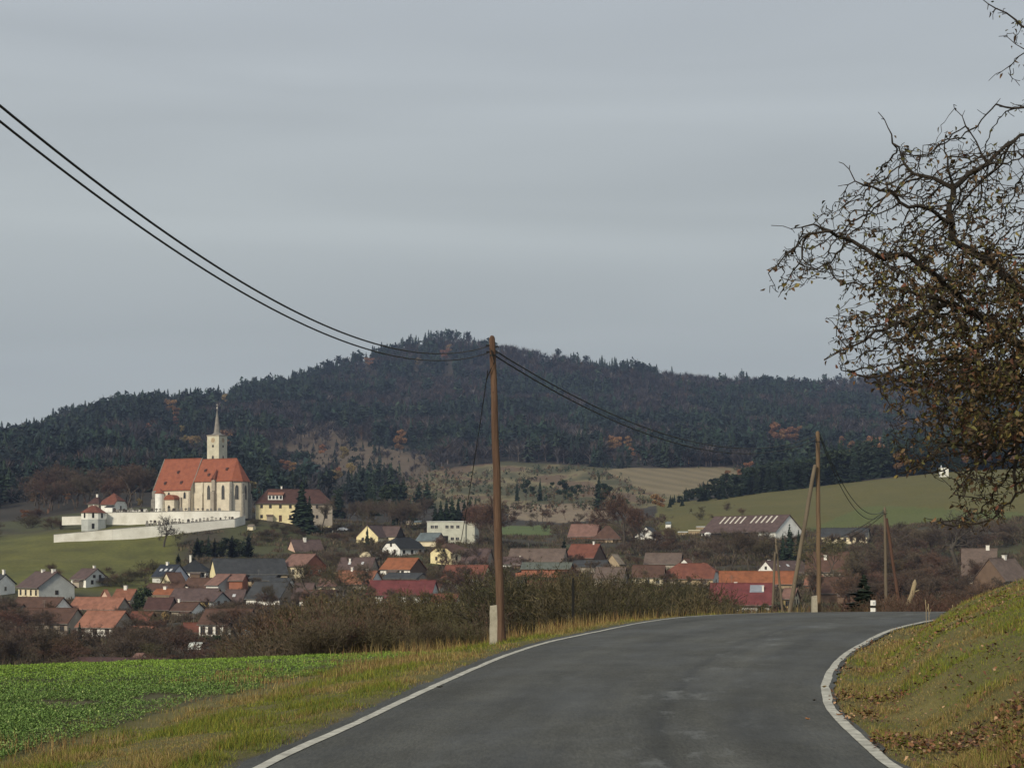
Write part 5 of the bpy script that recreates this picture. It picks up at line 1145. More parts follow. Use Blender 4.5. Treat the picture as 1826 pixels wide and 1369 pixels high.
wall_run('low grey white terrace wall joining the two cemetery walls at right', [(418,925,938,590),(436,919,930,598)])
wall_run('low white terrace wall on the churchyard left of the nave', [(205,911,917,612),(236,909,915,614),(262,907,913,616)])
# gatehouse
x, Yq = (167-913)/F*603, 603.0; pg = F/Yq; z = (1000-943)/pg; t = thing('gatehouse', 'small white octagonal chapel with red roof built into the cemetery wall', 'chapel', (x, Yq, z), .2)
R_ = 4.7; oc = [(R_*math.cos(PI/8+k*PI/4), R_*.8*math.sin(PI/8+k*PI/4)) for k in range(8)]
h1 = 17/pg; h2 = (943-914.5)/pg
MB().prism(oc, -2, h1).obj('plinth_wall', M['wall_grey'], t); MB().prism([(a*1.01, b_*1.01) for a, b_ in oc], h1+.003, h2).obj('wall', M['whitewash'], t)
MB().prism([(a*1.12, b_*1.12) for a, b_ in oc], h2+.003, h2+11/pg*1.2, 0, .18).obj('roof', M['roof_redbrown'], t)
MB().tube([(0,0,h2+12/pg),(0,0,h2+15/pg)], [.35,.1], 6).obj('finial', M['wall_white'], t)
for k in (4, 5, 6):
    a = (oc[k][0]+oc[(k+1)%8][0])/2*1.012, (oc[k][1]+oc[(k+1)%8][1])/2*1.012; ang = math.atan2(oc[(k+1)%8][1]-oc[k][1], oc[(k+1)%8][0]-oc[k][0])
    m = MB(); ca, sa = math.cos(ang), math.sin(ang)
    m.add([(a[0]+u*ca+.03*sa, a[1]+u*sa-.03*ca, h1+.5+w_) for u, w_ in ((-.4,0),(.4,0),(.4,1.5),(.2,1.9),(0,2.05),(-.2,1.9),(-.4,1.5))], [tuple(range(7))]); m.obj('window', M['void'], t)
MB().box(-.5, .4, -R_*.8*.93-.12, -R_*.8*.92, .1, 2.0).obj('door', M['void'], t)
H('white walled parsonage barn with red hip roof left of the church', 178, 204, 217, 898, 879, 912, 'redbrown', 'white', W=9, gwall='white', k=.3, win=(1,1), Y=616, frame='framedark')
H('low red roof with tall chimney behind the small octagonal chapel', 156, 176, 182, 897, 885, 910, 'darkred', 'stone', W=7, k=0, Y=618, chim=((.5,0,.7,.9),))
# gravestones
gr = random.Random(5)
def gravestone(x, y, z, s, rz, label, group, kind_):
    t = thing('gravestone', label, 'gravestone', (x, y, z), rz, group); m = MB(); w = .48*s; h = 1.0*s
    if kind_ == 0: prof = [(-w,0),(w,0),(w,h*.75)]+[(w*math.cos(k*PI/6), h*.75+w*.6*math.sin(k*PI/6)) for k in range(1,6)]+[(-w,h*.75)]
    elif kind_ == 1: prof = [(-w*.25,0),(w*.25,0),(w*.25,h*.7),(w,h*.7),(w,h),(w*.25,h),(w*.25,h*1.25),(-w*.25,h*1.25),(-w*.25,h),(-w,h),(-w,h*.7),(-w*.25,h*.7)]
    else: prof = [(-w*.9,0),(w*.9,0),(w*.75,h),(0,h*1.2),(-w*.75,h)]
    n = len(prof); m.add([(a, -.1, b_) for a, b_ in prof]+[(a, .1, b_) for a, b_ in prof], [tuple(range(n)), tuple(range(2*n-1,n-1,-1))]+[(i, n+i, n+(i+1)%n, (i+1)%n) for i in range(n)])
    m.obj('headstone', M['stonegrey'] if gr.random() < .6 else M['wall_dark'], t); MB().box(-w*1.2, w*1.2, -.35, .35, -.6, .14).obj('plinth', M['stonegrey'], t)
for i in range(22):
    px = 262+i*7.3+gr.uniform(-1.5, 1.5); Yq = 591+gr.uniform(-1.5, 1.5)+ (px-262)*.02; b = at(px, 933.5-(px-262)*.052+gr.uniform(-1,1), Yq)
    gravestone(b.x, Yq, b.z, gr.uniform(.8,1.1), gr.uniform(-.4,.4), 'dark gravestone in the row between the two cemetery walls', 'gravestones between the cemetery walls', gr.randrange(3))
for i in range(20):
    px = 270+i*7.6+gr.uniform(-2, 2); Yq = 609+gr.uniform(-3, 3); b = at(px, 912+gr.uniform(-1.5,.5), Yq)
    gravestone(b.x, Yq, b.z, gr.uniform(.9,1.2), gr.uniform(-.4,.4), 'dark gravestone or cross against the foot of the church', 'gravestones at the foot of the church', gr.randrange(3))
for i in range(12):
    px = 205+i*5+gr.uniform(-2, 2); Yq = 609+gr.uniform(-3, 1); b = at(px, 914+gr.uniform(-1.5,.5), Yq)
    gravestone(b.x, Yq, b.z, gr.uniform(.9,1.4), gr.uniform(-.4,.4), 'small gravestone on the terrace left of the church', 'gravestones on the left terrace', gr.randrange(3))
# ---------------------------------------------------------------- rectory
t, Ln, W_, h_, r_, Yq = H('yellow two storey rectory with dark red hip roof and long white dormer', 448, 456, 590, 895, 871, 928, 'darkred', 'pale_yellow', side='L', W=10, gwall='white', k=0, Y=615, over=.6)
MB().box(Ln*.23, Ln/2+.02, -W_/2-.02, -W_/2+.5, -2, h_-.02).obj('shaded_dirty_wall', M['wall_stone'], t)  # grey panel: shade and dirt of the rectory's right end put into colour
for fx in (.075, .19, .32, .45, .80, .92):
    window(t, -Ln/2+Ln*fx, -W_/2, h_-2.3, 1.0, 1.35, 'front', 'framedark')
    if fx != .32: window(t, -Ln/2+Ln*fx, -W_/2, .9, 1.0, 1.35, 'front', 'framedark')
MB().box(-Ln/2+Ln*.32-.55, -Ln/2+Ln*.32+.55, -W_/2-.06, -W_/2+.1, -.3, 2.1).obj('door', M['door'], t)
slr = r_/(W_/2); dx0, dx1 = -Ln/2+Ln*.16, -Ln/2+Ln*.35; yf = -W_/2+.8; zb = h_+.9
m = MB(); m.box(dx0, dx1, yf, yf+2.5, zb-.6, zb+2.0); dm = m.obj('dormer', M['wall_white'], t)
MB().shell([(dx0-.25,yf-.35,zb+2.0),(dx1+.25,yf-.35,zb+2.0),(dx1+.9,yf+3.1,zb+3.1),(dx0+.2,yf+3.1,zb+3.1)], [(0,1,2,3)], .14).obj('dormer_roof', M['roof_salmon'], dm)
for k in range(4):
    xx = dx0+(dx1-dx0)*(k+.5)/4; MB().box(xx-.42, xx+.42, yf-.03, yf-.003, zb+.35, zb+1.6).obj('window', M['glass'], dm)
chimney(t, -Ln/2+Ln*.34, .4, h_+r_-.4, .6, 1.5)
0 and H('grey two storey house with dark purple roof right of the big spruce', 553, 589, 592, 896, 874, 930, 'purple', 'stone', W=9, k=0, win=(3,0), rows=2, Y=622, frame='framedark')
# ---------------------------------------------------------------- parked cars
def car(label, px, py, rz, paint):
    x, Yq, z = gpt(px, py, 400); t = thing('parked_car', label, 'car', (x, Yq, z+.02), rz)
    prof = [(-2.1,.35),(-2.15,.75),(-1.95,.92),(-1.5,.98),(-1.0,1.42),(.5,1.46),(1.15,1.0),(1.95,.85),(2.15,.6),(2.1,.32)]
    m = MB(); n = len(prof); w = .85
    v = [(a, -w+(.16 if b_ > 1.2 else 0), b_) for a, b_ in prof]+[(a, w-(.16 if b_ > 1.2 else 0), b_) for a, b_ in prof]
    m.add(v, [tuple(range(n-1,-1,-1)), tuple(range(n,2*n))]+[(i, (i+1)%n, n+(i+1)%n, n+i) for i in range(n)]); m.obj('body', M[paint], t)
    for s in (-1, 1):
        MB().add([(-1.35,s*(w-.02),1.0),(1.0,s*(w-.02),1.0),(.45,s*(w-.13),1.38),(-.95,s*(w-.13),1.36)], [(0,1,2,3)]).obj('window', M['glass'], t)
        for xx in (-1.3, 1.3):
            MB().tube([(xx, s*(w-.14), .33), (xx, s*(w+.03), .33)], [.33,.33], 14).obj('wheel', M['tyre'], t)
        MB().box(2.08, 2.16, s*.62-.14, s*.62+.14, .55, .72).obj('headlight', M['plasticwhite'], t)
    MB().add([(1.13,-.68,1.03),(1.13,.68,1.03),(.53,.6,1.44),(.53,-.6,1.44)], [(0,1,2,3)]).obj('windscreen', M['glass'], t)
car('dark parked car on the lane below the big spruce', 560, 943, 2.6, 'carpaint')
car('silver grey car parked above the grass patch on the lane', 612, 947, -.5, 'carsilver')
for px, py in ((541, 932), (582, 936), (593, 950)):
    x, Yq, z = gpt(px, py, 500); MB_ = MB(); MB_.prism([(-.2,-.2),(.2,-.2),(.2,.2),(-.2,.2)], -.5, 1.3).box(-.28,.28,-.28,.28,1.303,1.42)
    tag(MB_.obj('gate_post', M['whitewash'], None, (x, Yq, z)), {541:'white gate post at the foot of the big spruce', 582:'white gate post below the dull grey end of the rectory', 593:'lone white post on the grass beside the parked cars'}[px], 'post')
# ================================================================ vegetation
rv = np.random.default_rng(33)
def bare_segments(seed, kind='tree', levels=5, spread=.55, up=.25, nch=(2,3), first=.26, flare=1.0):
    """unit-height bare tree; returns thick segments and twig segments"""
    r_ = random.Random(seed); S = []
    def grow(p, d, ln, rad, lv):
        n = 3 if lv < levels-1 else 2; q = p; 
        for i in range(n):
            d2 = (d+Vector((r_.gauss(0,.13), r_.gauss(0,.13), r_.gauss(0,.10)+up*.12))).normalized(); q2 = q+d2*ln/n
            S.append((q, q2, rad*(1-.22*i/n), rad*(1-.22*(i+1)/n), lv)); q, d = q2, d2
            if lv >= 1 and lv < levels and (i < n-1 or lv > 2):
                if r_.random() < .75: side(q, d, ln, rad, lv)
        if lv < levels:
            for _ in range(r_.randint(*nch)): side(q, d, ln, rad, lv)
    def side(q, d, ln, rad, lv):
        a = Vector((r_.gauss(0,1), r_.gauss(0,1), r_.gauss(0,1))).normalized(); a = (a-d*a.dot(d)).normalized()
        s = spread*r_.uniform(.6,1.3); nd = (d*math.cos(s)+a*math.sin(s)+Vector((0,0,up*.4))).normalized(); grow(q, nd, ln*r_.uniform(.6,.84), rad*r_.uniform(.5,.66), lv+1)
    if kind == 'tree': grow(Vector((0,0,0)), Vector((0,0,1)), first, .021*flare, 0)
    else:
        for k in range(11):
            a = r_.random()*2*PI; t_ = r_.uniform(.05,.65); rr_ = r_.uniform(0,.12)
            grow(Vector((rr_*math.cos(a), rr_*math.sin(a), 0)), Vector((math.cos(a)*math.sin(t_), math.sin(a)*math.sin(t_), math.cos(t_))), r_.uniform(.22,.36), .008, 1)
    H_ = max(s[1].z for s in S); 
    return [(s[0]/H_, s[1]/H_, s[2], s[3], s[4]) for s in S]
def bare_meshes(name, seed, col, kind='tree', tw=.0022, leafcol=None, nleaf=0, **kw):
    S = bare_segments(seed, kind, **kw)
    A = lambda i, s: np.array([x[i] for x in s], float)
    th = [s for s in S if s[3] > .0045 and kind == 'tree' or s[4] <= 1]; tn = [s for s in S if s not in th] if len(S) < 1500 else [s for s in S if not (s[3] > .0045 and kind == 'tree' or s[4] <= 1)]
    V, Fc = tubes_np(A(0, th), A(1, th), A(2, th), A(3, th), 5); trunk = mesh_np(name+'_trunk', V, Fc, M['treebark'])
    R0 = np.maximum(A(2, tn), tw); R1 = np.maximum(A(3, tn)*.8, tw*.7)
    V, Fc = tubes_np(A(0, tn), A(1, tn), R0, R1, 2)
    c = np.repeat(np.array(col)[None, :]*(.7+.6*rv.random((len(tn), 1))), 4, 0)
    # extra fine terminal twigs
    ends = [s for s in tn if s[4] >= 3]; ne = len(ends)*2; pick = rv.integers(0, len(ends), ne); E1 = A(1, ends)[pick]; dd = (A(1, ends)-A(0, ends))[pick]; dd /= np.linalg.norm(dd, axis=1)[:, None]
    d2 = dd+rv.normal(size=(ne, 3))*.65; d2[:, 2] += .15; d2 /= np.linalg.norm(d2, axis=1)[:, None]; E2 = E1+d2*rv.uniform(.02, .055, ne)[:, None]
    V2, F2 = tubes_np(E1, E2, np.full(ne, tw), np.full(ne, tw*.35), 2); c2 = np.repeat(np.array(col)[None, :]*(.8+.7*rv.random((ne, 1))), 4, 0)
    VV = [V, V2]; FF = [Fc, F2+len(V)]; CC = [c, c2]
    if nleaf:
        pick = rv.integers(0, len(E2), nleaf); pp = E2[pick]+rv.normal(size=(nleaf, 3))*.012; a_ = rv.normal(size=(nleaf, 3)); a_ /= np.linalg.norm(a_, axis=1)[:, None]; b_ = np.cross(a_, rv.normal(size=(nleaf, 3))); b_ /= np.linalg.norm(b_, axis=1)[:, None]; s = rv.uniform(.004, .009, nleaf)[:, None]
        q = np.stack([pp-a_*s, pp+b_*s*.6, pp+a_*s, pp-b_*s*.6], 1).reshape(-1, 3); off_ = sum(len(x) for x in VV); VV.append(q); FF.append(np.arange(nleaf)[:, None]*4+np.arange(4)[None, :]+off_)
        CC.append(np.repeat(np.array(leafcol)[None, :]*(.6+.8*rv.random((nleaf, 1))), 4, 0))
    crown = mesh_np(name+'_crown', np.concatenate(VV), np.concatenate(FF), M['twig'], col=np.concatenate(CC))
    return trunk, crown
def spruce_mesh(name, seed, tiers=22, per=15, width=.20, col=(.022,.040,.022), droop=.35, taper=1.0, start=.06, scale_w=1.0):
    r_ = np.random.default_rng(seed); V = []; Fc = []; Cc = []
    for k in range(tiers):
        u = k/(tiers-1); z = start+(1-start-.02)*u; R_ = width*((1-u)**taper*.95+.05)*(1+.18*r_.normal())
        for j in range(per if u < .8 else max(6, per//2)):
            a = r_.random()*2*PI; R2 = R_*r_.uniform(.6, 1.15); w = .055*(1-u*.6)*r_.uniform(.7,1.4); ca, sa = math.cos(a), math.sin(a); z0 = z+r_.normal()*.012; dz = -R2*droop*r_.uniform(.4,1.4)
            b = len(V); V += [(0,0,z0+.02), (ca*R2*.55-sa*w, sa*R2*.55+ca*w, z0+dz*.35), (ca*R2, sa*R2, z0+dz), (ca*R2*.55+sa*w, sa*R2*.55-ca*w, z0+dz*.35), (ca*R2*.6, sa*R2*.6, z0+dz*.5-w*.9)]
            Fc += [(b,b+1,b+2,b+2),(b,b+2,b+3,b+3),(b,b+2,b+4,b+4)]; Cc += [np.array(col)*r_.uniform(.6,1.5)]*5
    b = len(V); V += [(-.008,0,.9),(.008,0,.9),(0,0,1.0),(0,0,1.0)]; Fc.append((b,b+1,b+2,b+2)); Cc += [np.array(col)]*4
    F3 = [f[:3] for f in Fc]
    return mesh_np(name, np.array(V), np.array(F3), M['leafy'], col=np.array(Cc))
def clump_mesh(name, seed, n, shape, size, col, lobes=7, col2=None, zlo=.25):
    """leaf clumps spread through lobed crown volume, unit height"""
    r_ = np.random.default_rng(seed); L_ = [(r_.normal()*shape*.45, r_.normal()*shape*.45, r_.uniform(zlo+.1, .85), r_.uniform(.35,.7)*shape) for _ in range(lobes)]
    P = []
    while len(P) < n:
        l = L_[r_.integers(len(L_))]; d = r_.normal(size=3); d /= np.linalg.norm(d); q = np.array(l[:3])+d*l[3]*(r_.random()**.4)*np.array([1,1,.9])
        if zlo*.6 < q[2] < 1.0: P.append(q)
    P = np.array(P); a = r_.normal(size=(n,3)); a /= np.linalg.norm(a, axis=1)[:, None]; b = np.cross(a, r_.normal(size=(n,3))); b /= np.linalg.norm(b, axis=1)[:, None]; s = size*r_.uniform(.6,1.5,n)[:, None]
    V = np.stack([P-a*s, P+b*s*.7, P+a*s, P-b*s*.7], 1).reshape(-1, 3); c = np.array(col)[None, :]*(.55+.9*r_.random((n, 1)))
    if col2 is not None: m = r_.random(n) < .4; c[m] = np.array(col2)*(.6+.8*r_.random((m.sum(), 1)))
    return mesh_np(name, V, np.arange(n*4).reshape(-1, 4), M['leafy'], col=np.repeat(c, 4, 0))
def trunk_mesh(name, r, h=1.0, bend=.0):
    m = MB().tube([(0,0,-.08),(0,0,.1*h),(bend,0,.5*h),(bend*.5,0,h)], [r*1.2,r,r*.6,r*.12], 6); return mesh_np(name, np.array(m.v), m.f, M['treebark'])
BR = (.088,.067,.049); RB = (.095,.060,.043); GB = (.088,.075,.042); DK = (.045,.036,.030)
K = {}
for i in range(4): K['bare%d' % i] = bare_meshes('bare%d' % i, 11+i, BR, spread=.5+.06*i, up=.30-.06*i)
for i in range(3): K['red%d' % i] = bare_meshes('red%d' % i, 31+i, RB, spread=.5, up=.2, nleaf=1500, leafcol=(.18,.095,.055))
for i in range(2): K['olive%d' % i] = bare_meshes('olive%d' % i, 41+i, GB, spread=.62, up=.1, nleaf=700, leafcol=(.15,.12,.04))
K['wide'] = bare_meshes('wide', 57, DK, spread=.8, up=.05, first=.16, flare=1.6)
for i in range(4): K['bush%d' % i] = bare_meshes('bush%d' % i, 61+i, (BR, GB, RB, (.075,.060,.040))[i], kind='bush', levels=4, spread=.5, tw=.0028, nleaf=(500,1100,700,1400)[i], leafcol=((.14,.075,.04),(.10,.10,.035),(.16,.07,.04),(.085,.080,.03))[i])
for i in range(2): K['hedge%d' % i] = bare_meshes('hedge%d' % i, 71+i, (.050,.045,.030), kind='bush', levels=4, spread=.5, tw=.0024, nleaf=5200, leafcol=((.042,.047,.018),(.058,.048,.022))[i])
sp_tr = trunk_mesh('spruce_trunk', .014)
for i in range(3): K['spruce%d' % i] = (sp_tr, spruce_mesh('spruce%d' % i, 81+i, width=(.20,.17,.24)[i], tiers=(22,24,18)[i]))
K['darkspruce'] = (sp_tr, spruce_mesh('darkspruce', 91, width=.32, tiers=22, per=22, col=(.014,.024,.014), droop=.15))
for i in range(2): K['thuja%d' % i] = (sp_tr, spruce_mesh('thuja%d' % i, 95+i, width=.15, tiers=20, per=18, col=(.020,.034,.018), droop=-.5, taper=.55))
K['pine0'] = (trunk_mesh('pine_trunk', .016, .85, .02), clump_mesh('pine0', 101, 900, .17, .030, (.030,.048,.024), 8, zlo=.35))
K['pine1'] = (trunk_mesh('pine_trunk_b', .015, .8, -.02), clump_mesh('pine1', 102, 900, .20, .032, (.026,.042,.026), 9, zlo=.3))
K['larch0'] = (trunk_mesh('larch_trunk', .012), clump_mesh('larch0', 103, 1500, .15, .024, (.30,.165,.080), 14, (.22,.12,.06), zlo=.15))
K['larch1'] = (trunk_mesh('larch_trunk_b', .012), clump_mesh('larch1', 104, 2000, .24, .026, (.30,.165,.080), 9, (.20,.115,.06), zlo=.25))
K['birch'] = (trunk_mesh('birch_trunk', .012), clump_mesh('birch', 105, 1600, .21, .024, (.30,.22,.10), 9, (.20,.155,.07), zlo=.2))
K['ball'] = (trunk_mesh('ball_trunk', .02, .4), clump_mesh('ball', 106, 2600, .42, .035, (.020,.034,.014), 10, (.035,.055,.02), zlo=.05))
K['evergreen'] = (trunk_mesh('evergreen_trunk', .02, .5), clump_mesh('evergreen', 107, 1800, .34, .030, (.026,.040,.018), 9, (.05,.065,.03), zlo=.05))
def plant(kind, x, y, z, h, name, label, cat, group=None, ws=1.0, parts=True, cn='crown'):
    tr, cr = K[kind]; rz = rv.random()*2*PI
    if parts:
        t = thing(name, label, cat, (x, y, z-.15), rz, group); t.scale = (h*ws, h*ws, h)
        link('trunk', tr, t); link(cn, cr, t)
    else:
        t = link(name, cr, None, (x, y, z-.15), rz); t.scale = (h*ws, h*ws, h); tag(t, label, cat, group)
    return t
def plant_px(kind, px, pyb, pyt, name, label, cat='tree', group=None, ws=1.0, ymin=110, parts=True, Y=None):
    if Y is None: x, Y, z = gpt(px, pyb, ymin)
    else: x = (px-913)/F*Y; z = gz(x, Y)
    h = (1000-pyt)/F*Y-z
    return plant(kind, x, Y, z, max(h, .5), name, label, cat, group, ws, parts)
# single trees that the photo shows clearly
T = [
 ('spruceR0',538,936,858,'spruce_tree','big dark spruce standing in front of the yellow rectory',1.7),
 ('spruceR1',552,937,884,'spruce_tree','smaller spruce leaning into the right side of the big rectory spruce',1.3),
 ('spruce0',655,978,938,'spruce_tree','dark narrow spruce left of the cream gabled house',1.0),
 ('darkspruce',1006,1000,955,'spruce_tree','dark green spruce among the brown roofs right of the near pole',.75),
 ('spruce2',1408,1008,934,'spruce_tree','dark green spruce group leader between the barn gable and the prop pole',1.1),
 ('spruce0',1424,1008,944,'spruce_tree','dark spruce just left of the prop pole below the meadow',1.1),
 ('spruce1',1396,1006,950,'spruce_tree','dark spruce close to the white barn gable',1.1),
 ('ball',247,1090,1046,'thuja_bush','large round dark green bush between orange and purple roofs',1.0),
 ('thuja0',318,1012,986,'thuja_tree','dark thuja behind the black hip roof, left one',1.6),
 ('thuja1',345,1012,991,'thuja_tree','dark thuja behind the black hip roof, right one',1.6),
 ('spruce0',142,1164,1108,'spruce_tree','dark spruce among bare trees in front of the salmon roofed house, taller',1.3),
 ('spruce1',124,1168,1118,'spruce_tree','dark spruce among bare trees at the lower left, shorter',1.3),
 ('ball',386,1148,1130,'hedge_bush','low dark clipped bush right above the greenhouse',1.3),
 ('ball',372,1150,1132,'hedge_bush','low dark clipped bush immediately behind the greenhouse',1.2),
 ('ball',375,1184,1166,'round_bush','small round dark bush at the green field edge',.9),
 ('wide',1706,1015,905,'oak_tree','spreading dark bare tree in front of the right meadow',1.2),
 ('wide',292,975,915,'fruit_tree','lone bare tree in front of the lower cemetery wall',.9),
 ('bareR1',572,941,884,'bare_tree','dark bare tree in front of the grey end of the rectory',.9),
 ('red0',1112,985,866,'bare_tree','large reddish brown tree rising in the middle of the village',.95),
 ('red1',1136,985,895,'bare_tree','rounder reddish tree touching the large one on its right',1.0),
 ('red2',895,985,880,'bare_tree','reddish bare tree right behind the near pole',1.2),
 ('red1',860,975,893,'bare_tree','reddish bare tree left of the near pole above the flat block',1.1),
 ('bare2',1302,1020,945,'bare_tree','dark bare tree in front of the big barn with skylights',1.1),
 ('bare0',1336,1022,952,'bare_tree','dark bare tree below the barn gable left of the spruces',1.1),
 ('olive0',556,1090,1000,'bare_tree','wide olive brown bare tree right of the brick gable',1.3),
 ('olive1',610,1100,1010,'bare_tree','olive brown bare tree in front of the long orange brown roof',1.3),
 ('bare3',648,1065,1000,'bare_tree','purple brown bare tree in front of the vivid orange roofed house',1.0),
 ('olive0',1478,1070,955,'bare_tree','tall olive brown tree right of the straight pole at the crest',1.0),
 ('bare1',1510,1078,975,'bare_tree','brown bare tree immediately left of the thin grey pole',1.0),
 ('ball',1358,1096,1074,'hedge_bush','round dark bush below the crimson roofed house',1.1),
 ('olive1',262,1128,1080,'weeping_tree','pale olive tree between the brown roofs above the orchard',1.0),
 ('birch',295,1115,1085,'birch_tree','pale yellowish tree in front of the white pointed gable',1.1),
 ('olive0',480,1100,1040,'poplar_tree','spiky brown tree in front of the slate roof with white eave band',.7),
]
for k, px, pb, pt, nm, lab, ws in T: plant_px(k.replace('R', ''), px, pb, pt, nm, lab, nm.replace('_', ' '), None, ws, Y=596 if 'R' in k else None)
plant_px('darkspruce', 1540, 1100, 1020, 'spruce_tree', 'small very dark spruce just behind the crest beside the delineator post', 'spruce tree', None, 1.7, Y=84)
for i, (px, pt) in enumerate([(352,958),(362,952),(372,956),(383,950),(393,962),(403,954),(414,948),(425,957),(435,950),(443,946)]):
    plant_px(('thuja0','evergreen','spruce2','thuja1','ball','pine1')[i % 6], px, 994-(i % 3), pt+(0,6,-2,9,4)[i % 5], 'thuja_tree', 'dark conifer in the clump behind the big slate roofed barn', 'conifer', 'conifers behind the slate roofed barn', (1.8,1.1,1.3,1.6,1.0,1.2)[i % 6])
for i, (px, pt) in enumerate([(786,892),(796,888),(806,884),(817,888),(828,890),(838,886),(848,890),(776,897)]):
    plant_px('spruce%d' % (i % 3), px, 938, pt, 'spruce_tree', 'dark conifer in the short row behind the flat roofed block', 'conifer', 'conifers behind the flat block', 1.4, 600)
for i, (px, pb, pt) in enumerate([(922,893,856),(938,893,850),(950,895,862),(963,893,852),(984,880,856),(1004,897,850),(1010,890,858),(1020,898,862),(1032,888,860),(1068,910,846),(1076,905,855),(1082,905,862)]):
    plant_px('pine%d' % (i % 2) if i % 3 else 'spruce1', px, pb, pt, 'pine_tree', 'slim dark pine standing alone on the pale clearing', 'pine tree', 'scattered pines on the clearing', .9 if i < 9 else 1.2, 650)
MASS = []
def scatter(n0, poly, kinds, hr, name, label, cat, group, seed, ws=(.9,1.3), ymin=110, parts=True, mind=0.0):
    r_ = random.Random(seed+500)
    if name == 'bare_tree':
        k = 0; xs = [p[0] for p in poly]; ys = [p[1] for p in poly]
        while k < n0*1.35:
            px = r_.uniform(min(xs), max(xs)); py = r_.uniform(min(ys), max(ys))
            if not inpoly(np.array([px]), np.array([py]), poly)[0]: continue
            x, Y_, z = gpt(px, py, ymin); MASS.append((x, Y_, z, r_.uniform(*hr)*.92, r_.uniform(*ws)*1.1, r_.choice([0, 0, 1] if 'red0' in kinds else [0, 0, 0, 2]))); k += 1
    scatter_things(int(n0*.48) if name == 'bare_tree' else n0, poly, kinds, hr, name, label, cat, group, seed, ws, ymin, parts, mind)
def scatter_things(n, poly, kinds, hr, name, label, cat, group, seed, ws=(.9,1.3), ymin=110, parts=True, mind=0.0):
    r_ = random.Random(seed); xs = [p[0] for p in poly]; ys = [p[1] for p in poly]; k = 0; done = []
    tries = 0
    while k < n and tries < n*60:
        tries += 1; px = r_.uniform(min(xs), max(xs)); py = r_.uniform(min(ys), max(ys))
        if not inpoly(np.array([px]), np.array([py]), poly)[0]: continue
        if mind and any(abs(px-a)+2*abs(py-b) < mind for a, b in done): continue
        x, Y_, z = gpt(px, py, ymin); done.append((px, py)); plant(r_.choice(kinds), x, Y_, z, r_.uniform(*hr), name, label, cat, group, r_.uniform(*ws), parts); k += 1
BARE = ['bare0','bare1','bare2','bare3']; RED = ['red0','red1','red2']; BU = ['bush0','bush1','bush2','bush3']
G = 'bare_tree'
scatter(34, [(-60,1145),(120,1150),(230,1165),(330,1172),(330,1200),(-60,1215)], BARE+['red0','olive1'], (3.5,6.5), G, 'brown bare tree in the dense belt above the green field at left', 'bare tree', 'bare trees above the green field', 1, (1.1,1.6))
scatter(20, [(-60,1105),(60,1110),(120,1125),(60,1150),(-60,1150)], BARE+RED, (3.5,6.5), G, 'brown bare tree around the farmhouses at the far left', 'bare tree', 'bare trees round the left farmhouses', 2, (1.0,1.5))
scatter(22, [(215,1112),(330,1112),(350,1165),(210,1165)], ['red0','red2','bare0','bare3'], (2.5,4.8), G, 'reddish bare orchard tree below the white pointed gable', 'bare tree', 'orchard trees left of the greenhouse', 3, (1.1,1.6))
scatter(16, [(385,1112),(470,1100),(500,1165),(390,1165)], BARE+RED, (4,7), G, 'brown bare tree right of the greenhouse', 'bare tree', 'bare trees right of the greenhouse', 4, (1.1,1.6))
scatter(34, [(-60,1165),(330,1172),(460,1185),(460,1210),(-60,1230)], BU, (2.2,4.0), 'bare_shrub', 'brown shrub at the far edge of the green field', 'shrub', 'shrubs along the far field edge', 5, (1.2,1.8))
scatter(26, [(520,1050),(680,1050),(790,1075),(780,1110),(520,1110)], BARE+['olive0','olive1','red2'], (3,5.5), G, 'bare tree in the gardens behind the hedge at centre left', 'bare tree', 'garden trees behind the hedge', 6, (1.0,1.5))
scatter(30, [(780,985),(900,985),(900,1095),(780,1095)], RED+['bare0','olive1'], (4.5,8), G, 'reddish bare tree among the houses left of the near pole', 'bare tree', 'bare trees left of the near pole', 7, (1.0,1.5))
scatter(40, [(905,1000),(1250,1005),(1260,1090),(905,1090)], BARE+RED+['evergreen'], (3,5.5), G, 'bare garden tree between the roofs above the crest hedge', 'bare tree', 'garden trees above the crest hedge', 8, (1.0,1.5))
scatter(26, [(1090,955),(1270,965),(1280,1000),(1090,995)], BARE+RED+BU, (3,6.5), G, 'brown bare tree on the slope between the reddish tree and the barn', 'bare tree', 'bare trees on the slope by the barn', 9, (1.1,1.6))
scatter(18, [(1265,985),(1420,985),(1400,1008),(1270,1010)], BARE, (5,9), G, 'dark bare tree crowding below the big barn', 'bare tree', 'bare trees below the big barn', 10, (1.1,1.5))
scatter(42, [(1440,975),(1560,972),(1760,985),(1760,1090),(1450,1095)], BARE+RED+['olive1'], (5,9.5), G, 'brown bare tree in the thicket behind the crest at right', 'bare tree', 'thicket behind the crest at right', 11, (1.1,1.6))
scatter(24, [(1560,1020),(1740,1020),(1740,1100),(1560,1100)], RED, (5,8.5), G, 'reddish bare tree in the low thicket left of the bank', 'bare tree', 'reddish thicket left of the bank', 12, (1.1,1.6))
scatter(22, [(1560,960),(1830,958),(1830,985),(1560,985)], BARE, (4,8), G, 'dark bare tree lining the foot of the right meadow', 'bare tree', 'bare trees at the foot of the right meadow', 13, (1.1,1.6))
scatter(24, [(1690,1030),(1860,1030),(1860,1085),(1690,1085)], BARE+RED, (3,5.5), G, 'bare tree beside the mossy roofed farmhouse', 'bare tree', 'bare trees by the mossy farmhouse', 14, (1.0,1.4))
scatter(34, [(445,935),(640,950),(640,985),(560,962),(440,985)], BU+['bare3'], (1.8,3.6), 'bare_shrub', 'brown shrub on the slope below the yellow rectory', 'shrub', 'shrubs below the yellow rectory', 15, (1.3,2.0))
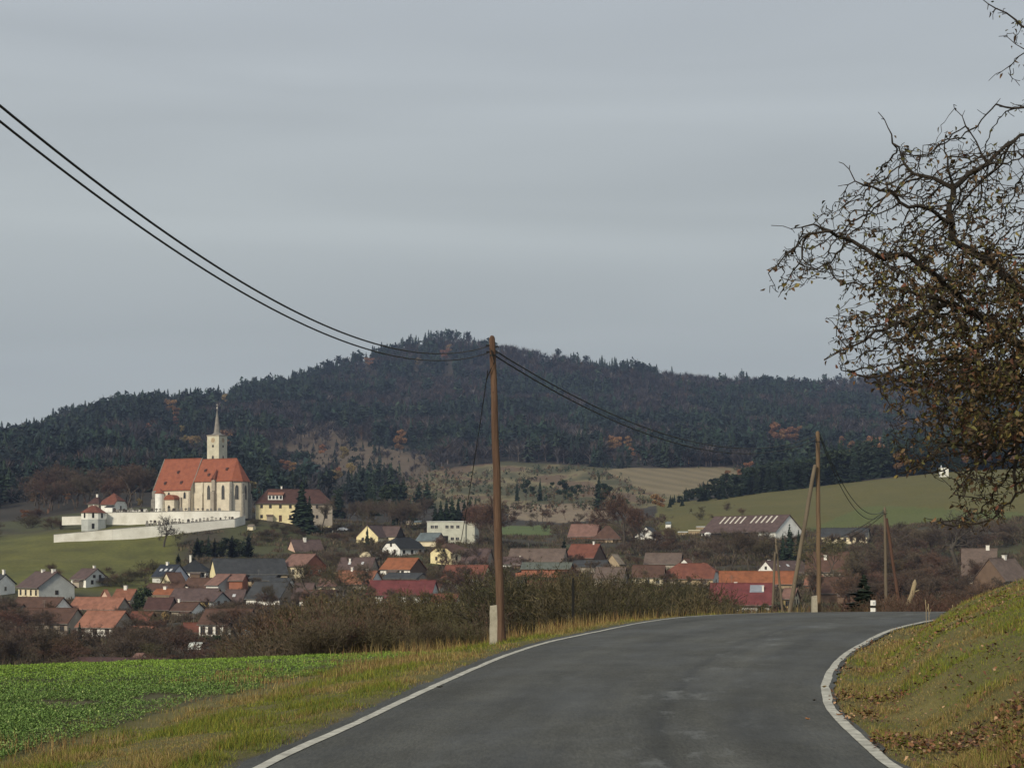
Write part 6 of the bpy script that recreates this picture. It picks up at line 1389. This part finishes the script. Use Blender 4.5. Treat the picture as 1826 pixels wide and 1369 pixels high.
scatter(26, [(250,1040),(620,1035),(620,1092),(250,1092)], BARE+['olive1','red0'], (2.6,4.6), G, 'small bare garden tree between the packed roofs of the village centre', 'bare tree', 'garden trees between the packed roofs', 30, (.9,1.3))
scatter(14, [(560,1005),(680,985),(690,1010),(600,1030)], BARE, (4,7), G, 'bare tree behind the long orange brown roof', 'bare tree', 'bare trees behind the orange brown roof', 16, (1.0,1.4))
scatter(26, [(610,925),(760,925),(760,948),(610,945)], BARE+['spruce1','spruce0'], (7,12), G, 'tall dark tree on the wooded slope behind the cream gabled house', 'tree', 'trees behind the cream gabled house', 17, (.9,1.2), 600)
scatter(30, [(850,905),(1000,922),(1190,922),(1190,950),(850,950)], BARE+RED+BU, (3,6), G, 'bare tree in the hedge line below the brown field', 'bare tree', 'trees below the brown field', 18, (1.1,1.6), 560)
scatter(26, [(60,890),(250,884),(265,905),(150,912),(60,925)], RED+['bare0','bare2'], (12,19), G, 'reddish bare tree on the slope left of the church', 'bare tree', 'reddish trees left of the church', 19, (1.0,1.4), 620)
scatter(26, [(-60,925),(100,915),(110,945),(-60,965)], BU+RED, (3,6), 'bare_shrub', 'brown shrub at the top left corner of the meadow', 'shrub', 'shrubs above the meadow corner', 20, (1.3,2.0), 560)
scatter(14, [(182,1035),(270,1020),(330,1022),(300,1048),(190,1052)], BU, (2.5,5), 'bare_shrub', 'dark brown shrub along the foot of the meadow', 'shrub', 'shrubs along the meadow foot', 21, (1.3,2.0), 380)
scatter(8, [(1215,915),(1330,900),(1340,925),(1230,930)], BU+['olive1'], (2.5,4.5), 'bare_shrub', 'small round shrub on the meadow behind the big barn', 'shrub', 'shrubs on the meadow behind the barn', 22, (1.2,1.6), 600)
scatter(9, [(0,1020),(10,1010),(250,1020),(240,1040)], BU, (1.5,2.5), 'bare_shrub', 'low garden shrub behind the white house with the balcony', 'shrub', 'garden shrubs under the meadow', 23, (1.2,1.6), 380)
# the remaining trees of these thickets as one mass, plus low brush over the gardens
mid = []
for sd in range(5):
    S = bare_segments(200+sd, 'tree', levels=4, spread=.55, up=.2, nch=(2,3)); S = S if len(S) < 2600 else S[:2600]; A_ = lambda i: np.array([x_[i] for x_ in S], float)
    V0, F0 = tubes_np(A_(0), A_(1), np.maximum(A_(2), .0030), np.maximum(A_(3)*.8, .0020), 2)
    E = A_(1)[[i for i, x_ in enumerate(S) if x_[4] >= 2]]; E = np.repeat(E, 3, 0); d_ = rv.normal(size=E.shape)*.6; d_[:, 2] += .5; d_ /= np.linalg.norm(d_, axis=1)[:, None]
    V1, F1 = tubes_np(E, E+d_*rv.uniform(.03, .08, len(E))[:, None], np.full(len(E), .0035), np.full(len(E), .001), 2)
    mid.append((np.concatenate([V0, V1]), np.concatenate([F0, F1+len(V0)])))
print('mid tree quads', [len(m_[1]) for m_ in mid], 'mass', len(MASS))
def build_mass(name, label, cat, rows, cols_):
    VV = []; TT = []; CC = []; o_ = 0; r2 = np.random.default_rng(len(rows))
    for (x, y, z, h, w, ci) in rows:
        tv, tt = mid[r2.integers(0, 5)]; a = r2.random()*2*PI; ca, sa = math.cos(a), math.sin(a); s_ = h*w
        VV.append(np.stack([(tv[:,0]*ca-tv[:,1]*sa)*s_+x, (tv[:,0]*sa+tv[:,1]*ca)*s_+y, tv[:,2]*h+z-.1], 1)); TT.append(tt+o_); o_ += len(tv)
        c = np.array(cols_[ci])*r2.uniform(.75, 1.25); CC.append(np.repeat(c[None]*(.7+.6*r2.random((len(tt), 1))), 4, 0))
    tag(link(name, mesh_np(name, np.concatenate(VV), np.concatenate(TT), M['twig'], col=np.concatenate(CC))), label, cat, kind='stuff')
build_mass('bare_thicket_trees', 'brown leafless thicket filling the gaps between village houses and gardens', 'thicket', MASS, [BR, RB, GB])
def brush(n, seed):
    r2 = np.random.default_rng(seed); Y_ = r2.uniform(150, 690, n*3); px = r2.uniform(-420, 2250, n*3); X_ = (px-913)/F*Y_; z = ground(X_, Y_); py = 1000-F*z/Y_
    okb = ~((Y_ > 425) & (px < 320)) & ~((px > 1180) & (Y_ > 600)) & ~inpoly(px, py, GREENS) & ~inpoly(px, py, BROWNF) & (fbm(X_/11, Y_/11, 3) > .41) & ~((px > 330) & (px < 400) & (py > 1155))
    okb &= ~((px < 560) & (Y_ > 580) & (Y_ < 640))
    X_, Y_, z = X_[okb][:n], Y_[okb][:n], z[okb][:n]; VV = []; CC = []; m_ = 14
    base = np.stack([X_, Y_, z], 1)[:, None, :]+r2.normal(size=(len(X_), m_, 3))*np.array([.8,.8,.05]); h = r2.uniform(.5, 1.9, (len(X_), 1, 1))
    tip = base+np.concatenate([r2.normal(size=(len(X_), m_, 2))*.35, np.ones((len(X_), m_, 1))], 2)*h*r2.uniform(.5, 1, (len(X_), m_, 1)); sd = r2.normal(size=(len(X_), m_, 3))*np.array([.10,.10,.03])
    V = np.stack([base-sd, base+sd, tip], 2).reshape(-1, 3); c = np.array([(.085,.062,.045),(.070,.068,.034),(.11,.085,.055),(.060,.046,.036)])[r2.integers(0, 4, len(X_))]
    c = np.repeat(c[:, None, :]*(.6+.8*r2.random((len(X_), m_, 1))), 3, 1).reshape(-1, 3)
    tag(link('undergrowth', mesh_np('undergrowth', V, np.arange(len(V)).reshape(-1, 3), M['blade'], col=c)), 'low brown brush and weeds between the gardens and houses', 'undergrowth', kind='stuff')
brush(52000, 3)
def scrub(n, seed):
    r2 = np.random.default_rng(seed); px = r2.uniform(600, 1330, n*6); Y_ = r2.uniform(665, 1330, n*6); X_ = (px-913)/F*Y_; z = ground(X_, Y_); py = 1000-F*z/Y_
    okb = inpoly(px, py, CLEAR) & ~inpoly(px, py, STRIPE) & (fbm(X_/30+4, Y_/40, 3) > .50); X_, Y_, z = X_[okb][:n], Y_[okb][:n], z[okb][:n]; m_ = 22
    h = r2.uniform(1.0, 5.5, (len(X_), 1, 1))*np.array([1.0])
    d = r2.normal(size=(len(X_), m_, 3)); d /= np.linalg.norm(d, axis=2)[:, :, None]; c0 = np.stack([X_, Y_, z], 1)[:, None, :]+h*np.array([0,0,.5])+d*h*np.array([.3,.3,.48])*r2.random((len(X_), m_, 1))**.4; a = r2.normal(size=(len(X_), m_, 3))*.30; b = r2.normal(size=(len(X_), m_, 3))*.30
    V = np.stack([c0-a, c0+a, c0+b*1.5], 2).reshape(-1, 3); c = np.array([(.032,.050,.026),(.085,.062,.045),(.10,.085,.045),(.12,.070,.04)])[r2.choice(4, len(X_), p=[.4,.3,.2,.1])]
    c = np.repeat(c[:, None, :]*(.6+.8*r2.random((len(X_), m_, 1))), 3, 1).reshape(-1, 3)
    tag(link('scrub_vegetation', mesh_np('scrub_vegetation', V, np.arange(len(V)).reshape(-1, 3), M['forest'], col=c)), 'young scrub and saplings dotting the pale clearing below the hill', 'scrub', kind='stuff')
scrub(900, 4)
scatter(12, [(592,902),(765,898),(765,922),(600,925)], ['spruce0','spruce2','pine0'], (11,17), 'spruce_tree', 'tall dark conifer at the forest edge right of the rectory', 'conifer', 'conifers at the forest edge right of the rectory', 41, (1.2,1.6), 600)
# dark pine belt along the upper edge of the right meadow: one tree after another
belt = []
r_ = random.Random(77)
for i in range(190):
    px = 1192+(i/189)**.92*640+r_.uniform(-4,4); row_ = r_.random()
    Yb = float(np.interp(px, [1190,1240,1300,1400,1830], [752,800,852,862,862]))+6+row_*95
    top = float(np.interp(px, [1190,1225,1280,1350,1420,1480,1540,1600,1700,1830], [888,868,845,822,805,788,775,768,766,760]))
    x = (px-913)/F*Yb; z = gz(x, Yb); h = ((1000-top)/F*Yb-z)*r_.uniform(.72,1.02)*(1-.10*(1-row_)); h = max(4.5, min(h, 26))
    edge = px > 1500 and r_.random() < .10
    kd = r_.choice(['spruce0','spruce1','spruce2','pine0','pine1','spruce0'])
    if edge: plant('larch0', x, Yb, z, h*.95, 'larch_tree', 'rust coloured larch inside the dark belt above the right meadow', 'larch tree', 'rusty larches in the belt', 1.2, False)
    else: plant(kd, x, Yb, z, h, 'conifer_tree', 'dark green conifer in the belt along the upper meadow edge', 'conifer', 'conifers of the belt above the meadow', 1.5, False)
# autumn trees on the hill
AUT = [(302,735,20,'larch1'),(316,742,14,'larch1'),(312,758,14,'larch0'),(264,768,12,'larch0'),(325,770,10,'birch'),(340,795,16,'birch'),(352,797,18,'birch'),(405,800,28,'larch1'),(330,790,12,'birch'),
     (575,810,16,'larch0'),(510,838,16,'larch1'),(520,840,14,'larch1'),(615,820,22,'birch'),(626,845,18,'birch'),(604,848,14,'larch0'),(600,862,22,'birch'),(716,795,26,'larch0'),(713,805,22,'larch1'),(448,880,20,'birch'),(460,885,16,'birch'),
     (60,895,16,'larch1'),(42,925,12,'larch1'),(100,830,8,'birch'),(30,830,10,'larch1'),(1090,805,18,'larch1'),(1098,800,20,'larch1'),(1120,800,20,'larch0'),(1130,812,12,'larch1'),(1382,790,34,'larch0'),(1405,788,22,'larch1'),(1418,788,24,'larch1'),(1395,790,20,'larch0'),
     (745,650,10,'birch'),(795,640,14,'larch1'),(800,625,10,'birch'),(660,650,10,'larch1'),(1500,800,20,'larch0'),(1520,815,26,'larch0'),(1548,812,26,'larch0'),(1560,805,24,'larch1'),(1320,850,12,'larch1'),(1336,840,14,'larch1'),(1296,850,10,'larch1'),(1180,905,16,'larch1'),(1170,902,18,'larch1'),(400,700,12,'birch'),(655,648,8,'larch1'),(250,905,10,'birch'),(120,890,10,'larch1')]
for i, (px, py, s, k) in enumerate(AUT):
    x, Y_, z = gpt(px, py+6, 690); plant(k, x, Y_, z, (s*1.25+8)*Y_/F, 'autumn_tree', 'rust or ochre coloured autumn tree glowing against the dark forest', 'autumn tree', 'autumn coloured trees on the hill', 1.25, False)
# skyline trees, one by one along the ridge
r_ = random.Random(5)
sky_pts = [(-30,785),(0,778),(50,765),(100,750),(160,732),(205,717),(260,722),(300,713),(340,712),(400,704),(450,694),(500,680),(560,662),(620,642),(680,622),(740,609),(800,606),(850,616),(900,632),(960,640),(1000,638),(1080,654),(1160,668),(1220,684),(1250,692),(1300,700),(1340,690),(1400,684),(1500,680),(1600,680),(1700,690),(1860,705)]
def ridgeY(px):
    X_ = (px-913)/F*_YS; pr = 1000-F*ground(X_, _YS)/_YS; m_ = (_YS > 1300) & (_YS < 2900); return float(_YS[m_][np.argmin(pr[m_])]), float(pr[m_].min())
nb_ridge = 0
for i in range(190):
    px = -30+i*9.9+r_.uniform(-4.5,4.5); Yr, pr = ridgeY(px); Yr += r_.uniform(-25, 10); tgt = float(np.interp(px, [p[0] for p in sky_pts], [p[1] for p in sky_pts]))
    x = (px-913)/F*Yr; z = gz(x, Yr); h = (1000-tgt)/F*Yr-z; h = max(9, min(h*r_.uniform(.85,1.55)*(1.2 if px < 480 else 1), 30)); 
    con = r_.random() < (.82 if 480 < px < 1250 else .60)
    k = r_.choice(['spruce0','spruce2','pine0','pine1','spruce1']) if con else r_.choice(BARE+['red1'])
    if con: plant(k, x, Yr, z, h, 'conifer_tree', 'conifer standing out against the sky along the hill ridge', 'conifer', 'conifers on the ridge line', 1.3, False)
    else: plant(k, x, Yr, z, h*.95, 'bare_tree', 'bare broadleaf tree standing out against the sky along the hill ridge', 'bare tree', 'bare trees on the ridge line', 1.1, False)
# ---------------------------------------------------------------- the far forest: one mass
def lite(kind, seed):
    r_ = np.random.default_rng(seed); V = []; T_ = []
    if kind == 'con':
        for k in range(11):
            u = k/10; z = .10+.86*u; R_ = .17*(1-u)+.02
            for j in range(8):
                a = r_.random()*2*PI; w = .048*(1-u*.6); b = len(V); ca, sa = math.cos(a), math.sin(a); R2 = R_*r_.uniform(.7,1.3)
                V += [(0,0,z+.07), (ca*R2-sa*w, sa*R2+ca*w, z-.05), (ca*R2+sa*w, sa*R2-ca*w, z-.05)]; T_.append((b,b+1,b+2))
    elif kind == 'pin':
        for k in range(76):
            d = r_.normal(size=3); d /= np.linalg.norm(d); c = np.array([0,0,.72])+d*np.array([.17,.17,.24])*r_.random()**.4; a = r_.normal(size=3)*.040; b_ = r_.normal(size=3)*.040; b = len(V); V += [c-a, c+a, c+b_*1.5]; T_.append((b,b+1,b+2))
        b = len(V); V += [(-.012,0,0),(.012,0,0),(0,0,.7)]; T_.append((b,b+1,b+2))
    else:
        for k in range(62):
            a = r_.random()*2*PI; t_ = r_.uniform(.05,.95); L_ = r_.uniform(.28,.58); z0 = r_.uniform(.2,.55); dx_, dy_, dz_ = math.cos(a)*math.sin(t_), math.sin(a)*math.sin(t_), math.cos(t_); w = r_.uniform(.018,.042)
            b = len(V); V += [(dx_*L_*.3-w*dy_, dy_*L_*.3+w*dx_, z0+dz_*L_*.3), (dx_*L_*.3+w*dy_, dy_*L_*.3-w*dx_, z0+dz_*L_*.3), (dx_*L_, dy_*L_, min(1.0, z0+dz_*L_))]; T_.append((b,b+1,b+2))
        for s in (0, 1):
            b = len(V); V += [(-.016*(1-s),-.016*s,0),(.016*(1-s),.016*s,0),(0,0,.85)]; T_.append((b,b+1,b+2))
    return np.array(V, float), np.array(T_)
LT = {'con':[lite('con', s) for s in (1,2,3)], 'pin':[lite('pin', s) for s in (4,5)], 'dec':[lite('dec', s) for s in (6,7,8)]}
_rp = np.linspace(-380, 2280, 80); _rm = np.array([ridgeY(q)[1] for q in _rp])
nf = 54000
fy = np.sqrt(rv.uniform(690**2, 2640**2, nf)); fpx = rv.uniform(-450, 2330, nf); fx = (fpx-913)/F*fy; fzv = ground(fx, fy); fpy = 1000-F*fzv/fy
lim = np.interp(fpx, [-100,0,100,160,250,450,560,620,700,760,1180,1200,1300,1330,1920], [912,908,895,880,880,898,905,905,880,845,845,838,838,900,900])
ok = (fpy < lim) & ~((fpx > 1190) & (fpx < 1330) & (fy < 1190)) & ~((fpx >= 1330) & (fy < 950)) & (fy > 700)
clr = inpoly(fpx, fpy, CLEAR); st_ = inpoly(fpx, fpy, STRIPE); cut = inpoly(fpx, fpy, CUT) & (rv.random(nf) < .72)
young = np.zeros(len(fpx), bool)
for (ax_, ay_, as_, ak_) in AUT: young |= (np.abs(fpx-ax_) < as_*.45+4) & (fpy > ay_-2) & (fpy < ay_+44)
ok &= ~clr & ~st_ & ~cut & ~((fpy < np.interp(fpx, _rp, _rm)+9) & (rv.random(nf) < .72))
# sparse edges: keep the whole cover dense enough but not wasteful on hidden far slopes
fx, fy, fzv, fpx, fpy, young = (a[ok] for a in (fx, fy, fzv, fpx, fpy, young)); n = len(fx); print('forest trees', n)
pc_ = fbm(fx/90+5, fy/90, 3); pcon = np.clip((pc_-.545)*9+np.where(fpx < 480, .62, .08)+np.where((fpx > 620) & (fpx < 780) & (fpy > 790), 1.0, 0)+np.where(fpy < 690, .25, 0)+np.where((fpx > 900) & (fpy > 770), .3, 0), 0.05, .97)
iscon = rv.random(n) < pcon; typ = np.where(iscon, np.where(rv.random(n) < .6, 0, 1), 2)
hh = np.where(iscon, rv.uniform(12, 26, n), rv.uniform(11, 19, n))*np.where(fy < 1100, .75, 1.0)*np.where(young, .45, 1.0)*np.where((fpx > 470) & (fpx < 785) & (fpy > 795) & (fpy < 872), .5, 1.0); wd = np.where(iscon, 1.35, 1.45)*rv.uniform(.85, 1.25, n)
tone = .75+.5*fbm(fx/60, fy/60, 2)
ccon = np.array([(.019,.038,.026),(.015,.028,.026),(.026,.042,.026),(.014,.023,.022)])[rv.integers(0, 4, n)]
cdec = np.array([(.066,.056,.057),(.056,.052,.059),(.078,.063,.052),(.043,.041,.047),(.14,.125,.115),(.105,.064,.042)])[rv.choice(6, n, p=[.28,.24,.16,.2,.07,.05])]
ct = np.where(iscon[:, None], ccon, cdec)*tone[:, None]*(.8+.4*rv.random((n, 1)))
for nm, tys, lab in (('conifer_forest', ('con','pin'), 'dark conifers covering the far hill as one mass'), ('broadleaf_forest', ('dec',), 'leafless purple brown broadleaf woods covering the far hill as one mass')):
    VV = []; TT = []; CC = []; o_ = 0
    for ti, key in enumerate(('con','pin','dec')):
        if key not in tys: continue
        ids = np.where(typ == ti)[0]; var = rv.integers(0, len(LT[key]), len(ids))
        for v_ in range(len(LT[key])):
            q = ids[var == v_]; tv, tt = LT[key][v_]; a = rv.random(len(q))*2*PI; ca, sa = np.cos(a)[:, None], np.sin(a)[:, None]; s = (hh[q]*wd[q])[:, None]
            P = np.stack([(tv[None,:,0]*ca-tv[None,:,1]*sa)*s+fx[q][:, None], (tv[None,:,0]*sa+tv[None,:,1]*ca)*s+fy[q][:, None], tv[None,:,2]*hh[q][:, None]+fzv[q][:, None]-.5], -1)
            m_ = len(tv); VV.append(P.reshape(-1, 3)); TT.append((tt[None]+(np.arange(len(q))*m_)[:, None, None]+o_).reshape(-1, 3)); o_ += len(q)*m_
            sh = (.6+.8*rv.random((len(q), len(tt))))
            if key == 'dec': sh[:, -2:] *= np.where(rv.random((len(q), 1)) < .35, 2.4, 1.0)
            sh = sh+0; sh = np.repeat(sh, 3, 1)[:, :m_]
            if sh.shape[1] < m_: sh = np.pad(sh, ((0,0),(0,m_-sh.shape[1])), 'edge')
            CC.append((ct[q][:, None, :]*sh[:, :, None]).reshape(-1, 3))
    tag(link(nm, mesh_np(nm, np.concatenate(VV), np.concatenate(TT), M['forest'], col=np.concatenate(CC))), lab, 'forest', kind='stuff')
# pale birch stems and snags glimpsed in the woods are part of that mass
# ---------------------------------------------------------------- hedge and shrubs right beyond the road edge
def hedge_run(n, xr_, yr_, kinds, topf, label, group, seed, ws, name='bare_shrub', cat='shrub'):
    r_ = random.Random(seed)
    for i in range(n):
        px = xr_[0]+(xr_[1]-xr_[0])*(i+r_.random())/n; Y_ = r_.uniform(*yr_); x = (px-913)/F*Y_; z = gz(x, Y_); top = topf(px)+r_.uniform(-8, 16)
        h = (1000-top)/F*Y_-z; h = max(.9, min(h, 7.5)); plant(r_.choice(kinds), x, Y_, z, h, name, label, cat, group, r_.uniform(*ws))
topA = lambda px: float(np.interp(px, [410,440,500,540,600,660,720,770,830,870,900], [1158,1125,1085,1055,1045,1052,1065,1048,1060,1065,1045]))
topB = lambda px: float(np.interp(px, [880,920,960,1000,1040,1080,1120,1160,1200,1240,1275], [1004,998,1014,1004,1018,998,1016,1022,1008,1032,1066]))
hedge_run(46, (415,890), (62,92), BU+['olive0','bush0'], topA, 'brown leafless shrub in the long thicket left of the near pole', 'thicket left of the near pole', 51, (.8,1.25))
hedge_run(26, (560,900), (50,60), BU, lambda p: topA(p)+40, 'low brown shrub at the front of the thicket left of the near pole', 'front shrubs left of the near pole', 52, (1.0,1.5))
hedge_run(44, (890,1270), (60,84), ['hedge0','hedge1','bush3','bush1','hedge0'], topB, 'dense olive green shrub in the hedge right of the near pole', 'hedge right of the near pole', 53, (.8,1.2))
hedge_run(20, (1270,1560), (72,95), BU+['hedge1'], lambda p: 1075, 'low dark shrub poking over the road crest', 'shrubs behind the crest', 54, (1.0,1.5))
hedge_run(16, (1560,1720), (72,95), ['bush0','bush2'], lambda p: 1055, 'low brown shrub left of the bank behind the crest', 'shrubs left of the bank', 55, (1.0,1.5))
# ================================================================ haze
HZ = MB().box(-2600, 2600, -60, 5200, -260, 620).obj('haze', [])
hm = bpy.data.materials.new('haze_air'); hm.use_nodes = True; tn = hm.node_tree; tn.nodes.clear()
ho = tn.nodes.new('ShaderNodeOutputMaterial'); pv = tn.nodes.new('ShaderNodeVolumePrincipled'); pv.inputs['Density'].default_value = 0.000085; pv.inputs['Color'].default_value = (.50,.64,1.0,1); pv.inputs['Anisotropy'].default_value = 0.1
tn.links.new(pv.outputs[0], ho.inputs['Volume']); HZ.data.materials.clear(); HZ.data.materials.append(hm)
tag(HZ, 'thin pale blue haze veiling the far hill', 'haze', kind='stuff')
for o in C.objects:
    if '_d' in o: del o['_d']
